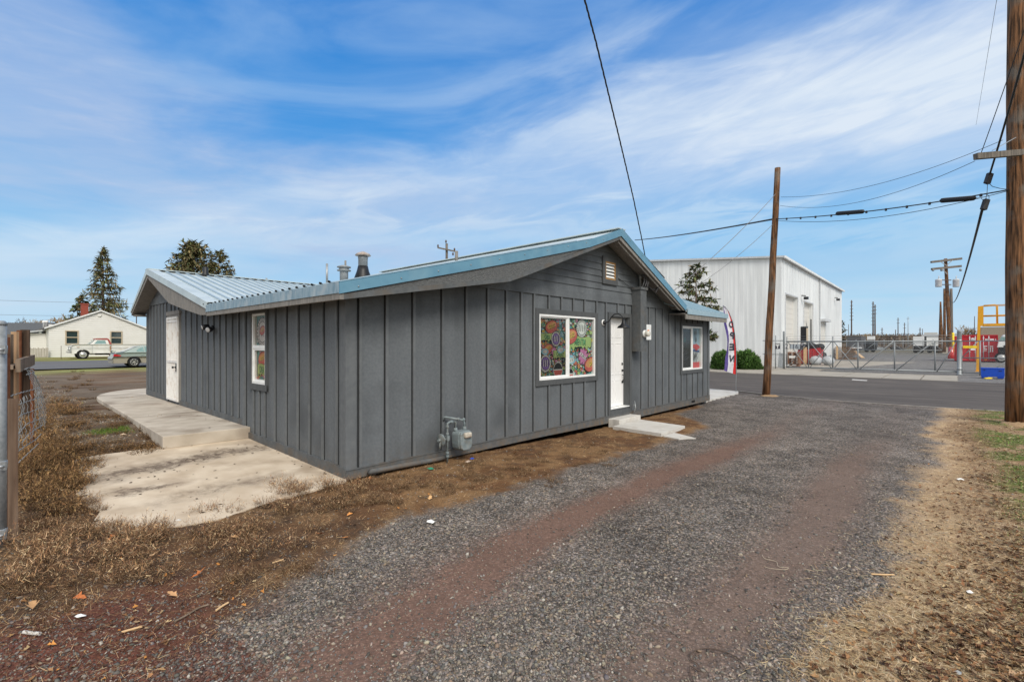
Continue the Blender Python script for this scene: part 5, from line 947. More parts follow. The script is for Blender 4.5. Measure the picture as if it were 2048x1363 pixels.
for a, b_, zz_ in ((d1a, d1b, d1z), (d2a, d2b, d2z)):
    mb = MB(); mb.box(a+.001, b_-.001, .34, .38, -.1, zz_-.001); k = 0
    while k*.45 < zz_: mb.box(a+.001, b_-.001, .325, .34, k*.45-.05, k*.45); k += 1
    t.part('rollup_door', mb, M['whdoor'])
    mb = MB(); frame(mb, a-.12, b_+.12, -.1, zz_+.12, .12, -.06, -.0); t.part('door_frame', mb, M['farroof'])
mb = MB(); mb.box(pa+.001, pb-.001, .1, .16, -.1, pz_-.001); dd = t.part('door', mb, M['whdoor']); mb = MB(); mb.box(pa-.3, pb+.3, -.5, 0.0, pz_+.1, pz_+.35); t.part('canopy', mb, M['farroof'])
for x_, y_, nm in ((1603, 596, 'left'), (1669, 599, 'right')):
    s_, z_ = onW(x_, y_); mb = MB(); mb.tube([(s_, 0, z_+.25), (s_, -.35, z_+.2)], .05, 6); mb.box(s_-.2, s_+.2, -.55, -.2, z_-.14, z_+.1); t.part('flood_light', mb, M['black'])
s_, z_ = onW(1603, 669); mb = MB(); mb.box(s_-.45, s_+.45, -.45, -.04, z_-.75, z_+.75); ac = t.part('wall_heater', mb, M['black']); mb = MB(); mb.box(s_-.38, s_+.38, -.47, -.452, z_-.6, z_+.6); t.part('heater_panel', mb, M['tan'], ac)
s_, z_ = onW(1620.5, 660); mb = MB(); mb.box(s_-.22, s_+.22, -.08, -.04, .3, z_+1.1); t.part('wall_slot', mb, M['dark'])
# ---- gate and fence
GU = 36.6
def G(px, py): return onV(px, py, GU)
gb = lambda x: np.interp(x, [-8, 3.3], [.04, .05]); zt_ = 1.93; zb_ = .06
t = Thing('sliding_gate', 'long galvanised sliding gate with crossed bracing in front of the warehouse yard', 'gate', (GU, -1, -.1))
ys = [G(x, 700)[0] for x in (1573.7, 1617, 1665.5, 1715.8, 1789, 1870, 1916)]
mb = MB(); mb.tube([(GU, ys[0]+.05, zt_), (GU, ys[-1]-.02, zt_)], .048, 8); mb.tube([(GU, ys[0]+.05, zb_), (GU, ys[-1]-.02, zb_)], .055, 8)
for y in ys[:-1]: mb.tube([(GU, y, zb_), (GU, y, zt_+(.35 if y in (ys[0], ys[2]) else .0))], .04, 8)
t.part('frame', mb, M['galv'])
mb = MB()
for i, (a, b_) in enumerate(zip(ys, ys[1:])):
    mb.tube([(GU+.05, a-.06, zb_), (GU+.05, b_+.06, zt_)], .025, 6) if i < 3 else None
    mb.tube([(GU-.05, a-.06 if i < 3 else a-.1, zt_ if i < 3 else zb_), (GU-.05, b_+.06, zb_ if i < 3 else zt_)], .028, 6)
t.part('brace', mb, M['galv'])
def link(y0, y1, z0, z1, gu, s=.085):
    mb = MB(); h = z1-z0; y = min(y0, y1)-h; Y1 = max(y0, y1); Y0 = min(y0, y1)
    while y < Y1:
        for d in (1, -1):
            p = [(y, z0), (y+h, z1)] if d > 0 else [(y+h, z0), (y, z1)]
            (a, za), (b_, zb2) = sorted(p)
            if b_ <= Y0 or a >= Y1: continue
            ca = max(a, Y0); cb = min(b_, Y1); f_ = lambda q: za+(zb2-za)*(q-a)/(b_-a)
            mb.beam((gu, ca, f_(ca)), (gu, cb, f_(cb)), .0035, .0035)
        y += s
    return mb
wire = mat('chain_link_wire', (.3, .31, .32), rough=.5, metal=.4)
t.part('chain_link', link(ys[0], ys[-1], zb_, zt_, GU), wire)
mb = MB()
for z_ in (2.12, 2.30): mb.tube([(GU, ys[0], z_), (GU, ys[-1], z_)], .007, 4)
t.part('barbed_wire', mb, wire)
q0 = G(1580, 700)[0]; q1 = G(1602, 700)[0]; sgz0, sgz1 = G(1590, 697.5)[1], G(1590, 688)[1]; mb = MB(); mb.box(GU-.09, GU-.08, q1, q0, sgz0, sgz1); sg = t.part('sign', mb, mat('grey_sign', (.36, .40, .43), rough=.5))
tm = textmb('211610', .52); mb = MB(); mb.add([(GU-.095, (q0+q1)/2-a*.85, (sgz0+sgz1)/2+b_) for a, b_, _ in tm.v], tm.f); t.part('lettering', mb, M['flagk'], sg)
t = Thing('fence_post', 'thick galvanised gate post at the left end of the sliding gate', 'fence post', (GU, 3.25, -.1)); mb = MB(); y = G(1568.5, 700)[0]; mb.lathe((GU-.1, y, -.12), [(.075, 0), (.075, 2.75), (.06, 2.8)], 12); t.part('post', mb, M['galv'])
t = Thing('fence_post', 'thick galvanised post between the sliding gate and the red container', 'fence post', (GU, -6, -.1)); mb = MB(); y = G(1918.5, 700)[0]; mb.lathe((GU-.05, y, -.12), [(.16, 0), (.16, .05), (.11, .08), (.11, 2.60), (.12, 2.62), (.08, 2.72)], 14); t.part('post', mb, M['galv'])
mb = MB()
for z_ in (.2, 1.9): mb.lathe((GU-.05, y, z_), [(.125, 0), (.125, .12)], 12)
t.part('collar', mb, M['steel'])
t = Thing('chain_link_fence', 'short run of chain link fence between the warehouse corner and the gate', 'fence', (GU+.3, 4.3, -.1)); y0 = G(1540, 700)[0]; y1 = G(1568, 700)[0]; mb = MB()
for z_ in (2.0, .98): mb.tube([(GU, y0+.5, z_), (GU, y1, z_)], .03, 6)
for y in (y0, (y0*.6+y1*.4)): mb.tube([(GU, y, -.1), (GU, y, 2.4)], .035, 8)
t.part('frame', mb, M['galv']); t.part('chain_link', link(y0, y1, .0, 2.0, GU), wire)
sy, sz_ = G(1555.5, 692); mb = MB(); mb.box(GU-.06, GU-.05, sy-.17, sy+.17, sz_-.20, sz_+.20); sg = t.part('sign', mb, M['flagk']); mb = MB(); mb.box(GU-.065, GU-.061, sy-.13, sy+.13, sz_+.06, sz_+.15)
mb.add([(GU-.066, sy+.1, sz_-.02), (GU-.066, sy, sz_+.06), (GU-.066, sy-.1, sz_-.02), (GU-.066, sy-.03, sz_-.02), (GU-.066, sy-.03, sz_-.15), (GU-.066, sy+.03, sz_-.15), (GU-.066, sy+.03, sz_-.02)], [tuple(range(7))]); t.part('sign_mark', mb, M['white'], sg)
t = Thing('chain_link_fence', 'chain link fence with mid rail behind the blue toolbox', 'fence', (GU, -8, -.1)); y0 = G(1923, 700)[0]; y1 = -14.; mb = MB()
for z_ in (1.93, .93, .04): mb.tube([(GU, y0, z_), (GU, y1, z_)], .035, 6)
for y in (y0, G(1960, 700)[0], -9.5, -12): mb.tube([(GU, y, -.1), (GU, y, 1.95)], .04, 8)
mb.tube([(GU, G(1975, 700)[0], .04), (GU, G(2022, 700)[0], .93)], .028, 6); mb.tube([(GU, G(1924, 700)[0], .95), (GU, G(1955, 700)[0], 1.9)], .028, 6)
t.part('frame', mb, M['galv']); t.part('chain_link', link(y0, -11, .04, 1.93, GU), wire)
qa, qz = G(1926, 695); qb, _ = G(1954, 695); mb = MB(); mb.box(GU-.08, GU-.06, qb, qa, G(1940, 696)[1], G(1940, 691)[1]); t.part('sign', mb, M['yelsign'])
mb = MB(); mb.box(GU-.08, GU-.06, G(1951, 700)[0], G(1941, 700)[0], G(1945, 700)[1], G(1945, 697)[1]); t.part('sign', mb, M['white'])
# second gate far back in the yard
fg = 88.
def FG(px, py): return onV(px, py, fg)
t = Thing('sliding_gate', 'distant pale gate with diagonal braces across the back of the gravel yard', 'gate', (fg, 0, -.1)); zt2 = FG(1750, 689)[1]; zb2 = FG(1750, 699.5)[1]; zt2 = max(zt2, zb2+1)
yy = [FG(x, 690)[0] for x in (1693, 1712, 1730, 1749, 1768, 1786, 1806, 1826, 1846, 1866, 1884)]
mb = MB(); mb.tube([(fg, yy[0], zt2), (fg, yy[-1], zt2)], .06, 6); mb.tube([(fg, yy[0], zb2), (fg, yy[-1], zb2)], .06, 6)
for y in yy: mb.tube([(fg, y, zb2), (fg, y, zt2+.6)], .045, 6)
t.part('frame', mb, M['galv']); mb = MB()
for i, (a, b_) in enumerate(zip(yy, yy[1:])): mb.tube([(fg, a, zt2 if i % 2 else zb2), (fg, b_, zb2 if i % 2 else zt2)], .04, 5)
t.part('brace', mb, M['galv'])
# ---- yard things (near the warehouse doors)
def wbox(name, label, cat, x0, x1, y0, y1, d, m, **k): pass
def yobj(name, label, cat, px0, px1, ytop, ybot, m, depth=1.2, group=None, zg=-.1, bev=.03, frame_='G'):
    pm = (px0+px1)/2; Yd = gp(pm, ybot, zg)[0]; xa = -onV(px0, ybot, Yd)[0]; xb = -onV(px1, ybot, Yd)[0]; zt = onV(pm, ytop, Yd)[1]
    t = Thing(name, label, cat, ((xa+xb)/2, Yd, zg), 'F', group=group); return t, xa, xb, Yd, zt
t, xa, xb, Yd, zt = yobj('dumpster', 'red steel dumpster heaped with black bags behind the gate', 'dumpster', 1596, 1641, 695, 729, M['redbin'])
zg = -.1; w_ = xb-xa
mb = MB(); mb.prism([(xa+.1, zg+.1), (xb-.15, zg+.1), (xb, zt), (xa, zt-.25)], Yd, Yd+1.4, 'y'); mb.v += []; o = t.part('body', mb, M['redbin'])
mb = MB()
for i in range(5): x = xa+.15+(w_-.4)*i/4; mb.box(x, x+.07, Yd-.05, Yd, zg+.15, zt-.2)
t.part('side_ribs', mb, M['redbin']); mb = MB(); mb.box(xa+.1, xb-.2, Yd+.1, Yd+1.3, zg, zg+.1); t.part('base', mb, M['black'])
r_ = random.Random(3)
for i in range(5):
    mb = MB(); c = (xa+.2+w_*.2*i, Yd+.5+.2*(i % 2), zt-.05+.12*(i % 3)); mb.ball(c, (.42, .4, .28), 12, 8, .12); single('rubbish_bag', mb, M['blackbag'], c, 'F', label='black rubbish bag heaped in the red dumpster', cat='rubbish bag', group='black bags in the dumpster')
mb = MB(); a = -onV(1607, 700, Yd-.1)[0]; b_ = -onV(1613.5, 700, Yd-.1)[0]; mb.box(a, b_, Yd-.14, Yd-.06, zg, zt+.05); single('wooden_post', mb, M['fresh'], (a, Yd-.1, zg), 'F', label='pale upright timber leaning against the red dumpster', cat='timber')
for i, (p0, p1, yt, yb, lb) in enumerate(((1619, 1645, 711, 729.5, 'left of two pale grey plastic bags beside the red dumpster'), (1643, 1669, 711, 730, 'right of two pale grey plastic bags beside the red dumpster'))):
    t, xa, xb, Yd, zt = yobj('rubbish_bag', lb, 'rubbish bag', p0, p1, yt, yb, None, group='grey bags by the dumpster'); mb = MB(); h = (zt+.1)/2; mb.ball(((xa+xb)/2, Yd, -.1+h*.95), ((xb-xa)/2, .45, h), 18, 12, .08); mb.lathe(((xa+xb)/2+.25, Yd-.1, zt-.15), [(.12, 0), (.06, .1), (.13, .22)], 8); t.part('bag', mb, M['bag'])
t, xa, xb, Yd, zt = yobj('rubbish_bag', 'dark bag behind the two pale grey bags', 'rubbish bag', 1641, 1654, 703, 724, None); mb = MB(); mb.ball(((xa+xb)/2, Yd, .4), ((xb-xa)/2, .4, .55), 12, 8, .1); t.part('bag', mb, M['blackbag'])
t, xa, xb, Yd, zt = yobj('pallet_stack', 'brown stack of pallets and boxes behind the left end of the gate', 'pallets', 1575, 1597, 704, 731, None); mb = MB()
for k in range(9):
    z = zg+.02+k*(zt-zg)/9; mb.box(xa, xb, Yd, Yd+1, z, z+.035)
    for q in (0, .45, .9): mb.box(xa+(xb-xa)*q, xa+(xb-xa)*q+.09, Yd+.01, Yd+.99, z+.036, z+(zt-zg)/9-.004)
t.part('slats', mb, M['cardboard']); mb = MB(); mb.box(xa+.1, xa+.6, Yd-.02, Yd-.005, .55, .75); t.part('tag', mb, M['paper'])
t, xa, xb, Yd, zt = yobj('cardboard_box', 'crushed brown carton with white label at the foot of the pallet stack', 'box', 1584, 1598, 726, 733.5, None); mb = MB(); mb.box(xa, xb, Yd, Yd+.4, zg, zt-.08); mb.add([(xa, Yd, zt-.08), (xb, Yd, zt-.08), (xb+.12, Yd-.15, zt), (xa-.1, Yd-.12, zt-.02)], [(0, 1, 2, 3)]); t.part('carton', mb, M['cardboard'])
mb = MB(); mb.box(xa+.02, xa+.3, Yd-.012, Yd-.003, zg+.1, zt-.1); t.part('tag', mb, M['paper'])
t, xa, xb, Yd, zt = yobj('barrier', 'yellow plastic barrier between the dumpster and the lumber pile', 'barrier', 1641, 1666, 698, 715, None); mb = MB(); mb.box(xa, xb, Yd, Yd+.1, .6, zt); mb.box(xa, xb, Yd-.02, Yd+.12, -.1, .4); mb.box(xa+.2, xa+.5, Yd+.0, Yd+.1, .401, .599); mb.box(xb-.5, xb-.2, Yd, Yd+.1, .401, .599); t.part('panel', mb, M['yelsign'])
t, xa, xb, Yd, zt = yobj('lumber_pile', 'untidy pile of stacked brown lumber in the warehouse yard', 'lumber', 1668, 1712, 693, 718, None); mb = MB(); nn_ = 11
for k in range(nn_):
    z = zg+(zt-zg)*k/nn_; x = xa+r_.uniform(0, .1)
    while x < xb-.3+r_.uniform(-.3, .3): l_ = r_.uniform(.25, 1.2); mb.box(x, min(x+l_, xb+r_.uniform(-.1, .2)), Yd+r_.uniform(-.1, .1), Yd+1.5, z, z+(zt-zg)/nn_*.55); x += l_+.03
t.part('boards', mb, M['lumber']); t.part('upright', MB().box(-onV(1673, 700, Yd)[0], -onV(1676.5, 700, Yd)[0], Yd-.25, Yd-.15, zg, zt+.12), M['fresh'])
mb = MB(); p = gw(1726, 716, -.1); q = gw(1713, 712, -.1); mb.beam((p[0], p[1], -.05), (q[0]-.2, q[1], .65), .35, .05); single('plank', mb, M['fresh'], (p[0], p[1], -.1), 'W', label='pale plank leaning on the right end of the lumber pile', cat='plank')
t, xa, xb, Yd, zt = yobj('steel_panels', 'leaning corrugated steel panels at the warehouse corner behind the fence', 'panels', 1556, 1568, 704, 735, None); mb = MB()
for k in range(7): mb.beam((xa+k*.06, Yd, zg), (xa+k*.065, Yd+.4, zt-.03*k), .045, .02)
t.part('sheet', mb, M['galv'])
# ---- container, lift platform, toolbox
Yc = gp(1960, 721.6, 0)[0]; xc0 = -onV(1924, 700, Yc)[0]; xc1 = -onV(1995, 700, Yc)[0]; zc0 = onV(1960, 721.6, Yc)[1]; zc1 = onV(1960, 669.5, Yc)[1]
t = Thing('shipping_container', 'red shipping container with white markings standing in the gravel yard', 'container', ((xc0+xc1)/2, Yc, zc0), 'F')
mb = MB(); mb.box(xc0, xc1, Yc, Yc+6, zc0, zc1); t.part('body', mb, M['red']); mb = MB(); w_ = xc1-xc0
mb.box(xc0-.6, xc0, Yc+.5, Yc+6, zc0, zc1-.1); x = xc0
t.part('side_panel', mb, M['red'])
mb = MB(); 
for q in (0, .985): mb.box(xc0+w_*q, xc0+w_*q+.07, Yc-.05, Yc-.001, zc0, zc1)
mb.box(xc0, xc1, Yc-.06, Yc-.051, zc1-.12, zc1); mb.box(xc0, xc1, Yc-.06, Yc-.051, zc0, zc0+.12); mb.box(xc0+w_*.495, xc0+w_*.505, Yc-.03, Yc-.001, zc0+.1, zc1-.1); t.part('corner_post', mb, M['red'])
for q in (.22, .38, .61, .76): mb = MB(); mb.lathe((xc0+w_*q, Yc-.09, zc0+.1), [(.028, 0), (.028, zc1-zc0-.2)], 8); mb.box(xc0+w_*q-.06, xc0+w_*q+.06, Yc-.1, Yc-.05, zc0+.9, zc0+.98); mb.box(xc0+w_*q-.06, xc0+w_*q+.06, Yc-.1, Yc-.05, zc1-.35, zc1-.25); t.part('lock_bar', mb, M['farroof'])
mb = MB(); zz_ = zc1-zc0
for a, b_, c, d in ((.655, .74, .80, .85), (.79, .90, .80, .85), (.935, .96, .80, .85), (.62, .72, .55, .585), (.62, .66, .50, .53), (.62, .71, .45, .48), (.62, .70, .39, .42), (.79, .88, .55, .58), (.79, .82, .35, .53), (.85, .88, .35, .53), (.23, .36, .45, .55)): mb.box(xc0+w_*a, xc0+w_*b_, Yc-.012, Yc-.002, zc0+zz_*c, zc0+zz_*d)
mb.lathe((xc0+w_*.31, Yc, zc0+zz_*.83), [(.17, .0), (.17, .012)], 14, (0, -1, 0)); t.part('marking', mb, M['white'])
mb = MB(); mb.box(xc0+w_*.63, xc0+w_*.71, Yc-.013, Yc-.002, zc0+.08, zc0+.17); t.part('marking', mb, M['yelsign'])
# white truck right of the container
Yt = Yc-1.
def TX(px): return -onV(px, 700, Yt)[0]
def TZ(py): return onV(2005, py, Yt)[1]
t = Thing('lorry', 'white lorry with a dark chassis half hidden behind the big utility pole', 'lorry', (TX(2020), Yt, -.1), 'F'); mb = MB(); a0 = TX(1995); mb.prism([(a0, TZ(694)), (a0+.1, TZ(681)), (a0+.5, TZ(668.5)), (TX(2030), TZ(668)), (TX(2030), TZ(694))], Yt, Yt+2.3, 'y'); t.part('cab', mb, M['white'])
mb = MB(); mb.prism([(TX(1998), TZ(680)), (TX(2002), TZ(673)), (TX(2013), TZ(673)), (TX(2013), TZ(680.5))], Yt-.02, Yt, 'y'); t.part('side_window', mb, M['glassgreen']); mb = MB(); mb.box(TX(2030), TX(2110), Yt-.1, Yt+2.4, TZ(692), TZ(650)); t.part('box_body', mb, M['white'])
mb = MB(); mb.box(a0+.1, TX(2110), Yt+.1, Yt+2.2, TZ(710), TZ(694)); mb.tube([(TX(2012), Yt-.3, TZ(700)), (TX(2012), Yt-.3, TZ(690))], .2, 8); t.part('chassis', mb, M['black'])
for x in (2003, 2060, 2095): wheel(t, TX(x), Yt+.15, -.1+.5, .5, .3, -1, M['chrome'])
Yl = gp(1958, 743, -.1)[0]
def LX_(px): return -onV(px, 700, Yl)[0]
def LZ(py): return onV(1965, py, Yl)[1]
t = Thing('lift_platform', 'yellow-orange steel work platform with guard rails on a tall post', 'work platform', (LX_(1961), Yl, -.1), 'F'); mb = MB(); mb.prism([(LX_(1952), -.1), (LX_(1959), -.1), (LX_(1961), LZ(652)), (LX_(1967), LZ(651)), (LX_(1967), LZ(611)), (LX_(1956), LZ(612))], Yl, Yl+.25, 'y'); mb.box(LX_(1950), LX_(1961), Yl-.1, Yl+.35, -.1, -.06); t.part('post', mb, M['yellow'])
mb = MB(); mb.box(LX_(1966), LX_(2060), Yl, Yl+1.2, LZ(652), LZ(647)); t.part('deck', mb, M['yellow'])
mb = MB(); zt1 = LZ(610.5); zm1 = LZ(631)
for yy_ in (Yl+.03, Yl+1.15):
    mb.tube([(LX_(1967), yy_, zt1), (LX_(1991), yy_, zt1+.02), (LX_(1995), yy_, zt1-.06), (LX_(1995.5), yy_, LZ(647))], .03, 8); mb.tube([(LX_(1967), yy_, zm1), (LX_(2060), yy_, zm1)], .035, 8); mb.tube([(LX_(1990), yy_, zt1), (LX_(2060), yy_, zt1)], .022, 8)
    for x in (2040, 2058): mb.tube([(LX_(x), yy_, LZ(647)), (LX_(x), yy_, zt1)], .03, 8)
t.part('guard_rail', mb, M['yellow'])
Yb = gp(1985, 756, -.1)[0]; xa = -onV(1962, 700, Yb)[0]; xb = -onV(2009, 700, Yb)[0]; zb0 = onV(1985, 753, Yb)[1]; zt = onV(1985, 735.5, Yb)[1]
t = Thing('toolbox', 'bright blue steel site toolbox on short feet beside the street', 'toolbox', ((xa+xb)/2, Yb, -.1), 'F'); mb = MB(); mb.box(xa, xb, Yb, Yb+.6, zb0, zt-.06); t.part('box', mb, M['toolblue']); mb = MB(); mb.box(xa-.01, xb+.01, Yb-.012, Yb+.61, zt-.055, zt); t.part('lid', mb, M['toolblue'])
for x in (xa+.02, xb-.26): mb = MB(); mb.box(x, x+.24, Yb+.02, Yb+.58, -.1, zb0); t.part('foot', mb, M['toolblue'])
mb = MB(); mb.box(xa+.1, xa+.16, Yb-.02, Yb-.001, zt-.14, zt-.10); mb.box(xb-.22, xb-.1, Yb-.02, Yb-.001, zt-.17, zt-.14); t.part('latch', mb, M['black'])
mb = MB(); p = gw(1971, 757, -.1); mb.box(p[0], p[0]+.36, p[1], p[1]+.09, -.1, -.04); single('yellow_block', mb, M['yelsign'], (p[0], p[1], -.1), 'W', label='small yellow block lying in front of the blue toolbox', cat='block')
# ---- far yard: trailers, sheds, cars
def farbox(name, label, cat, px0, px1, yt, yb, Y0, D, m, wheels=0, roof=None, group=None):
    pm = (px0+px1)/2; X_ = (pm-CX)/F*Y0; Y0 = w2g(X_, Y0)[0]; xa = -onV(px0, 700, Y0)[0]; xb = -onV(px1, 700, Y0)[0]; zb = onV(pm, yb, Y0)[1]; zt = onV(pm, yt, Y0)[1]
    t = Thing(name, label, cat, ((xa+xb)/2, Y0, -.1), 'F', group=group); mb = MB(); mb.box(xa, xb, Y0, Y0+D, max(zb, -.1), zt); t.part('box_body' if wheels else 'wall', mb, m)
    if wheels:
        for k in range(wheels): x = xa+(xb-xa)*(.25+.5*k/max(1, wheels-1)); w1 = MB(); w1.lathe((x, Y0+.3, .4), [(.45, 0), (.45, .3)], 12, (0, -1, 0)); t.part('wheel', w1, M['rubber'])
        mb = MB(); mb.box(xa+.1, xb-.1, Y0+.1, Y0+D-.1, .5, zb); t.part('chassis', mb, M['black'])
    if roof: mb = MB(); mb.box(xa-.3, xb+.3, Y0-.3, Y0+D+.3, zt, zt+(.25 if roof is not M['farroof'] else .5)); t.part('roof', mb, roof)
    return t
farbox('trailer', 'left of two white box trailers at the back of the gravel yard', 'trailer', 1826, 1847, 672.5, 691, 96, 3, M['white'], 2)
farbox('trailer', 'right of two white box trailers at the back of the gravel yard', 'trailer', 1853, 1878, 673.5, 691, 96, 3, M['white'], 2)
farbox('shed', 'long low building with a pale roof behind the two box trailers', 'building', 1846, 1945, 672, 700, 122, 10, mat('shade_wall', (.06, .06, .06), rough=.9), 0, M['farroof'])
farbox('building', 'cream flat topped building on the skyline above the box trailers', 'building', 1848, 1874, 664.5, 690, 150, 10, M['farwall'])
farbox('building', 'tan block building under the yellow platform behind the red container', 'building', 1962, 2075, 653, 690, 75, 8, M['farbrown'])
farbox('building', 'low grey shed just right of the warehouse and bushy tree', 'building', 1693, 1722, 672, 700, 110, 8, mat('grey_shed', (.10, .10, .105), rough=.9))
farbox('trailer', 'dark flat trailer stacked below the embankment left of centre in the yard', 'trailer', 1727, 1752, 682, 692, 105, 3, M['black'], 2)
farbox('container', 'small white cabin on top of the dark trailer in the yard', 'container', 1734, 1748, 672, 679, 104, 2, M['white'])
farbox('boat_trailer', 'long pale boat or canoe lying behind the lumber pile', 'boat', 1700, 1722, 694, 696.5, 84, 1.2, M['white'])
mb = MB(); p = gw(1884, 702, -.1); t = Thing('blue_barrel', 'blue and white drum at the back of the yard by the tall poles', 'barrel', (p[0], p[1], -.1), 'W'); mb.lathe((p[0], p[1], -.1), [(.5, 0), (.55, .5), (.55, 1.2), (.5, 1.3)], 14); t.part('barrel', mb, mat('barrel_blue', (.16, .30, .42), rough=.5))
mb = MB(); p = gw(1893, 706, -.1); mb.box(p[0]-.8, p[0]+.8, p[1], p[1]+1, -.1, 1.1); single('concrete_block', mb, M['apron'], (p[0], p[1], -.1), 'W', label='grey concrete block at the foot of the leaning transformer pole', cat='concrete block')
for i, (px_, py_, lb) in enumerate(((1756, 700, 'stack of grey pipes lying left in the yard behind the gate'), (1793, 699, 'dark machine parked in the middle of the far yard'))):
    p = gw(px_, py_, -.1); mb = MB()
    for k in range(6): mb.tube([(p[0]-1.8, p[1]+k*.1, .1+k*.12), (p[0]+1.8, p[1]+k*.1, .1+k*.12)], .09, 6)
    single('pipe_stack' if i == 0 else 'machinery', mb, M['galv'] if i == 0 else M['black'], (p[0], p[1], -.1), 'W', label=lb, cat='pipes' if i == 0 else 'machine')
# ================================================================== poles and cables
def pole(name, label, base, top, r0, r1, m, arms=(), group=None, nseg=10, parts=None):
    t = Thing(name, label, 'utility pole', base, 'W', group=group); b0 = Vector(base); b1 = Vector(top); mb = MB()
    mb.tube([b0.lerp(b1, i/nseg)+Vector((.006*math.sin(i*1.7), .006*math.cos(i*2.1), 0)) for i in range(nseg+1)], [r0+(r1-r0)*i/nseg for i in range(nseg+1)], 20); t.part('pole', mb, m); return t
Yp = 11.25; xp0 = (2016-CX)/F*Yp; rp = .20
t = pole('utility_pole', 'large brown utility pole cut by the right edge with a wooden stake at its foot', (xp0+rp, Yp, -.2), (xp0+rp+.03, Yp, 12.5), rp, .17, M['wood'])
za = H+(HY-312)/F*Yp; xa = (1951-CX)/F*Yp
mb = MB(); a = Vector(((1951-CX)/F*(Yp-.4), Yp-.4, H+(HY-313)/F*(Yp-.4))); b_ = Vector((xp0+.1, Yp-.22, H+(HY-305)/F*(Yp-.22))); mb.beam(a, b_, .10, .13); t.part('crossarm', mb, M['greywood'])
mb = MB(); mb.beam(Vector(((1985-CX)/F*(Yp-.3), Yp-.3, H+(HY-301)/F*(Yp-.3))), Vector((xp0+.02, Yp-.15, H+(HY-275)/F*(Yp-.15))), .03, .01); t.part('brace', mb, M['steel'])
mb = MB(); z = H+(HY-293)/F*Yp; mb.box(xp0+.20, xp0+.30, Yp-.215, Yp-.19, z-.04, z+.04); t.part('number_tag', mb, M['galv'])
mb = MB(); z = H+(HY-654)/F*Yp; mb.lathe((xp0+.24, Yp-.18, z), [(.03, 0), (.03, .03)], 12, (-.1, -1, 0)); t.part('tag', mb, M['white'])
mb = MB(); mb.tube([(xp0+.27, Yp-.215, 2.0), (xp0+.285, Yp-.215, 12)], .018, 6); t.part('conduit', mb, M['galv'])
t = Thing('wooden_guard', 'square wooden stake with a grey conduit at the foot of the large utility pole', 'stake', (xp0+.36, Yp-.25, -.1), 'W'); mb = MB(); mb.box(xp0+.26, xp0+.46, Yp-.33, Yp-.235, -.15, 1.72); t.part('board', mb, M['plankold']); mb = MB(); mb.tube([(xp0+.225, Yp-.25, -.15), (xp0+.23, Yp-.25, 1.6)], .022, 8); t.part('conduit', mb, M['galv'])
mb = MB(); mb.ball((xp0+.2, Yp-.1, -.15), (.42, .4, .13), 16, 8, .1); single('soil_mound', mb, mat('sand_mound', (.3, .19, .10), (.42, .29, .17), scale=20, rough=1, bump=.5), (xp0+.2, Yp, -.15), 'W', kind='stuff', label='small sandy mound at the foot of the large pole', cat='soil')
Y2 = 17.4; b2 = ((1532-CX)/F*Y2, Y2, -.15); t2_ = ((1555.5-CX)/F*Y2, Y2, H+(HY-336)/F*Y2)
t = pole('utility_pole', 'plain leaning brown pole standing by the kerb right of the open flag', b2, t2_, .13, .095, M['wood'])
mb = MB(); mb.ball((b2[0]+.1, Y2-.1, -.13), (.35, .3, .08), 14, 6, .15); single('soil_mound', mb, MATS['sand_mound'], (b2[0], Y2, -.15), 'W', kind='stuff', label='low sandy mound at the foot of the leaning pole', cat='soil')
# far transformer pole
Y3 = 62.
def P3(px, py, Y=Y3): return Vector(((px-CX)/F*Y, Y, H+(HY-py)/F*Y))
t = pole('utility_pole', 'leaning utility pole with two crossarms and twin transformers in the yard', P3(1901, 717), P3(1891, 517), .23, .17, M['wood'])
for (a, b_) in (((1862, 524), (1923, 517)), ((1863, 538), (1922, 532))): mb = MB(); mb.beam(P3(*a, 61.6), P3(*b_, 61.6), .22, .26); t.part('crossarm', mb, M['greywood'])
for a, b_ in (((1880, 522.5), (1893, 531)), ((1905, 520), (1893, 531)), ((1883, 536), (1894, 548))): mb = MB(); mb.beam(P3(*a, 61.5), P3(*b_, 61.5), .06, .06); t.part('brace', mb, M['steel'])
for x in (1866, 1883, 1921): mb = MB(); p = P3(x, 542, 61.6); mb.lathe(p, [(.1, 0), (.14, .15), (.1, .3)], 8); t.part('insulator', mb, M['galv'])
for x in (1877, 1912): mb = MB(); p = P3(x, 573.5, 61.2); mb.lathe(p, [(.30, 0), (.33, .06), (.33, .8), (.36, .84), (.28, .98), (.05, 1.02)], 16); mb.tube([p+Vector((0, 0, 1)), p+Vector((.05, 0, 1.4))], .05, 6); t.part('transformer', mb, M['farroof'])
mb = MB(); mb.beam(P3(1880, 560, 61.3), P3(1902, 560, 61.3), .1, .1); mb.beam(P3(1882, 569, 61.3), P3(1902, 569, 61.3), .1, .1); t.part('bracket', mb, M['bark'])
mb = MB(); mb.tube([P3(1908, 718, 61), P3(1906, 665, 61)], .12, 8); t.part('guard', mb, M['yelsign']); mb = MB(); mb.lathe(P3(1902, 719, 60.8), [(.35, 0), (.32, .6), (.24, 1.6)], 10); t.part('base_wrap', mb, M['redlamp'])
pole('utility_pole', 'grey wooden pole right behind the transformer pole', P3(1903, 716, 66), P3(1902, 577, 66), .22, .16, M['greywood']); pole('utility_pole', 'brown pole just left of the transformer pole', P3(1889, 704, 78), P3(1889, 577, 78), .2, .16, M['wood'])
pole('utility_pole', 'tapering brown pole second to the left of the transformer pole', P3(1882, 704, 90), P3(1881, 603, 90), .42, .12, M['wood'])
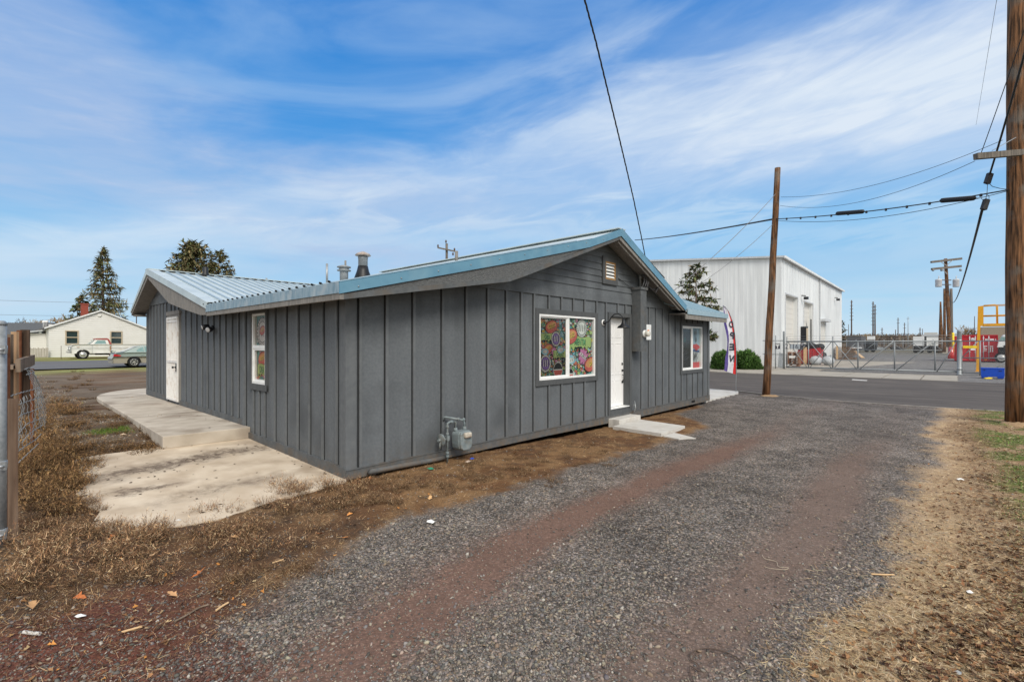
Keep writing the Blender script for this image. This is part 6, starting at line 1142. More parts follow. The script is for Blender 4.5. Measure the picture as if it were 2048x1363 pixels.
for x, yt, Yd, w_, arms, lb in ((1703, 600, 120, 1.2, 6, 'tall distant pole nearest the warehouse corner'), (1746, 603, 125, 1.3, 7, 'left pole of the close tall pair above the embankment'), (1750, 609, 125, 1.3, 3, 'right pole of the close tall pair above the embankment'), (1764, 655, 150, .8, 2, 'short distant pole with one crossarm right of the tall pair'), (1796, 635, 150, .8, 2, 'middle height distant pole left of the lattice mast'), (1809, 645, 160, .7, 2, 'thin distant pole between the middle pole and the mast'), (1816, 633, 170, .5, 1, 'thin pale mast on the skyline above the embankment'), (1791, 659, 140, .7, 0, 'stubby post beside the middle height pole'), (1840, 655, 150, .8, 2, 'short leaning pole at the left of the cream building'), (1845, 657, 160, .5, 0, 'tiny post close right of the short leaning pole'), (1949, 632, 100, .5, 0, 'thin dark pole above the red container'), (1697, 648, 130, .4, 0, 'thin pole just right of the warehouse tree'), (273, 606, 90, .7, 0, 'reddish pole seen between the cream house and the shop eave')):
    t = pole('utility_pole', lb, P3(x, 695, Yd), P3(x, yt, Yd), .10*w_*Yd/120+.05, .08*w_*Yd/120+.02, M['bark'] if x != 1816 else M['steel'], nseg=4)
    if arms: mb = MB(); [mb.beam(P3(x-2.6-.25*k, yt+4+k*7, Yd-.3), P3(x+2.6+.25*k, yt+3.6+k*7, Yd-.3), .10, .10) for k in range(arms)]; t.part('crossarm', mb, M['bark'])
t = pole('utility_pole', 'distant pole with one crossarm showing above the shop roof', P3(893, 700, 60), P3(893.5, 487, 60), .17, .15, M['greywood']); mb = MB(); mb.beam(P3(875, 495, 59.7), P3(910, 502.5, 59.7), .16, .16); t.part('crossarm', mb, M['greywood'])
for x, y in ((876, 493), (909, 500), (892, 484), (906, 509)): mb = MB(); mb.lathe(P3(x, y, 59.7), [(.07, -.1), (.11, .08), (.07, .25)], 8); t.part('insulator', mb, M['bark'])
# cables: polylines through points with sag
def cable(name, label, p, q, r, m, sag=0., n=24, wig=0., extra=None):
    p = Vector(p); q = Vector(q); mb = MB(); pts = []
    for i in range(n+1): s = i/n; v_ = p.lerp(q, s); v_.z -= sag*4*s*(1-s); v_.x += wig*math.sin(i*1.9); v_.z += wig*math.cos(i*2.3)*.5; pts.append(v_)
    mb.tube(pts, r, 6)
    if extra: extra(mb, pts)
    return single(name, mb, m, tuple(p), 'W', label=label, cat='cable')
att = g2w(8.35, -.47); att = (att[0], att[1], 3.42)
def twist(mb, pts):
    for ph in (0, 2.1, 4.2):
        q = []
        for i in range(len(pts)-1):
            for s in range(3): k = i*3+s; p = pts[i].lerp(pts[i+1], s/3); q.append(p+Vector((.008*math.cos(k*.6+ph), 0, .008*math.sin(k*.6+ph))))
        mb.tube(q, .006, 5)
up0 = atY(1168, -30, 5.6)
# service drop passes overhead
dp = Vector(att); dq = Vector(up0); mid = [dp.lerp(dq, i/30) for i in range(31)]
pxs = [(1290, 512), (1284, 480), (1267, 398), (1250, 325), (1235, 262), (1215, 180), (1192, 85), (1172, 10), (1150, -70)]
Ys = np.interp(np.linspace(0, 1, 9), [0, 1], [12.1, 5.6]); mb = MB(); pts = [Vector(att)]+[Vector(atY(a, b_, Y_)) for (a, b_), Y_ in zip(pxs, [12.0, 11.2, 9.9, 8.9, 8.1, 7.3, 6.5, 6.0, 5.5])]; fine_ = []
for i in range(len(pts)-1):
    for s in range(6): fine_.append(pts[i].lerp(pts[i+1], s/6))
mb.tube(fine_, .008, 5); twist(mb, fine_); single('service_cable', mb, M['cable'], tuple(pts[0]), 'W', label='twisted black service cable dropping from above onto the shop gable', cat='cable')
pA = atY(2020, 379, Yp); pB = atY(1547, 438, Y2); pC = atY(1270, 480, 40)
def ties(mb, pts):
    for i in range(2, len(pts)-1, 2): mb.box(pts[i].x-.02, pts[i].x+.02, pts[i].y-.02, pts[i].y+.02, pts[i].z-.05, pts[i].z+.02)
cable('bundled_cable', 'lashed cable bundle between the large pole and the leaning pole', pA, pB, .016, M['cable'], .12, extra=ties); pA2 = (pA[0], pA[1], pA[2]-.02); cable('bundled_cable', 'thin lower line slung just under the lashed cable bundle', pA2, (pB[0], pB[1], pB[2]-.04), .008, M['cable'], .30)
cable('bundled_cable', 'cable bundle running from the leaning pole down behind the shop roof', pB, pC, .032, M['cable'], .1)
for x0, x1, y0, y1, lb in ((1883, 1948, 401, 396, 'black splice case on the cable nearest the large pole'), (1674, 1726, 427, 423, 'black splice case on the cable midway between the poles')):
    s = lambda x: (2020-x)/(2020-1547.); yy1 = Yp+(Y2-Yp)*.0
    def pt(x, y):
        k = (x-2020)/(1547-2020.); f_ = k*Yp/(Y2+(Yp-Y2)*k) if True else k; Yq = 1/(1/Yp+(1/Y2-1/Yp)*k); return Vector(atY(x, y, Yq))
    a = pt(x0, y0); b_ = pt(x1, y1); mb = MB(); d_ = (b_-a).normalized(); L0 = (b_-a).length; mb.lathe(a, [(.02, -.04), (.06, 0), (.065, .05), (.065, L0-.05), (.06, L0), (.02, L0+.04)], 10, d_); single('splice_case', mb, M['black'], tuple(a), 'W', label=lb, cat='cable closure')
cable('cable', 'upper thin wire from the large pole to the top of the leaning pole', atY(2006, 280, Yp), atY(1562, 394, Y2), .006, M['cable'], .35); cable('cable', 'second thin wire from the crossarm to the leaning pole', atY(1950, 322, Yp-.4), atY(1560, 411, Y2), .006, M['cable'], .42)
# steep wires at the large pole
cable('cable', 'thick black cable hanging steeply from above to the small junction box', atY(2062, 60, 8.6), atY(1979, 350, 11.6), .02, M['cable'], .05); cable('cable', 'thin wire running steeply down onto the crossarm end', atY(2062, 20, 8.6), atY(1960, 312, 10.9), .008, M['cable'], .03); cable('cable', 'very thin wire rising at the right top of the sky', atY(1995, -10, 14), atY(1952, 250, 30), .006, M['greycable'], 0)
cable('cable', 'black cable falling from the lower junction box toward the yard poles', atY(1968, 405, 11.8), atY(1903, 603, 60), .03, M['cable'], .9)
for (x, y, lb) in ((1977, 357, 'upper small black junction box hanging on the steep cable'), (1970, 409, 'lower small black junction box hanging on the steep cable')):
    p = Vector(atY(x, y, 11.6)); mb = MB(); mb.beam(p+Vector((-.04, 0, -.12)), p+Vector((.04, 0, .12)), .11, .08, (0, 1, 0)); o = single('junction_box', mb, M['cable'], tuple(p), 'W', label=lb, cat='junction box')
mb = MB(); mb.tube([Vector(atY(a, b_, 11.5)) for a, b_ in ((1977, 366), (1985, 373), (2000, 377), (2016, 379))], .007, 5); mb.tube([Vector(atY(a, b_, 11.5)) for a, b_ in ((1975, 366), (1974, 385), (1971, 400))], .006, 5); mb.tube([Vector(atY(a, b_, 11.5)) for a, b_ in ((1950, 396), (1962, 396), (1968, 403), (1978, 400), (1978, 392), (1972, 388))], .006, 5); single('cable', mb, M['cable'], atY(1977, 366, 11.5), 'W', label='looped slack wires around the two small junction boxes', cat='cable')
eastp = g2w(12.2, 1.5); cable('cable', 'pair of thin wires from the leaning pole over the spruce to the shop', (t2_[0]-.05, Y2, t2_[2]-1.9), (eastp[0], eastp[1], 3.0), .008, M['greycable'], .25); cable('cable', 'wire from the leaning pole to the shop rake', (t2_[0]-.05, Y2, t2_[2]-.9), g2w(8.9, -.47)+(3.15,), .009, M['greycable'], .12)
cable('cable', 'far thin line crossing the sky left of the shop roof', atY(-40, 599, 90), atY(330, 608, 120), .03, M['greycable'], .1); cable('cable', 'lower far line left of the shop roof', atY(-40, 628, 90), atY(300, 633, 120), .03, M['greycable'], .1)
# ================================================================== flag
Yf = 18.8; fz = lambda y: H+(HY-y)/F*Yf; fx = lambda x: (x-CX)/F*Yf
t = Thing('feather_flag', 'tall feather flag with a purple edge and red stripe, its OPEN lettering seen reversed', 'flag', (fx(1472), Yf, -.1), 'W')
polep = [(1472, 783), (1472, 760), (1473, 730), (1472.5, 700), (1470, 668), (1465, 642), (1458, 624), (1451, 614), (1445.5, 610.5)]
mb = MB(); mb.tube([(fx(a), Yf, fz(b_)) for a, b_ in polep], [.014]*3+[.011]*6, 8); t.part('flag_pole', mb, M['steel'])
# the cloth: columns across from the left edge to the pole
rows_ = 26; ys_ = np.linspace(611, 748.5, rows_)
right = lambda y: np.interp(y, [610, 614, 624, 642, 668, 700, 730, 749], [1446, 1451, 1457.5, 1464.5, 1469.5, 1472, 1472.5, 1472.3]); left_ = lambda y: np.interp(y, [610, 640, 660, 690, 705, 725, 741], [1445, 1448.5, 1451.5, 1453.5, 1454, 1450, 1446.5])
def cl(fr, y, off=0):
    yy = y-(1-fr)*(8 if y > 740 else 8*max(0, (y-700)/40)); a, b_ = left_(yy), right(y); k = a+(b_-a)*fr; return (fx(k), Yf+.06*math.sin(y*.09+fr*4)*(1-fr)*1.2-off, fz(yy))
def strip(name, f0, f1, m, off=0.):
    mb = MB(); vs = []
    for y in ys_:
        for q in range(5): fr = (f0(y) if callable(f0) else f0)*(1-q/4)+(f1(y) if callable(f1) else f1)*q/4; vs.append(cl(fr, y, off))
    mb.add(vs, [(i*5+j, i*5+j+1, (i+1)*5+j+1, (i+1)*5+j) for i in range(rows_-1) for j in range(4)], True); return t.part(name, mb, m)
pw = lambda y: np.interp(y, [611, 640, 690, 748], [.45, .24, .22, .27]); rw = lambda y: np.interp(y, [611, 625, 640, 748], [.97, .90, .80, .76])
strip('purple_edge', 0, pw, M['flagb']); fl = strip('cloth', pw, rw, M['flagw']); strip('red_stripe', rw, .96, M['flagr']); strip('pole_sleeve', .96, 1.03, M['black'])
for ch, yc in (('O', 648.5), ('P', 670.5), ('E', 693.5), ('N', 716.5)):
    tm = textmb(ch, 1., .035); xs_ = [a for a, _, _ in tm.v]; zs_ = [b_ for _, b_, _ in tm.v]; sx_ = max(xs_)-min(xs_); sz2 = max(zs_)-min(zs_); cxm = (max(xs_)+min(xs_))/2; czm = (max(zs_)+min(zs_))/2; mb = MB(); xc = 1461.8 if ch == 'O' else 1463.3 if ch == 'P' else 1463.8; 
    vs = []
    for a, b_, _ in tm.v:
        pxx = xc-(a-cxm)/sx_*9.6; pyy = yc-(b_-czm)/sz2*13.6; fr = (pxx-left_(pyy))/(right(pyy)-left_(pyy)); c_ = cl(fr, pyy, .012); vs.append((fx(pxx), c_[1]-.006, fz(pyy)))
    base_ = mb.add(vs, tm.f); o = t.part('lettering', mb, M['flagk'], fl); md = o.modifiers.new('thick', 'SOLIDIFY'); md.thickness = .002
    vs2 = None
# ================================================================== vegetation
leafm = attrmat('foliage', rough=.7, varscale=20); litterm = attrmat('litter', rough=.9, varscale=60); stonem = attrmat('pebble', rough=.8, varscale=120)
def unit(a): return a/(np.linalg.norm(a, axis=-1, keepdims=True)+1e-9)
def conifer(name, label, px, ytop, Y0, halfw_px, zb, ybot, n_br, cols, sparse=1., droop=.15, bw=.05, group=None, tops=None, lean=0, cat='tree', sprig=26, shape=1., z0f=0.12):
    x0, _, zt = atY(px, ytop, Y0); hw0 = halfw_px/F*Y0; t = Thing(name, label, cat, (x0, Y0, zb), 'W', group=group)
    mb = MB(); mb.tube([(x0, Y0, zb-.2), (x0+lean*.5, Y0, zb+(zt-zb)*.5), (x0+lean, Y0, zt-.1)], [max(.05, hw0*.06), max(.04, hw0*.04), .02], 8); t.part('trunk', mb, M['bark'])
    P0, P1, P2, W_, br = [], [], [], [], MB()
    Ht = zt-zb
    for i in range(n_br):
        f = (i+rng.random())/n_br; z = zb+Ht*(z0f+(1-z0f)*f); r = hw0*(1-f)**shape*rng.uniform(.55, 1.12)+.03*hw0; az = rng.uniform(0, 2*PI)
        if rng.random() > sparse: continue
        base = np.array([x0+lean*f, Y0, z]); tip = base+np.array([r*math.cos(az), r*math.sin(az), r*rng.uniform(-.05, .35)-droop*r])
        br.tube([base, (base+tip)/2+np.array([0, 0, -.04*r]), tip], [max(.012, .02*hw0*(1-f)), max(.008, .012*hw0), .006], 4)
        m_ = max(5, int(sprig*(.35+.65*(1-f)))); s = rng.uniform(.12, 1, m_)**.8; q = base+(tip-base)*s[:, None]; L0 = hw0*.17*(rng.uniform(.5, 1.3, m_))[:, None]
        d = unit(rng.normal(0, 1, (m_, 3))+unit((tip-base)[None])*1.0+np.array([0, 0, -.45])); P0.append(q); P1.append(q+d*L0*.55); P2.append(q+d*L0+np.array([0, 0, -.12])*L0); W_.append(np.full(m_, bw*hw0)*rng.uniform(.6, 1.5, m_))
    t.part('branches', br, M['bark'])
    P0, P1, P2, W_ = map(np.concatenate, (P0, P1, P2, W_)); k = np.clip(.65+.5*vnoise(P0[:, 0]*3, P0[:, 2]*3, .9/max(.5, hw0*.3), 3), .4, 1.3)
    c = palette(cols, len(P0), .3)*k[:, None]; o = blades(P0-np.array(t.org), P1-np.array(t.org), P2-np.array(t.org), W_, c, 'crown', leafm, t.e); return t
olive = [(.20, .21, .09), (.15, .165, .07), (.27, .22, .11), (.30, .23, .12), (.10, .115, .055)]
green = [(.11, .15, .07), (.15, .18, .075), (.18, .17, .08), (.07, .10, .05), (.22, .16, .085)]
dgreen = [(.06, .13, .03), (.09, .18, .045), (.13, .23, .06), (.05, .09, .03)]
conifer('conifer_tree', 'tall thin crowned conifer rising behind the cream house', 206, 497, 78, 57, .5, 0, 230, olive, .8, .12, .035, sprig=34, shape=.85)
conifer('conifer_tree', 'low dark evergreen at the foot of the tall conifer left of the chimney', 165, 590, 80, 40, .5, 0, 90, green, 1, .1, .1, sprig=26, shape=.6)
conifer('spruce_tree', 'bushy spruce behind the metal roof beside the black vent', 388, 488, 42, 54, .2, 0, 260, olive, 1, -.1, .05, sprig=60, shape=.34, z0f=.4)
conifer('spruce_tree', 'second lower spruce top to the right behind the metal roof', 438, 503, 43, 36, .2, 0, 180, olive, 1, -.1, .06, sprig=50, shape=.34, z0f=.4)
conifer('spruce_tree', 'sparse spruce between the shop and the white warehouse', 1392, 531, 36, 52, -.1, 0, 92, green, .95, .05, .06, sprig=56, shape=.36, z0f=.24)
conifer('conifer_tree', 'small brownish conifer against the right corner of the warehouse', 1683, 640, 78, 16, -.1, 0, 60, [(.14, .12, .05), (.20, .15, .08), (.08, .08, .04)], 1, 0, .12, sprig=24, shape=.6)
def shrub(label, px0, px1, ytop, Y0, cols, n=5200):
    xa = (px0-CX)/F*Y0; xb = (px1-CX)/F*Y0; zt = H+(HY-ytop)/F*Y0; a = (xb-xa)/2; c = np.array([(xa+xb)/2, Y0, -.1]); t = Thing('juniper_bush', label, 'bush', tuple(c), 'W', group='clipped bushes by the warehouse wall')
    mb = MB()
    for k in range(9): az = k*2.4; mb.tube([(c[0], c[1], -.15), (c[0]+a*.35*math.cos(az), c[1]+.5*math.sin(az), .5), (c[0]+a*.7*math.cos(az), c[1]+.9*math.sin(az), (zt)*.7)], [.04, .03, .012], 5)
    t.part('stems', mb, M['bark']); d = unit(rng.normal(0, 1, (n, 3))); d[:, 2] = np.abs(d[:, 2])*1.05-.12; h = zt+.1
    lump = .80+.30*vnoise(d[:, 0]*3+5, d[:, 2]*3+d[:, 1]*2, 1.6, 8); rr = (lump*rng.uniform(.55, 1.0, n)**.35)[:, None]; p = c+d*rr*np.array([a, 1.2, h]); p[:, 2] = np.maximum(p[:, 2], .0)
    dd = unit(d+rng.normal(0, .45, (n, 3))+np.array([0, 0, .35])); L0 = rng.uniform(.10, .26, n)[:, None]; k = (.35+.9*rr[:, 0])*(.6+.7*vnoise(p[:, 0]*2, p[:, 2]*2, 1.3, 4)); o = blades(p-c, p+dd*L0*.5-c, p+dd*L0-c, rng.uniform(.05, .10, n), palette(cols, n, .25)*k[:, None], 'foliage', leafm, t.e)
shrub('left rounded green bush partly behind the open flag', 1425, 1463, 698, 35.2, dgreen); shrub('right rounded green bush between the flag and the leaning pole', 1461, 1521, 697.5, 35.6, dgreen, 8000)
def baretree(label, px, ytop, Y0, zb, spread, m, seed, twig=None):
    r = random.Random(seed); x0, _, zt = atY(px, ytop, Y0); t = Thing('bare_tree', label, 'tree', (x0, Y0, zb), 'W'); mb = MB(); tw = MB(); Ht = zt-zb
    def grow(p, d, L0, rad, lv):
        q = p+d*L0; q2 = p+d*L0*.5+Vector((r.uniform(-.05, .05), r.uniform(-.05, .05), 0))*L0; (mb if lv < 2 else tw).tube([p, q2, q], [rad, rad*.8, rad*.6], 5 if lv < 2 else 3, False)
        if lv >= 5: return
        for _ in range(3 if lv < 4 else 2): nd = (d+Vector((r.uniform(-1, 1), r.uniform(-1, 1), r.uniform(-.3, .7)))*spread).normalized(); grow(q, nd, L0*r.uniform(.55, .85), rad*.68, lv+1)
    grow(Vector((x0, Y0, zb)), Vector((0, 0, 1)), Ht*.27, Ht*.028, 0); t.part('trunk', mb, m); t.part('branches', tw, twig or m)
pale = mat('tan_twigs', (.30, .20, .10), (.44, .32, .18), scale=3, rough=1)
for a in (('leafless grey tree left of the cream house roof', 50, 622, 82, .4, .62, M['bark'], 1), ('leafless tree with tan twigs behind the low side wing', 92, 618, 84, .4, .75, M['barepale'], 2, pale), ('wider leafless tree with pale tan twigs left of the brick chimney', 124, 603, 80, .4, .8, M['barepale'], 3, pale), ('small leafless tree at the far left skyline', 26, 634, 90, .4, .7, M['bark'], 6),
          ('leafless pale tree behind the red container', 1922, 637, 105, -.1, .6, M['barepale'], 4, pale), ('thin leafless tree left of the yellow platform post', 1946, 650, 108, -.1, .6, M['bark'], 5), ('leafless branchy tree by the tall pole pair', 1731, 655, 160, -.1, .8, M['barepale'], 7, pale), ('small leafless tree on the skyline near the mast', 1785, 657, 165, -.1, .8, M['bark'], 8)): baretree(*a)
# skyline scrub on the embankment
n = 5000; pxr = rng.uniform(1690, 2048, n); Yr = rng.uniform(186, 205, n); X_ = (pxr-CX)/F*Yr; zb_ = H+(HY-rng.uniform(669.5, 690, n))/F*Yr; p = np.stack([X_, Yr-3, zb_], 1); d = unit(rng.normal(0, .6, (n, 3))+np.array([0, 0, 1.])); L0 = rng.uniform(.3, 1.1, n)[:, None]
o = blades(p, p+d*L0*.5, p+d*L0, np.full(n, .35), palette([(.10, .07, .05), (.15, .11, .08), (.07, .07, .04), (.20, .15, .1)], n), 'scrub', leafm); props(o, 'brown dry scrub covering the embankment behind the yard', 'scrub', kind='stuff')
# ================================================================== left fence
t = Thing('fence_post', 'galvanised steel fence post at the left edge of the frame', 'fence post', (-4.45, 4.2, 0), 'W'); mb = MB(); mb.tube([(-4.452, 4.2, -.05), (-4.452, 4.2, 1.93)], .047, 16); mb.lathe((-4.452, 4.2, 1.93), [(.05, 0), (.05, .02), (.03, .04)], 14); t.part('post', mb, M['galv'])
mb = MB()
for z in (1.72, .72, .13): mb.lathe((-4.452, 4.2, z-.035), [(.051, 0), (.051, .07)], 16); mb.box(-4.40, -4.35, 4.15, 4.165, z-.035, z+.035); mb.lathe((-4.365, 4.15, z), [(.012, 0), (.012, .03)], 6, (0, -1, 0))
t.part('strap', mb, M['steel'])
def px_box(t, name, px0, px1, yt, yb, Y0, d, m, skew=0, own=None):
    xa, xb = (px0-CX)/F*Y0, (px1-CX)/F*Y0; zt, zb = H+(HY-yt)/F*Y0, H+(HY-yb)/F*Y0; zb = max(zb, -.05)
    mb = MB(); mb.prism([(xa, zb), (xb, zb), (xb+skew, zt), (xa+skew, zt)], Y0, Y0+d, 'y'); return (t.part(name, mb, m) if t else mb, xa, zb)
t = Thing('wooden_fence', 'broken plank fence with weathered boards and a slipping rail at the left', 'fence', (-6, 5.6, 0), 'W')
px_box(t, 'board', 7.5, 14, 674, 1200, 4.45, .03, M['rustpost']); px_box(t, 'board', 9, 22, 668, 800, 5.5, .03, M['plankold']); px_box(t, 'board', 21.5, 33, 663, 900, 5.7, .03, M['plank']); px_box(t, 'board', 33, 41, 660, 800, 6.25, .02, M['rustpost'])
px_box(t, 'board', -30, 9, 662, 900, 5.3, .03, M['plank']); px_box(t, 'post', 40.5, 57.5, 659, 830, 6.3, .02, M['plankdark']); px_box(t, 'post', 60, 66, 737, 900, 7.2, .02, M['rustpost']); px_box(t, 'board', 24, 32.5, 735, 900, 5.75, .03, M['plank']); px_box(t, 'board', 14, 27, 740, 900, 5.8, .03, M['plankdark'])
mb = MB(); mb.beam(Vector(atY(36, 731, 5.3)), Vector(atY(66, 719, 6.9)), .04, .14); t.part('rail', mb, M['plankold']); mb = MB(); mb.beam(Vector(atY(13, 735, 5.2)), Vector(atY(45, 721, 6.6)), .10, .04); t.part('rail', mb, M['plankold'])
mb = MB(); px_box(None, '', 0, 1, 2, 3, 4, 1, None); xa, xb = (15.5-CX)/F*4.36, (32-CX)/F*4.36; mb.box(xa, xb, 4.36, 4.38, -.1, H+(HY-797)/F*4.36); single('wooden_stake', mb, mat('tan_stake', (.20, .12, .075), (.42, .29, .20), scale=18, rough=.85, bump=.5, bscale=30, stretch=(1, 1, .08)), (xa, 4.36, 0), 'W', label='short weathered upright stake in front of the wire mesh', cat='stake')
t = Thing('wire_mesh', 'curled sheet of galvanised wire mesh sagging from the plank fence', 'wire mesh', (-5, 5, 0), 'W'); mb = MB(); mb2 = MB(); sc = 5.68
def zp(a, b_, Y_): return Vector(atY(a/sc, 640+b_/sc, Y_))
lines = [[(90, 870), (230, 825), (330, 800), (450, 765)], [(180, 970), (330, 915), (475, 870)], [(185, 1130), (250, 1070), (400, 1020), (490, 980)], [(185, 1320), (245, 1250), (300, 1180), (490, 1105)], [(250, 1390), (310, 1310), (400, 1240), (490, 1190)], [(185, 1500), (300, 1420), (400, 1360), (470, 1290)], [(185, 1640), (300, 1530), (440, 1400)], [(300, 620), (370, 600), (400, 640), (450, 750)], [(280, 560), (330, 540), (390, 600)]]
for ln in lines:
    a = [zp(p[0], p[1], 4.7+.9*p[0]/500) for p in ln]; q = []
    for i in range(len(a)-1):
        for s in range(7): v_ = a[i].lerp(a[i+1], s/7); v_.z += .006*math.sin((i*7+s)*2.6); q.append(v_)
    mb.tube(q+[a[-1]], .0045, 5)
for k in range(12):                                  # uprights, curling at the right
    x = 190+k*27; q = []
    for s in range(14): f_ = s/13; yy = 900-.9*(x-190)*.4+f_*(640-(x-190)*.7); q.append(zp(x+24*math.sin(f_*3+k)+(8 if s % 2 else -8), yy, 4.72+.9*x/500))
    mb2.tube(q, .003, 4)
for k in range(7):
    q = []
    for s in range(26): f_ = s/25; q.append(zp(300+k*12+150*math.sin(f_*PI*.62)+(7 if (s+k) % 2 else -7), 560+f_*640, 5.55+.05*k))
    mb2.tube(q, .0035, 4)
t.part('strand', mb, M['galv']); t.part('cross_wires', mb2, M['galv'])
# ================================================================== ground scatter
def frust(n, y0, y1, k=1.4, xr=(-1.1, 1.12)):
    a = rng.random(n); Y_ = (y0**(1-k)+a*(y1**(1-k)-y0**(1-k)))**(1/(1-k)); return rng.uniform(*xr, n)*Y_, Y_
def zat(x, y):
    u, v = w2g(x, y); a, b_, c = vnoise(x, y, .7, 1), vnoise(x, y, 2.3, 2), vnoise(x, y, 7., 3); w_ = (a-.5)*.9+(b_-.5)*.5+(c-.5)*.35; return u, v, zones(u, v, w_, a, b_, c), (a, b_, c)
def offslab(u, v): return ~inpoly(u, v, SLAB) & ~((u > -1.35) & (u < .0) & (v > 3.3)) & ~((u > -.05) & (u < 12.5) & (v > -.03)) & ~((u > 5.9) & (u < 7.5) & (v > -1.6)) & (u < 15.9)
# pebbles
ico = np.array([(0, 0, 1), (.89, 0, .45), (.28, .85, .45), (-.72, .53, .45), (-.72, -.53, .45), (.28, -.85, .45), (.72, .53, -.45), (-.28, .85, -.45), (-.89, 0, -.45), (-.28, -.85, -.45), (.72, -.53, -.45), (0, 0, -1)])
icf = np.array([(0, 1, 2), (0, 2, 3), (0, 3, 4), (0, 4, 5), (0, 5, 1), (1, 6, 2), (2, 7, 3), (3, 8, 4), (4, 9, 5), (5, 10, 1), (6, 7, 2), (7, 8, 3), (8, 9, 4), (9, 10, 5), (10, 6, 1), (11, 7, 6), (11, 8, 7), (11, 9, 8), (11, 10, 9), (11, 6, 10)])
def stones(name, x, y, size, cols, label):
    n = len(x); v = ico[None]*rng.uniform(.72, 1.2, (n, 12, 1)); s = np.stack([size*rng.uniform(.8, 1.3, n), size*rng.uniform(.55, .9, n), size*rng.uniform(.38, .65, n)], 1); v = v*s[:, None]; a = rng.uniform(0, 2*PI, n); ca, sa = np.cos(a)[:, None], np.sin(a)[:, None]
    tl = rng.normal(0, .3, (n, 2)); vx = v[..., 0]*ca-v[..., 1]*sa; vy = v[..., 0]*sa+v[..., 1]*ca; vz = v[..., 2]+vx*tl[:, :1]+vy*tl[:, 1:]
    P = np.stack([vx+x[:, None], vy+y[:, None], vz+(gz(x, y)+size*.18)[:, None]], -1).reshape(-1, 3); Fc = (np.arange(n)[:, None, None]*12+icf).reshape(-1, 3)
    o = npmesh(name, P, [Fc], stonem, np.repeat(cols, 12, 0)); return props(o, label, 'gravel', kind='stuff')
x, y = frust(200000, 2.35, 10.5, 2.1); u, v, Z, nz_ = zat(x, y)
dens = np.clip(Z['gravel'], 0, 1)*(1-.88*np.clip(Z['track1'], 0, 1))*(1-.88*np.clip(Z['track2'], 0, 1))*(.55+.6*sst(nz_[1], .35, .6))+.10*(1-Z['gravel'])+.35*Z['redgrav']; ok = (rng.random(len(x)) < dens*(1-.8*Z['straw'])) & offslab(u, v); x, y = x[ok], y[ok]
gc = .80*np.array([1.10, .98, .86])*palette([(.17, .17, .17), (.22, .215, .21), (.12, .125, .13), (.29, .275, .25), (.36, .34, .31), (.15, .16, .175), (.24, .20, .165), (.09, .09, .09), (.26, .27, .28)], len(x), .25); rd = (Z['redgrav'][ok] > .4) & (rng.random(len(x)) < .7); gc[rd] = palette([(.12, .055, .04), (.08, .04, .03), (.15, .08, .055), (.12, .11, .10)], rd.sum())
gc[rng.random(len(x)) < .012] = (.42, .39, .34)
stones('gravel', x, y, np.clip(rng.lognormal(-5.2, .5, len(x)), .0022, .019), gc, 'loose grey gravel scattered over the driveway'); print('pebbles', len(x))
# straw, grass and leaves on the right verge; dry stalks elsewhere
def strands(name, n, y0, y1, cond, Lr, w_, cols, label, cat, upz=.12, k=1.6, curl=.3, xr=(-1.1, 1.12)):
    x, y = frust(n, y0, y1, k, xr); u, v, Z, nz_ = zat(x, y); pr = cond(u, v, Z, nz_); ok = (rng.random(len(x)) < pr) & offslab(u, v); x, y = x[ok], y[ok]; n = len(x)
    a = rng.uniform(0, 2*PI, n); L0 = rng.uniform(*Lr, n); e = np.abs(rng.normal(0, upz, n))+.02; d = np.stack([np.cos(a), np.sin(a), e], 1); d = unit(d); s = np.stack([-np.sin(a), np.cos(a), np.zeros(n)], 1)*rng.normal(0, curl, n)[:, None]
    p = np.stack([x, y, gz(x, y)+rng.uniform(0, .012, n)], 1); sc_ = np.maximum(1, y/5.)[:, None]; c = palette(cols, n, .3)
    o = blades(p, p+(d*.55+s*.2)*L0[:, None], p+(d+s*.5)*L0[:, None], w_*rng.uniform(.6, 1.5, n)*sc_[:, 0], c, name, litterm); return props(o, label, cat, kind='stuff')
strawc = [(.50, .36, .20), (.60, .46, .28), (.40, .27, .14), (.30, .19, .10), (.66, .54, .36)]
strands('straw', 150000, 2.4, 14, lambda u, v, Z, q: Z['straw']*(1-.25*Z['leaf'])*.95+.03*(Z['gravel'] > .2)*(v < -5.0), (.025, .09), .0022, strawc, 'pale dry grass clippings along the gravel edge', 'straw', xr=(.35, 1.4))
strands('green_grass', 70000, 3, 16, lambda u, v, Z, q: Z['green'], (.02, .06), .003, [(.13, .23, .04), (.20, .30, .07), (.09, .15, .03), (.26, .30, .10)], 'patches of short green grass in the right verge', 'grass', upz=1.2, xr=(.5, 1.4))
strands('dry_stalks', 150000, 2.4, 16, lambda u, v, Z, q: (1-Z['gravel'])*(1-Z['straw'])*(1-.85*Z['redgrav'])*(.35+.6*sst(q[1], .4, .6))*(v < 14), (.015, .07), .0018, [(.34, .20, .095), (.26, .14, .065), (.50, .34, .18), (.17, .10, .05), (.60, .42, .24)], 'dry stalks and chaff over the bare soil', 'dry grass', upz=.35, xr=(-1.1, .7))
strands('yard_grass', 26000, 9, 40, lambda u, v, Z, q: Z['yard']*(.15+.85*Z['ygreen'])*(v < 33.5)*(u < 3), (.03, .09), .004, [(.17, .20, .06), (.24, .25, .08), (.30, .22, .12), (.12, .13, .05), (.38, .28, .15)], 'patchy grass in the left yard by the side street', 'grass', upz=1.0, k=1.01)
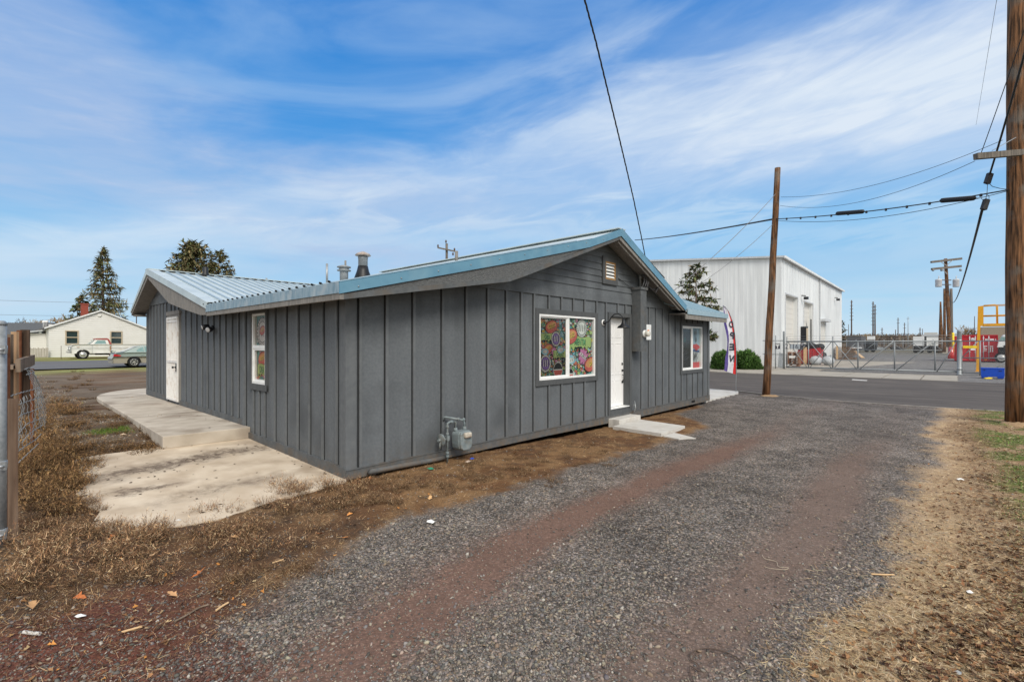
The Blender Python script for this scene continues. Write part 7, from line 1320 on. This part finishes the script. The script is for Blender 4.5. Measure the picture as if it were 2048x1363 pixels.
strands('yard_stubble', 60000, 7, 30, lambda u, v, Z, q: Z['yard']*(1-Z['ygreen'])*(.25+.75*sst(q[0], .42, .58))*(u < .5), (.03, .10), .003, [(.30, .17, .08), (.22, .13, .07), (.36, .24, .13), (.13, .09, .06)], 'brown stubble in the left yard', 'dry grass', upz=.7, k=1.3)
# small green patch beside the porch
def patch(name, cu, cv, ru, rv, n, cols, label, L=(.02, .06)):
    a = rng.uniform(0, 2*PI, n); r = np.sqrt(rng.random(n))*rng.uniform(.6, 1.1, n); uu = cu+ru*r*np.cos(a); vv_ = cv+rv*r*np.sin(a); k = offslab(uu, vv_); uu, vv_ = uu[k], vv_[k]; n = len(uu); x = C0[0]+uu*U[0]+vv_*V[0]; y = C0[1]+uu*U[1]+vv_*V[1]; p = np.stack([x, y, gz(x, y)], 1)
    d = unit(rng.normal(0, .5, (n, 3))+np.array([0, 0, .8])); d[:, 2] = np.abs(d[:, 2]); L0 = rng.uniform(*L, n)[:, None]; o = blades(p, p+d*L0*.5, p+d*L0, rng.uniform(.003, .007, n), palette(cols, n, .3), name, litterm); return props(o, label, 'grass', kind='stuff')
xx, yy = frust(24000, 6, 34, 1.15, (-1.05, -.3)); uu, vv_, ZZ, qq = zat(xx, yy); ok = (vv_ > 4) & (vv_ < 33) & offslab(uu, vv_) & (uu < 1.2) & (rng.random(len(xx)) < sst(qq[1], .35, .6)); stones('gravel', xx[ok], yy[ok], rng.uniform(.008, .022, ok.sum()), palette([(.2, .18, .15), (.3, .27, .23), (.12, .1, .08), (.42, .38, .33)], ok.sum()), 'scattered stones and chips over the left yard')
gcol = [(.09, .17, .02), (.15, .24, .04), (.07, .12, .02)]
patch('green_grass', *gp(240, 857, .2), .55, .35, 2600, gcol, 'small bright green weed patch left of the porch slab'); patch('green_grass', *gp(292, 858, .2), .2, .2, 500, gcol, 'tiny green clump at the porch slab edge')
# leaf litter
def leaves(name, n, y0, y1, cond, S_, cols, label, k=1.7, px=None, xr=(-1.1, 1.12)):
    x, y = frust(n, y0, y1, k, xr) if px is None else px; u, v, Z, q = zat(x, y); ok = (rng.random(len(x)) < cond(u, v, Z, q)) & (offslab(u, v) if px is None else True); x, y = x[ok], y[ok]; n = len(x)
    base = np.array([(-.5, 0), (-.28, .22), (-.05, .16), (.02, .38), (.2, .2), (.55, 0), (.2, -.2), (.02, -.38), (-.05, -.16), (-.28, -.22)]); m_ = len(base); s = rng.uniform(*S_, n); a = rng.uniform(0, 2*PI, n); b = base[None]*rng.uniform(.8, 1.2, (n, m_, 1)); b = np.concatenate([np.zeros((n, 1, 2)), b], 1)*s[:, None, None]
    ca, sa = np.cos(a)[:, None], np.sin(a)[:, None]; curl = rng.uniform(.1, 1.3, n)[:, None]; zz_ = np.abs(b[..., 1])*curl+b[..., 0]**2/s[:, None]*rng.uniform(-.5, .9, (n, 1)); tl = rng.normal(0, .25, (n, 2)); zz_ = zz_+b[..., 0]*tl[:, :1]+b[..., 1]*tl[:, 1:]; X_ = b[..., 0]*ca-b[..., 1]*sa+x[:, None]; Y_ = b[..., 0]*sa+b[..., 1]*ca+y[:, None]
    P = np.stack([X_, Y_, zz_+(gz(x, y)+.006+.2*s)[:, None]], -1).reshape(-1, 3); i = np.arange(m_); fc = np.stack([np.zeros(m_, int), i+1, (i+1) % m_+1], 1); Fc = (np.arange(n)[:, None, None]*(m_+1)+fc).reshape(-1, 3); o = npmesh(name, P, [Fc], litterm, np.repeat(palette(cols, n, .3), m_+1, 0)); return props(o, label, 'leaves', kind='stuff')
brown = [(.16, .08, .04), (.22, .11, .05), (.10, .05, .028), (.30, .17, .08), (.07, .04, .025), (.40, .28, .16), (.13, .07, .035), (.09, .055, .035)]
leaves('leaf_litter', 38000, 2.4, 16, lambda u, v, Z, q: Z['leaf']*.75*(.4+.8*q[2])+.10*Z['straw'], (.014, .044), brown, 'brown fallen leaves covering the right verge', xr=(.45, 1.4))
leaves('leaf_litter', 5200, 2.4, 13, lambda u, v, Z, q: (1-Z['gravel'])*(1-Z['straw'])*(.15+.6*(q[2] > .5)), (.014, .042), brown+[(.5, .22, .06)], 'few fallen leaves on the soil beside the shop')
pxl = [(225, 1081), (160, 1198), (345, 1190), (135, 1034), (65, 1220), (700, 1030), (690, 1078), (860, 1000), (1030, 905), (470, 1075), (640, 1072), (720, 955), (740, 957), (1170, 985), (110, 1017), (150, 955), (395, 1153)]
xy = np.array([gw(a, b_) for a, b_ in pxl]); o = leaves('leaf_litter', 0, 0, 0, lambda u, v, Z, q: np.ones(len(u)), (.06, .10), [(.55, .22, .07), (.50, .30, .14), (.42, .14, .05)], 'large orange maple leaves lying among the weeds', px=(xy[:, 0], xy[:, 1]))
# wet dark leaves and dirt specks on the slabs
def specks(name, pts, s0, s1, label, cols, org_h):
    mb = MB(); 
    for a, b_, c in pts:
        r_ = random.Random(int(a*977+b_*131)); s = r_.uniform(s0, s1); k = r_.choice((4, 5, 6)); ang = r_.uniform(0, 6.28); e = r_.uniform(.3, .8); mb.add([(a+s*math.cos(2*PI*i/k)*math.cos(ang)-s*e*math.sin(2*PI*i/k)*math.sin(ang), b_+s*math.cos(2*PI*i/k)*math.sin(ang)+s*e*math.sin(2*PI*i/k)*math.cos(ang), c+.004+r_.uniform(0, .006)) for i in range(k)], [tuple(range(k))])
    return single(name, mb, mat('wet_leaf', (.03, .018, .01), (.09, .05, .03), scale=30, rough=.8), (0, 0, 0), label=label, cat='leaves', kind='stuff')
pts = []
for _ in range(420):
    u_, v_ = random.uniform(-2.4, -.03), random.uniform(-.1, 3.6)
    near_line = math.exp(-((v_-(2.3+.45*(u_+1)))/.35)**2)+.7*math.exp(-((v_-(1.35+.3*(u_+1)))/.15)**2)*(u_ < -.9)+.8*math.exp(-((u_+.05)/.12)**2)
    if random.random() < near_line*.75+.06 and inpoly(np.array([u_]), np.array([v_]), SLAB)[0]: pts.append((u_, v_, .013+max(0, v_)*.024))
for _ in range(150):
    u_, v_ = random.uniform(-1.2, -.02), random.uniform(3.5, 11)
    if random.random() < .75*math.exp(-((u_+.3)/.35)**2)*math.exp(-((v_-4.9)/1.2)**2)+.12*math.exp(-(u_+.1)**2/.02): pts.append((u_, v_, .293))
specks('wet_leaves', pts, .008, .028, 'small dark wet leaf scraps scattered over the two concrete slabs', None, 0)
# clumps of dry weeds
def weeds(name, spots, label, hgt_=(.07, .2), per=70, cols=None, w_=.0032):
    P0, P1, P2, W_ = [], [], [], []
    for (cx, cy, r, hh) in spots:
        n = int(per*max(.5, r/.15)); a = rng.uniform(0, 2*PI, n); rr = r*np.sqrt(rng.random(n))*.6; x = cx+rr*np.cos(a); y = cy+rr*np.sin(a); z = gz(x, y); d = unit(np.stack([np.cos(a)*rng.uniform(.2, 1.1, n), np.sin(a)*rng.uniform(.2, 1.1, n), rng.uniform(.4, 1.1, n)], 1)); L0 = hh*rng.uniform(.5, 1.15, n)[:, None]
        p = np.stack([x, y, z], 1); q1 = p+d*L0*.55; q2 = p+d*L0+rng.normal(0, .12, (n, 3))*L0; P0.append(p); P1.append(q1); P2.append(q2); W_.append(np.full(n, w_*.8))
        for _ in range(5):
            f_ = rng.uniform(.3, 1, n)[:, None]; b0 = p*(1-f_)+q2*f_; dd = unit(rng.normal(0, 1, (n, 3))+np.array([0, 0, .35])); l2 = L0*rng.uniform(.10, .28, (n, 1)); P0.append(b0); P1.append(b0+dd*l2*.5); P2.append(b0+dd*l2+rng.normal(0, .1, (n, 3))*l2); W_.append(np.full(n, w_)*rng.uniform(.6, 1.6, n))
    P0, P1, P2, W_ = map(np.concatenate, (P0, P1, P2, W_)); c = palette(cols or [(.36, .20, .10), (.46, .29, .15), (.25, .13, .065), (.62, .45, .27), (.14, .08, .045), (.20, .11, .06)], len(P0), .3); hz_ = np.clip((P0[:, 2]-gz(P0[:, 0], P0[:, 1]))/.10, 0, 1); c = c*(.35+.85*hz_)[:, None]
    o = blades(P0, P1, P2, W_, c, name, litterm); return props(o, label, 'weeds', kind='stuff')
sp = []
for px0, px1, py0, py1, k, hh in ((20, 330, 1095, 1165, 26, .21), (250, 520, 1060, 1120, 18, .18), (400, 640, 1010, 1110, 16, .16), (560, 720, 965, 1000, 22, .16), (600, 700, 985, 1040, 12, .09), (60, 240, 1040, 1100, 22, .10), (690, 860, 960, 1010, 24, .09), (860, 1130, 925, 980, 34, .06), (1000, 1250, 880, 930, 26, .05), (740, 900, 950, 990, 16, .07), (150, 330, 1060, 1080, 18, .12), (430, 560, 1150, 1190, 7, .06), (450, 700, 1120, 1150, 9, .05), (0, 160, 1160, 1260, 12, .06), (60, 200, 1000, 1045, 14, .12)):
    for _ in range(k): a = gw(random.uniform(px0, px1), random.uniform(py0, py1)); sp.append((a[0], a[1], random.uniform(.06, .17), hh*random.uniform(.6, 1.2)))
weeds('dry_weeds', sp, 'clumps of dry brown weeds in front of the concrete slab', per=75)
sp = []
for px0, px1, py0, py1, k, hh in ((70, 150, 800, 900, 34, .22), (85, 160, 900, 1010, 34, .2), (35, 95, 820, 1010, 40, .32), (150, 300, 800, 850, 22, .09), (120, 320, 845, 905, 40, .11), (90, 190, 745, 790, 16, .12), (150, 190, 905, 960, 12, .14)):
    for _ in range(k): a = gw(random.uniform(px0, px1), random.uniform(py0, py1), .12); sp.append((a[0], a[1], random.uniform(.10, .25), hh*random.uniform(.6, 1.2)))
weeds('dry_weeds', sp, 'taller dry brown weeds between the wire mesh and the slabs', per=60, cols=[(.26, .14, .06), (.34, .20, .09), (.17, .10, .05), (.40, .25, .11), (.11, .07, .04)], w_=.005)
sp = [(gw(x, 938-.22*(x-800))[0], gw(x, 938-.22*(x-800))[1], .06, .12) for x in (868, 872, 935, 942, 905)]; weeds('dry_weeds', sp, 'few thin dry stalks growing against the shop skirt by the gas meter', per=9, w_=.003)
# single pieces of litter
def scrap(name, label, px, py, s, m, cat='litter', z=None, fl=.5):
    x, y = gw(px, py, .0 if z is None else z); z0 = float(gz(np.array([x]), np.array([y]))[0]); r_ = random.Random(int(px*3+py)); k = 7; mb = MB(); top = [(x+s*r_.uniform(.6, 1.1)*math.cos(2*PI*i/k), y+s*r_.uniform(.4, .8)*math.sin(2*PI*i/k), z0+.012+s*r_.uniform(.05, .4)) for i in range(k)]; mb.add(top+[(x, y, z0+.02+s*.45)], [(i, (i+1) % k, k) for i in range(k)]); return single(name, mb, m, (x, y, z0), 'W', label=label, cat=cat)
scrap('paper_scrap', 'crumpled white scrap on the leaves right of the gravel, near the grass', 1921, 946, .05, M['paper']); scrap('paper_scrap', 'small white scrap lying lower in the leaf litter', 1940, 1185, .03, M['paper']); scrap('paper_scrap', 'crumpled white paper at the lower left among the soil and stalks', 162, 1235, .035, M['paper']); scrap('paper_scrap', 'pale scrap near the gravel edge in front of the shop', 862, 1047, .05, M['paper']); scrap('paper_scrap', 'grey flattened scrap near the lower right corner', 1915, 1345, .022, M['steel'])
scrap('plastic_scrap', 'small blue plastic scrap by the skirt right of the gas meter', 944, 917, .05, M['toolblue']); scrap('plastic_scrap', 'small green plastic scrap below the low grey pipe', 862, 941, .06, mat('green_plastic', (.02, .2, .12), rough=.5)); scrap('paper_scrap', 'pale torn card below the gas meter', 937, 925, .06, mat('pale_card', (.5, .4, .32), rough=.8)); scrap('paper_scrap', 'white scrap on the far soil left of the porch', 247, 888, .07, mat('tan_card', (.55, .42, .28), rough=.8)); scrap('paper_scrap', 'white scrap in the weeds beside the wire mesh', 95, 955, .05, M['paper'])
scrap('stone', 'pale angular stone against the shop skirt left of the entrance step', 1177, 846, .10, M['walk'], 'stone'); scrap('stone', 'flat pale stone at the front edge of the patio slab', 357, 1042, .07, M['walk'], 'stone')
def gtube(name, label, pts, r, m, cat):
    q = []
    for a, b_ in pts: x, y = gw(a, b_); q.append(Vector((x, y, float(gz(np.array([x]), np.array([y]))[0])+.014)))
    s = [q[0]]
    for i in range(len(q)-1):
        p0, p1, p2, p3 = q[max(i-1, 0)], q[i], q[i+1], q[min(i+2, len(q)-1)]
        for k in range(1, 7): t_ = k/6; s.append(.5*((2*p1)+(-p0+p2)*t_+(2*p0-5*p1+4*p2-p3)*t_**2+(-p0+3*p1-3*p2+p3)*t_**3))
    mb = MB(); mb.tube(s, r, 6); return single(name, mb, m, tuple(q[0]), 'W', label=label, cat=cat)
gtube('string', 'thin white string curled on the reddish wheel track', [(1524, 1109), (1530, 1117), (1552, 1122), (1556, 1131), (1566, 1134), (1577, 1134), (1570, 1138), (1545, 1136), (1530, 1133)], .0018, M['tan'], 'string')
gtube('wire', 'dark bent wire curling on the gravel at the bottom edge', [(1484, 1322), (1450, 1302), (1410, 1295), (1385, 1302), (1381, 1316), (1396, 1327), (1398, 1340), (1380, 1330), (1382, 1348), (1392, 1372)], .0035, M['bark'], 'wire')
for i, (pts, r, lb, m) in enumerate(((((350, 1246), (375, 1232), (400, 1214), (418, 1212)), .006, 'pale forked twig on the red gravel', 'plankold'), (((243, 1270), (262, 1264), (285, 1257)), .007, 'straight pale stick on the red gravel', 'fresh'), (((432, 1223), (445, 1215), (457, 1208)), .007, 'short pale stick right of the forked twig', 'fresh'), (((1742, 1151), (1765, 1152), (1788, 1152)), .006, 'pale stick lying across the straw at the right', 'fresh'), (((47, 1269), (60, 1270), (80, 1272)), .011, 'pale bone coloured stick at the lower left', 'walk'), (((545, 1128), (556, 1124), (567, 1121)), .005, 'thin pale twig below the weeds', 'fresh'))): gtube('twig', lb, pts, r, M[m], 'twig')
bpy.context.view_layer.update()
# keep every material procedural; nothing else to load
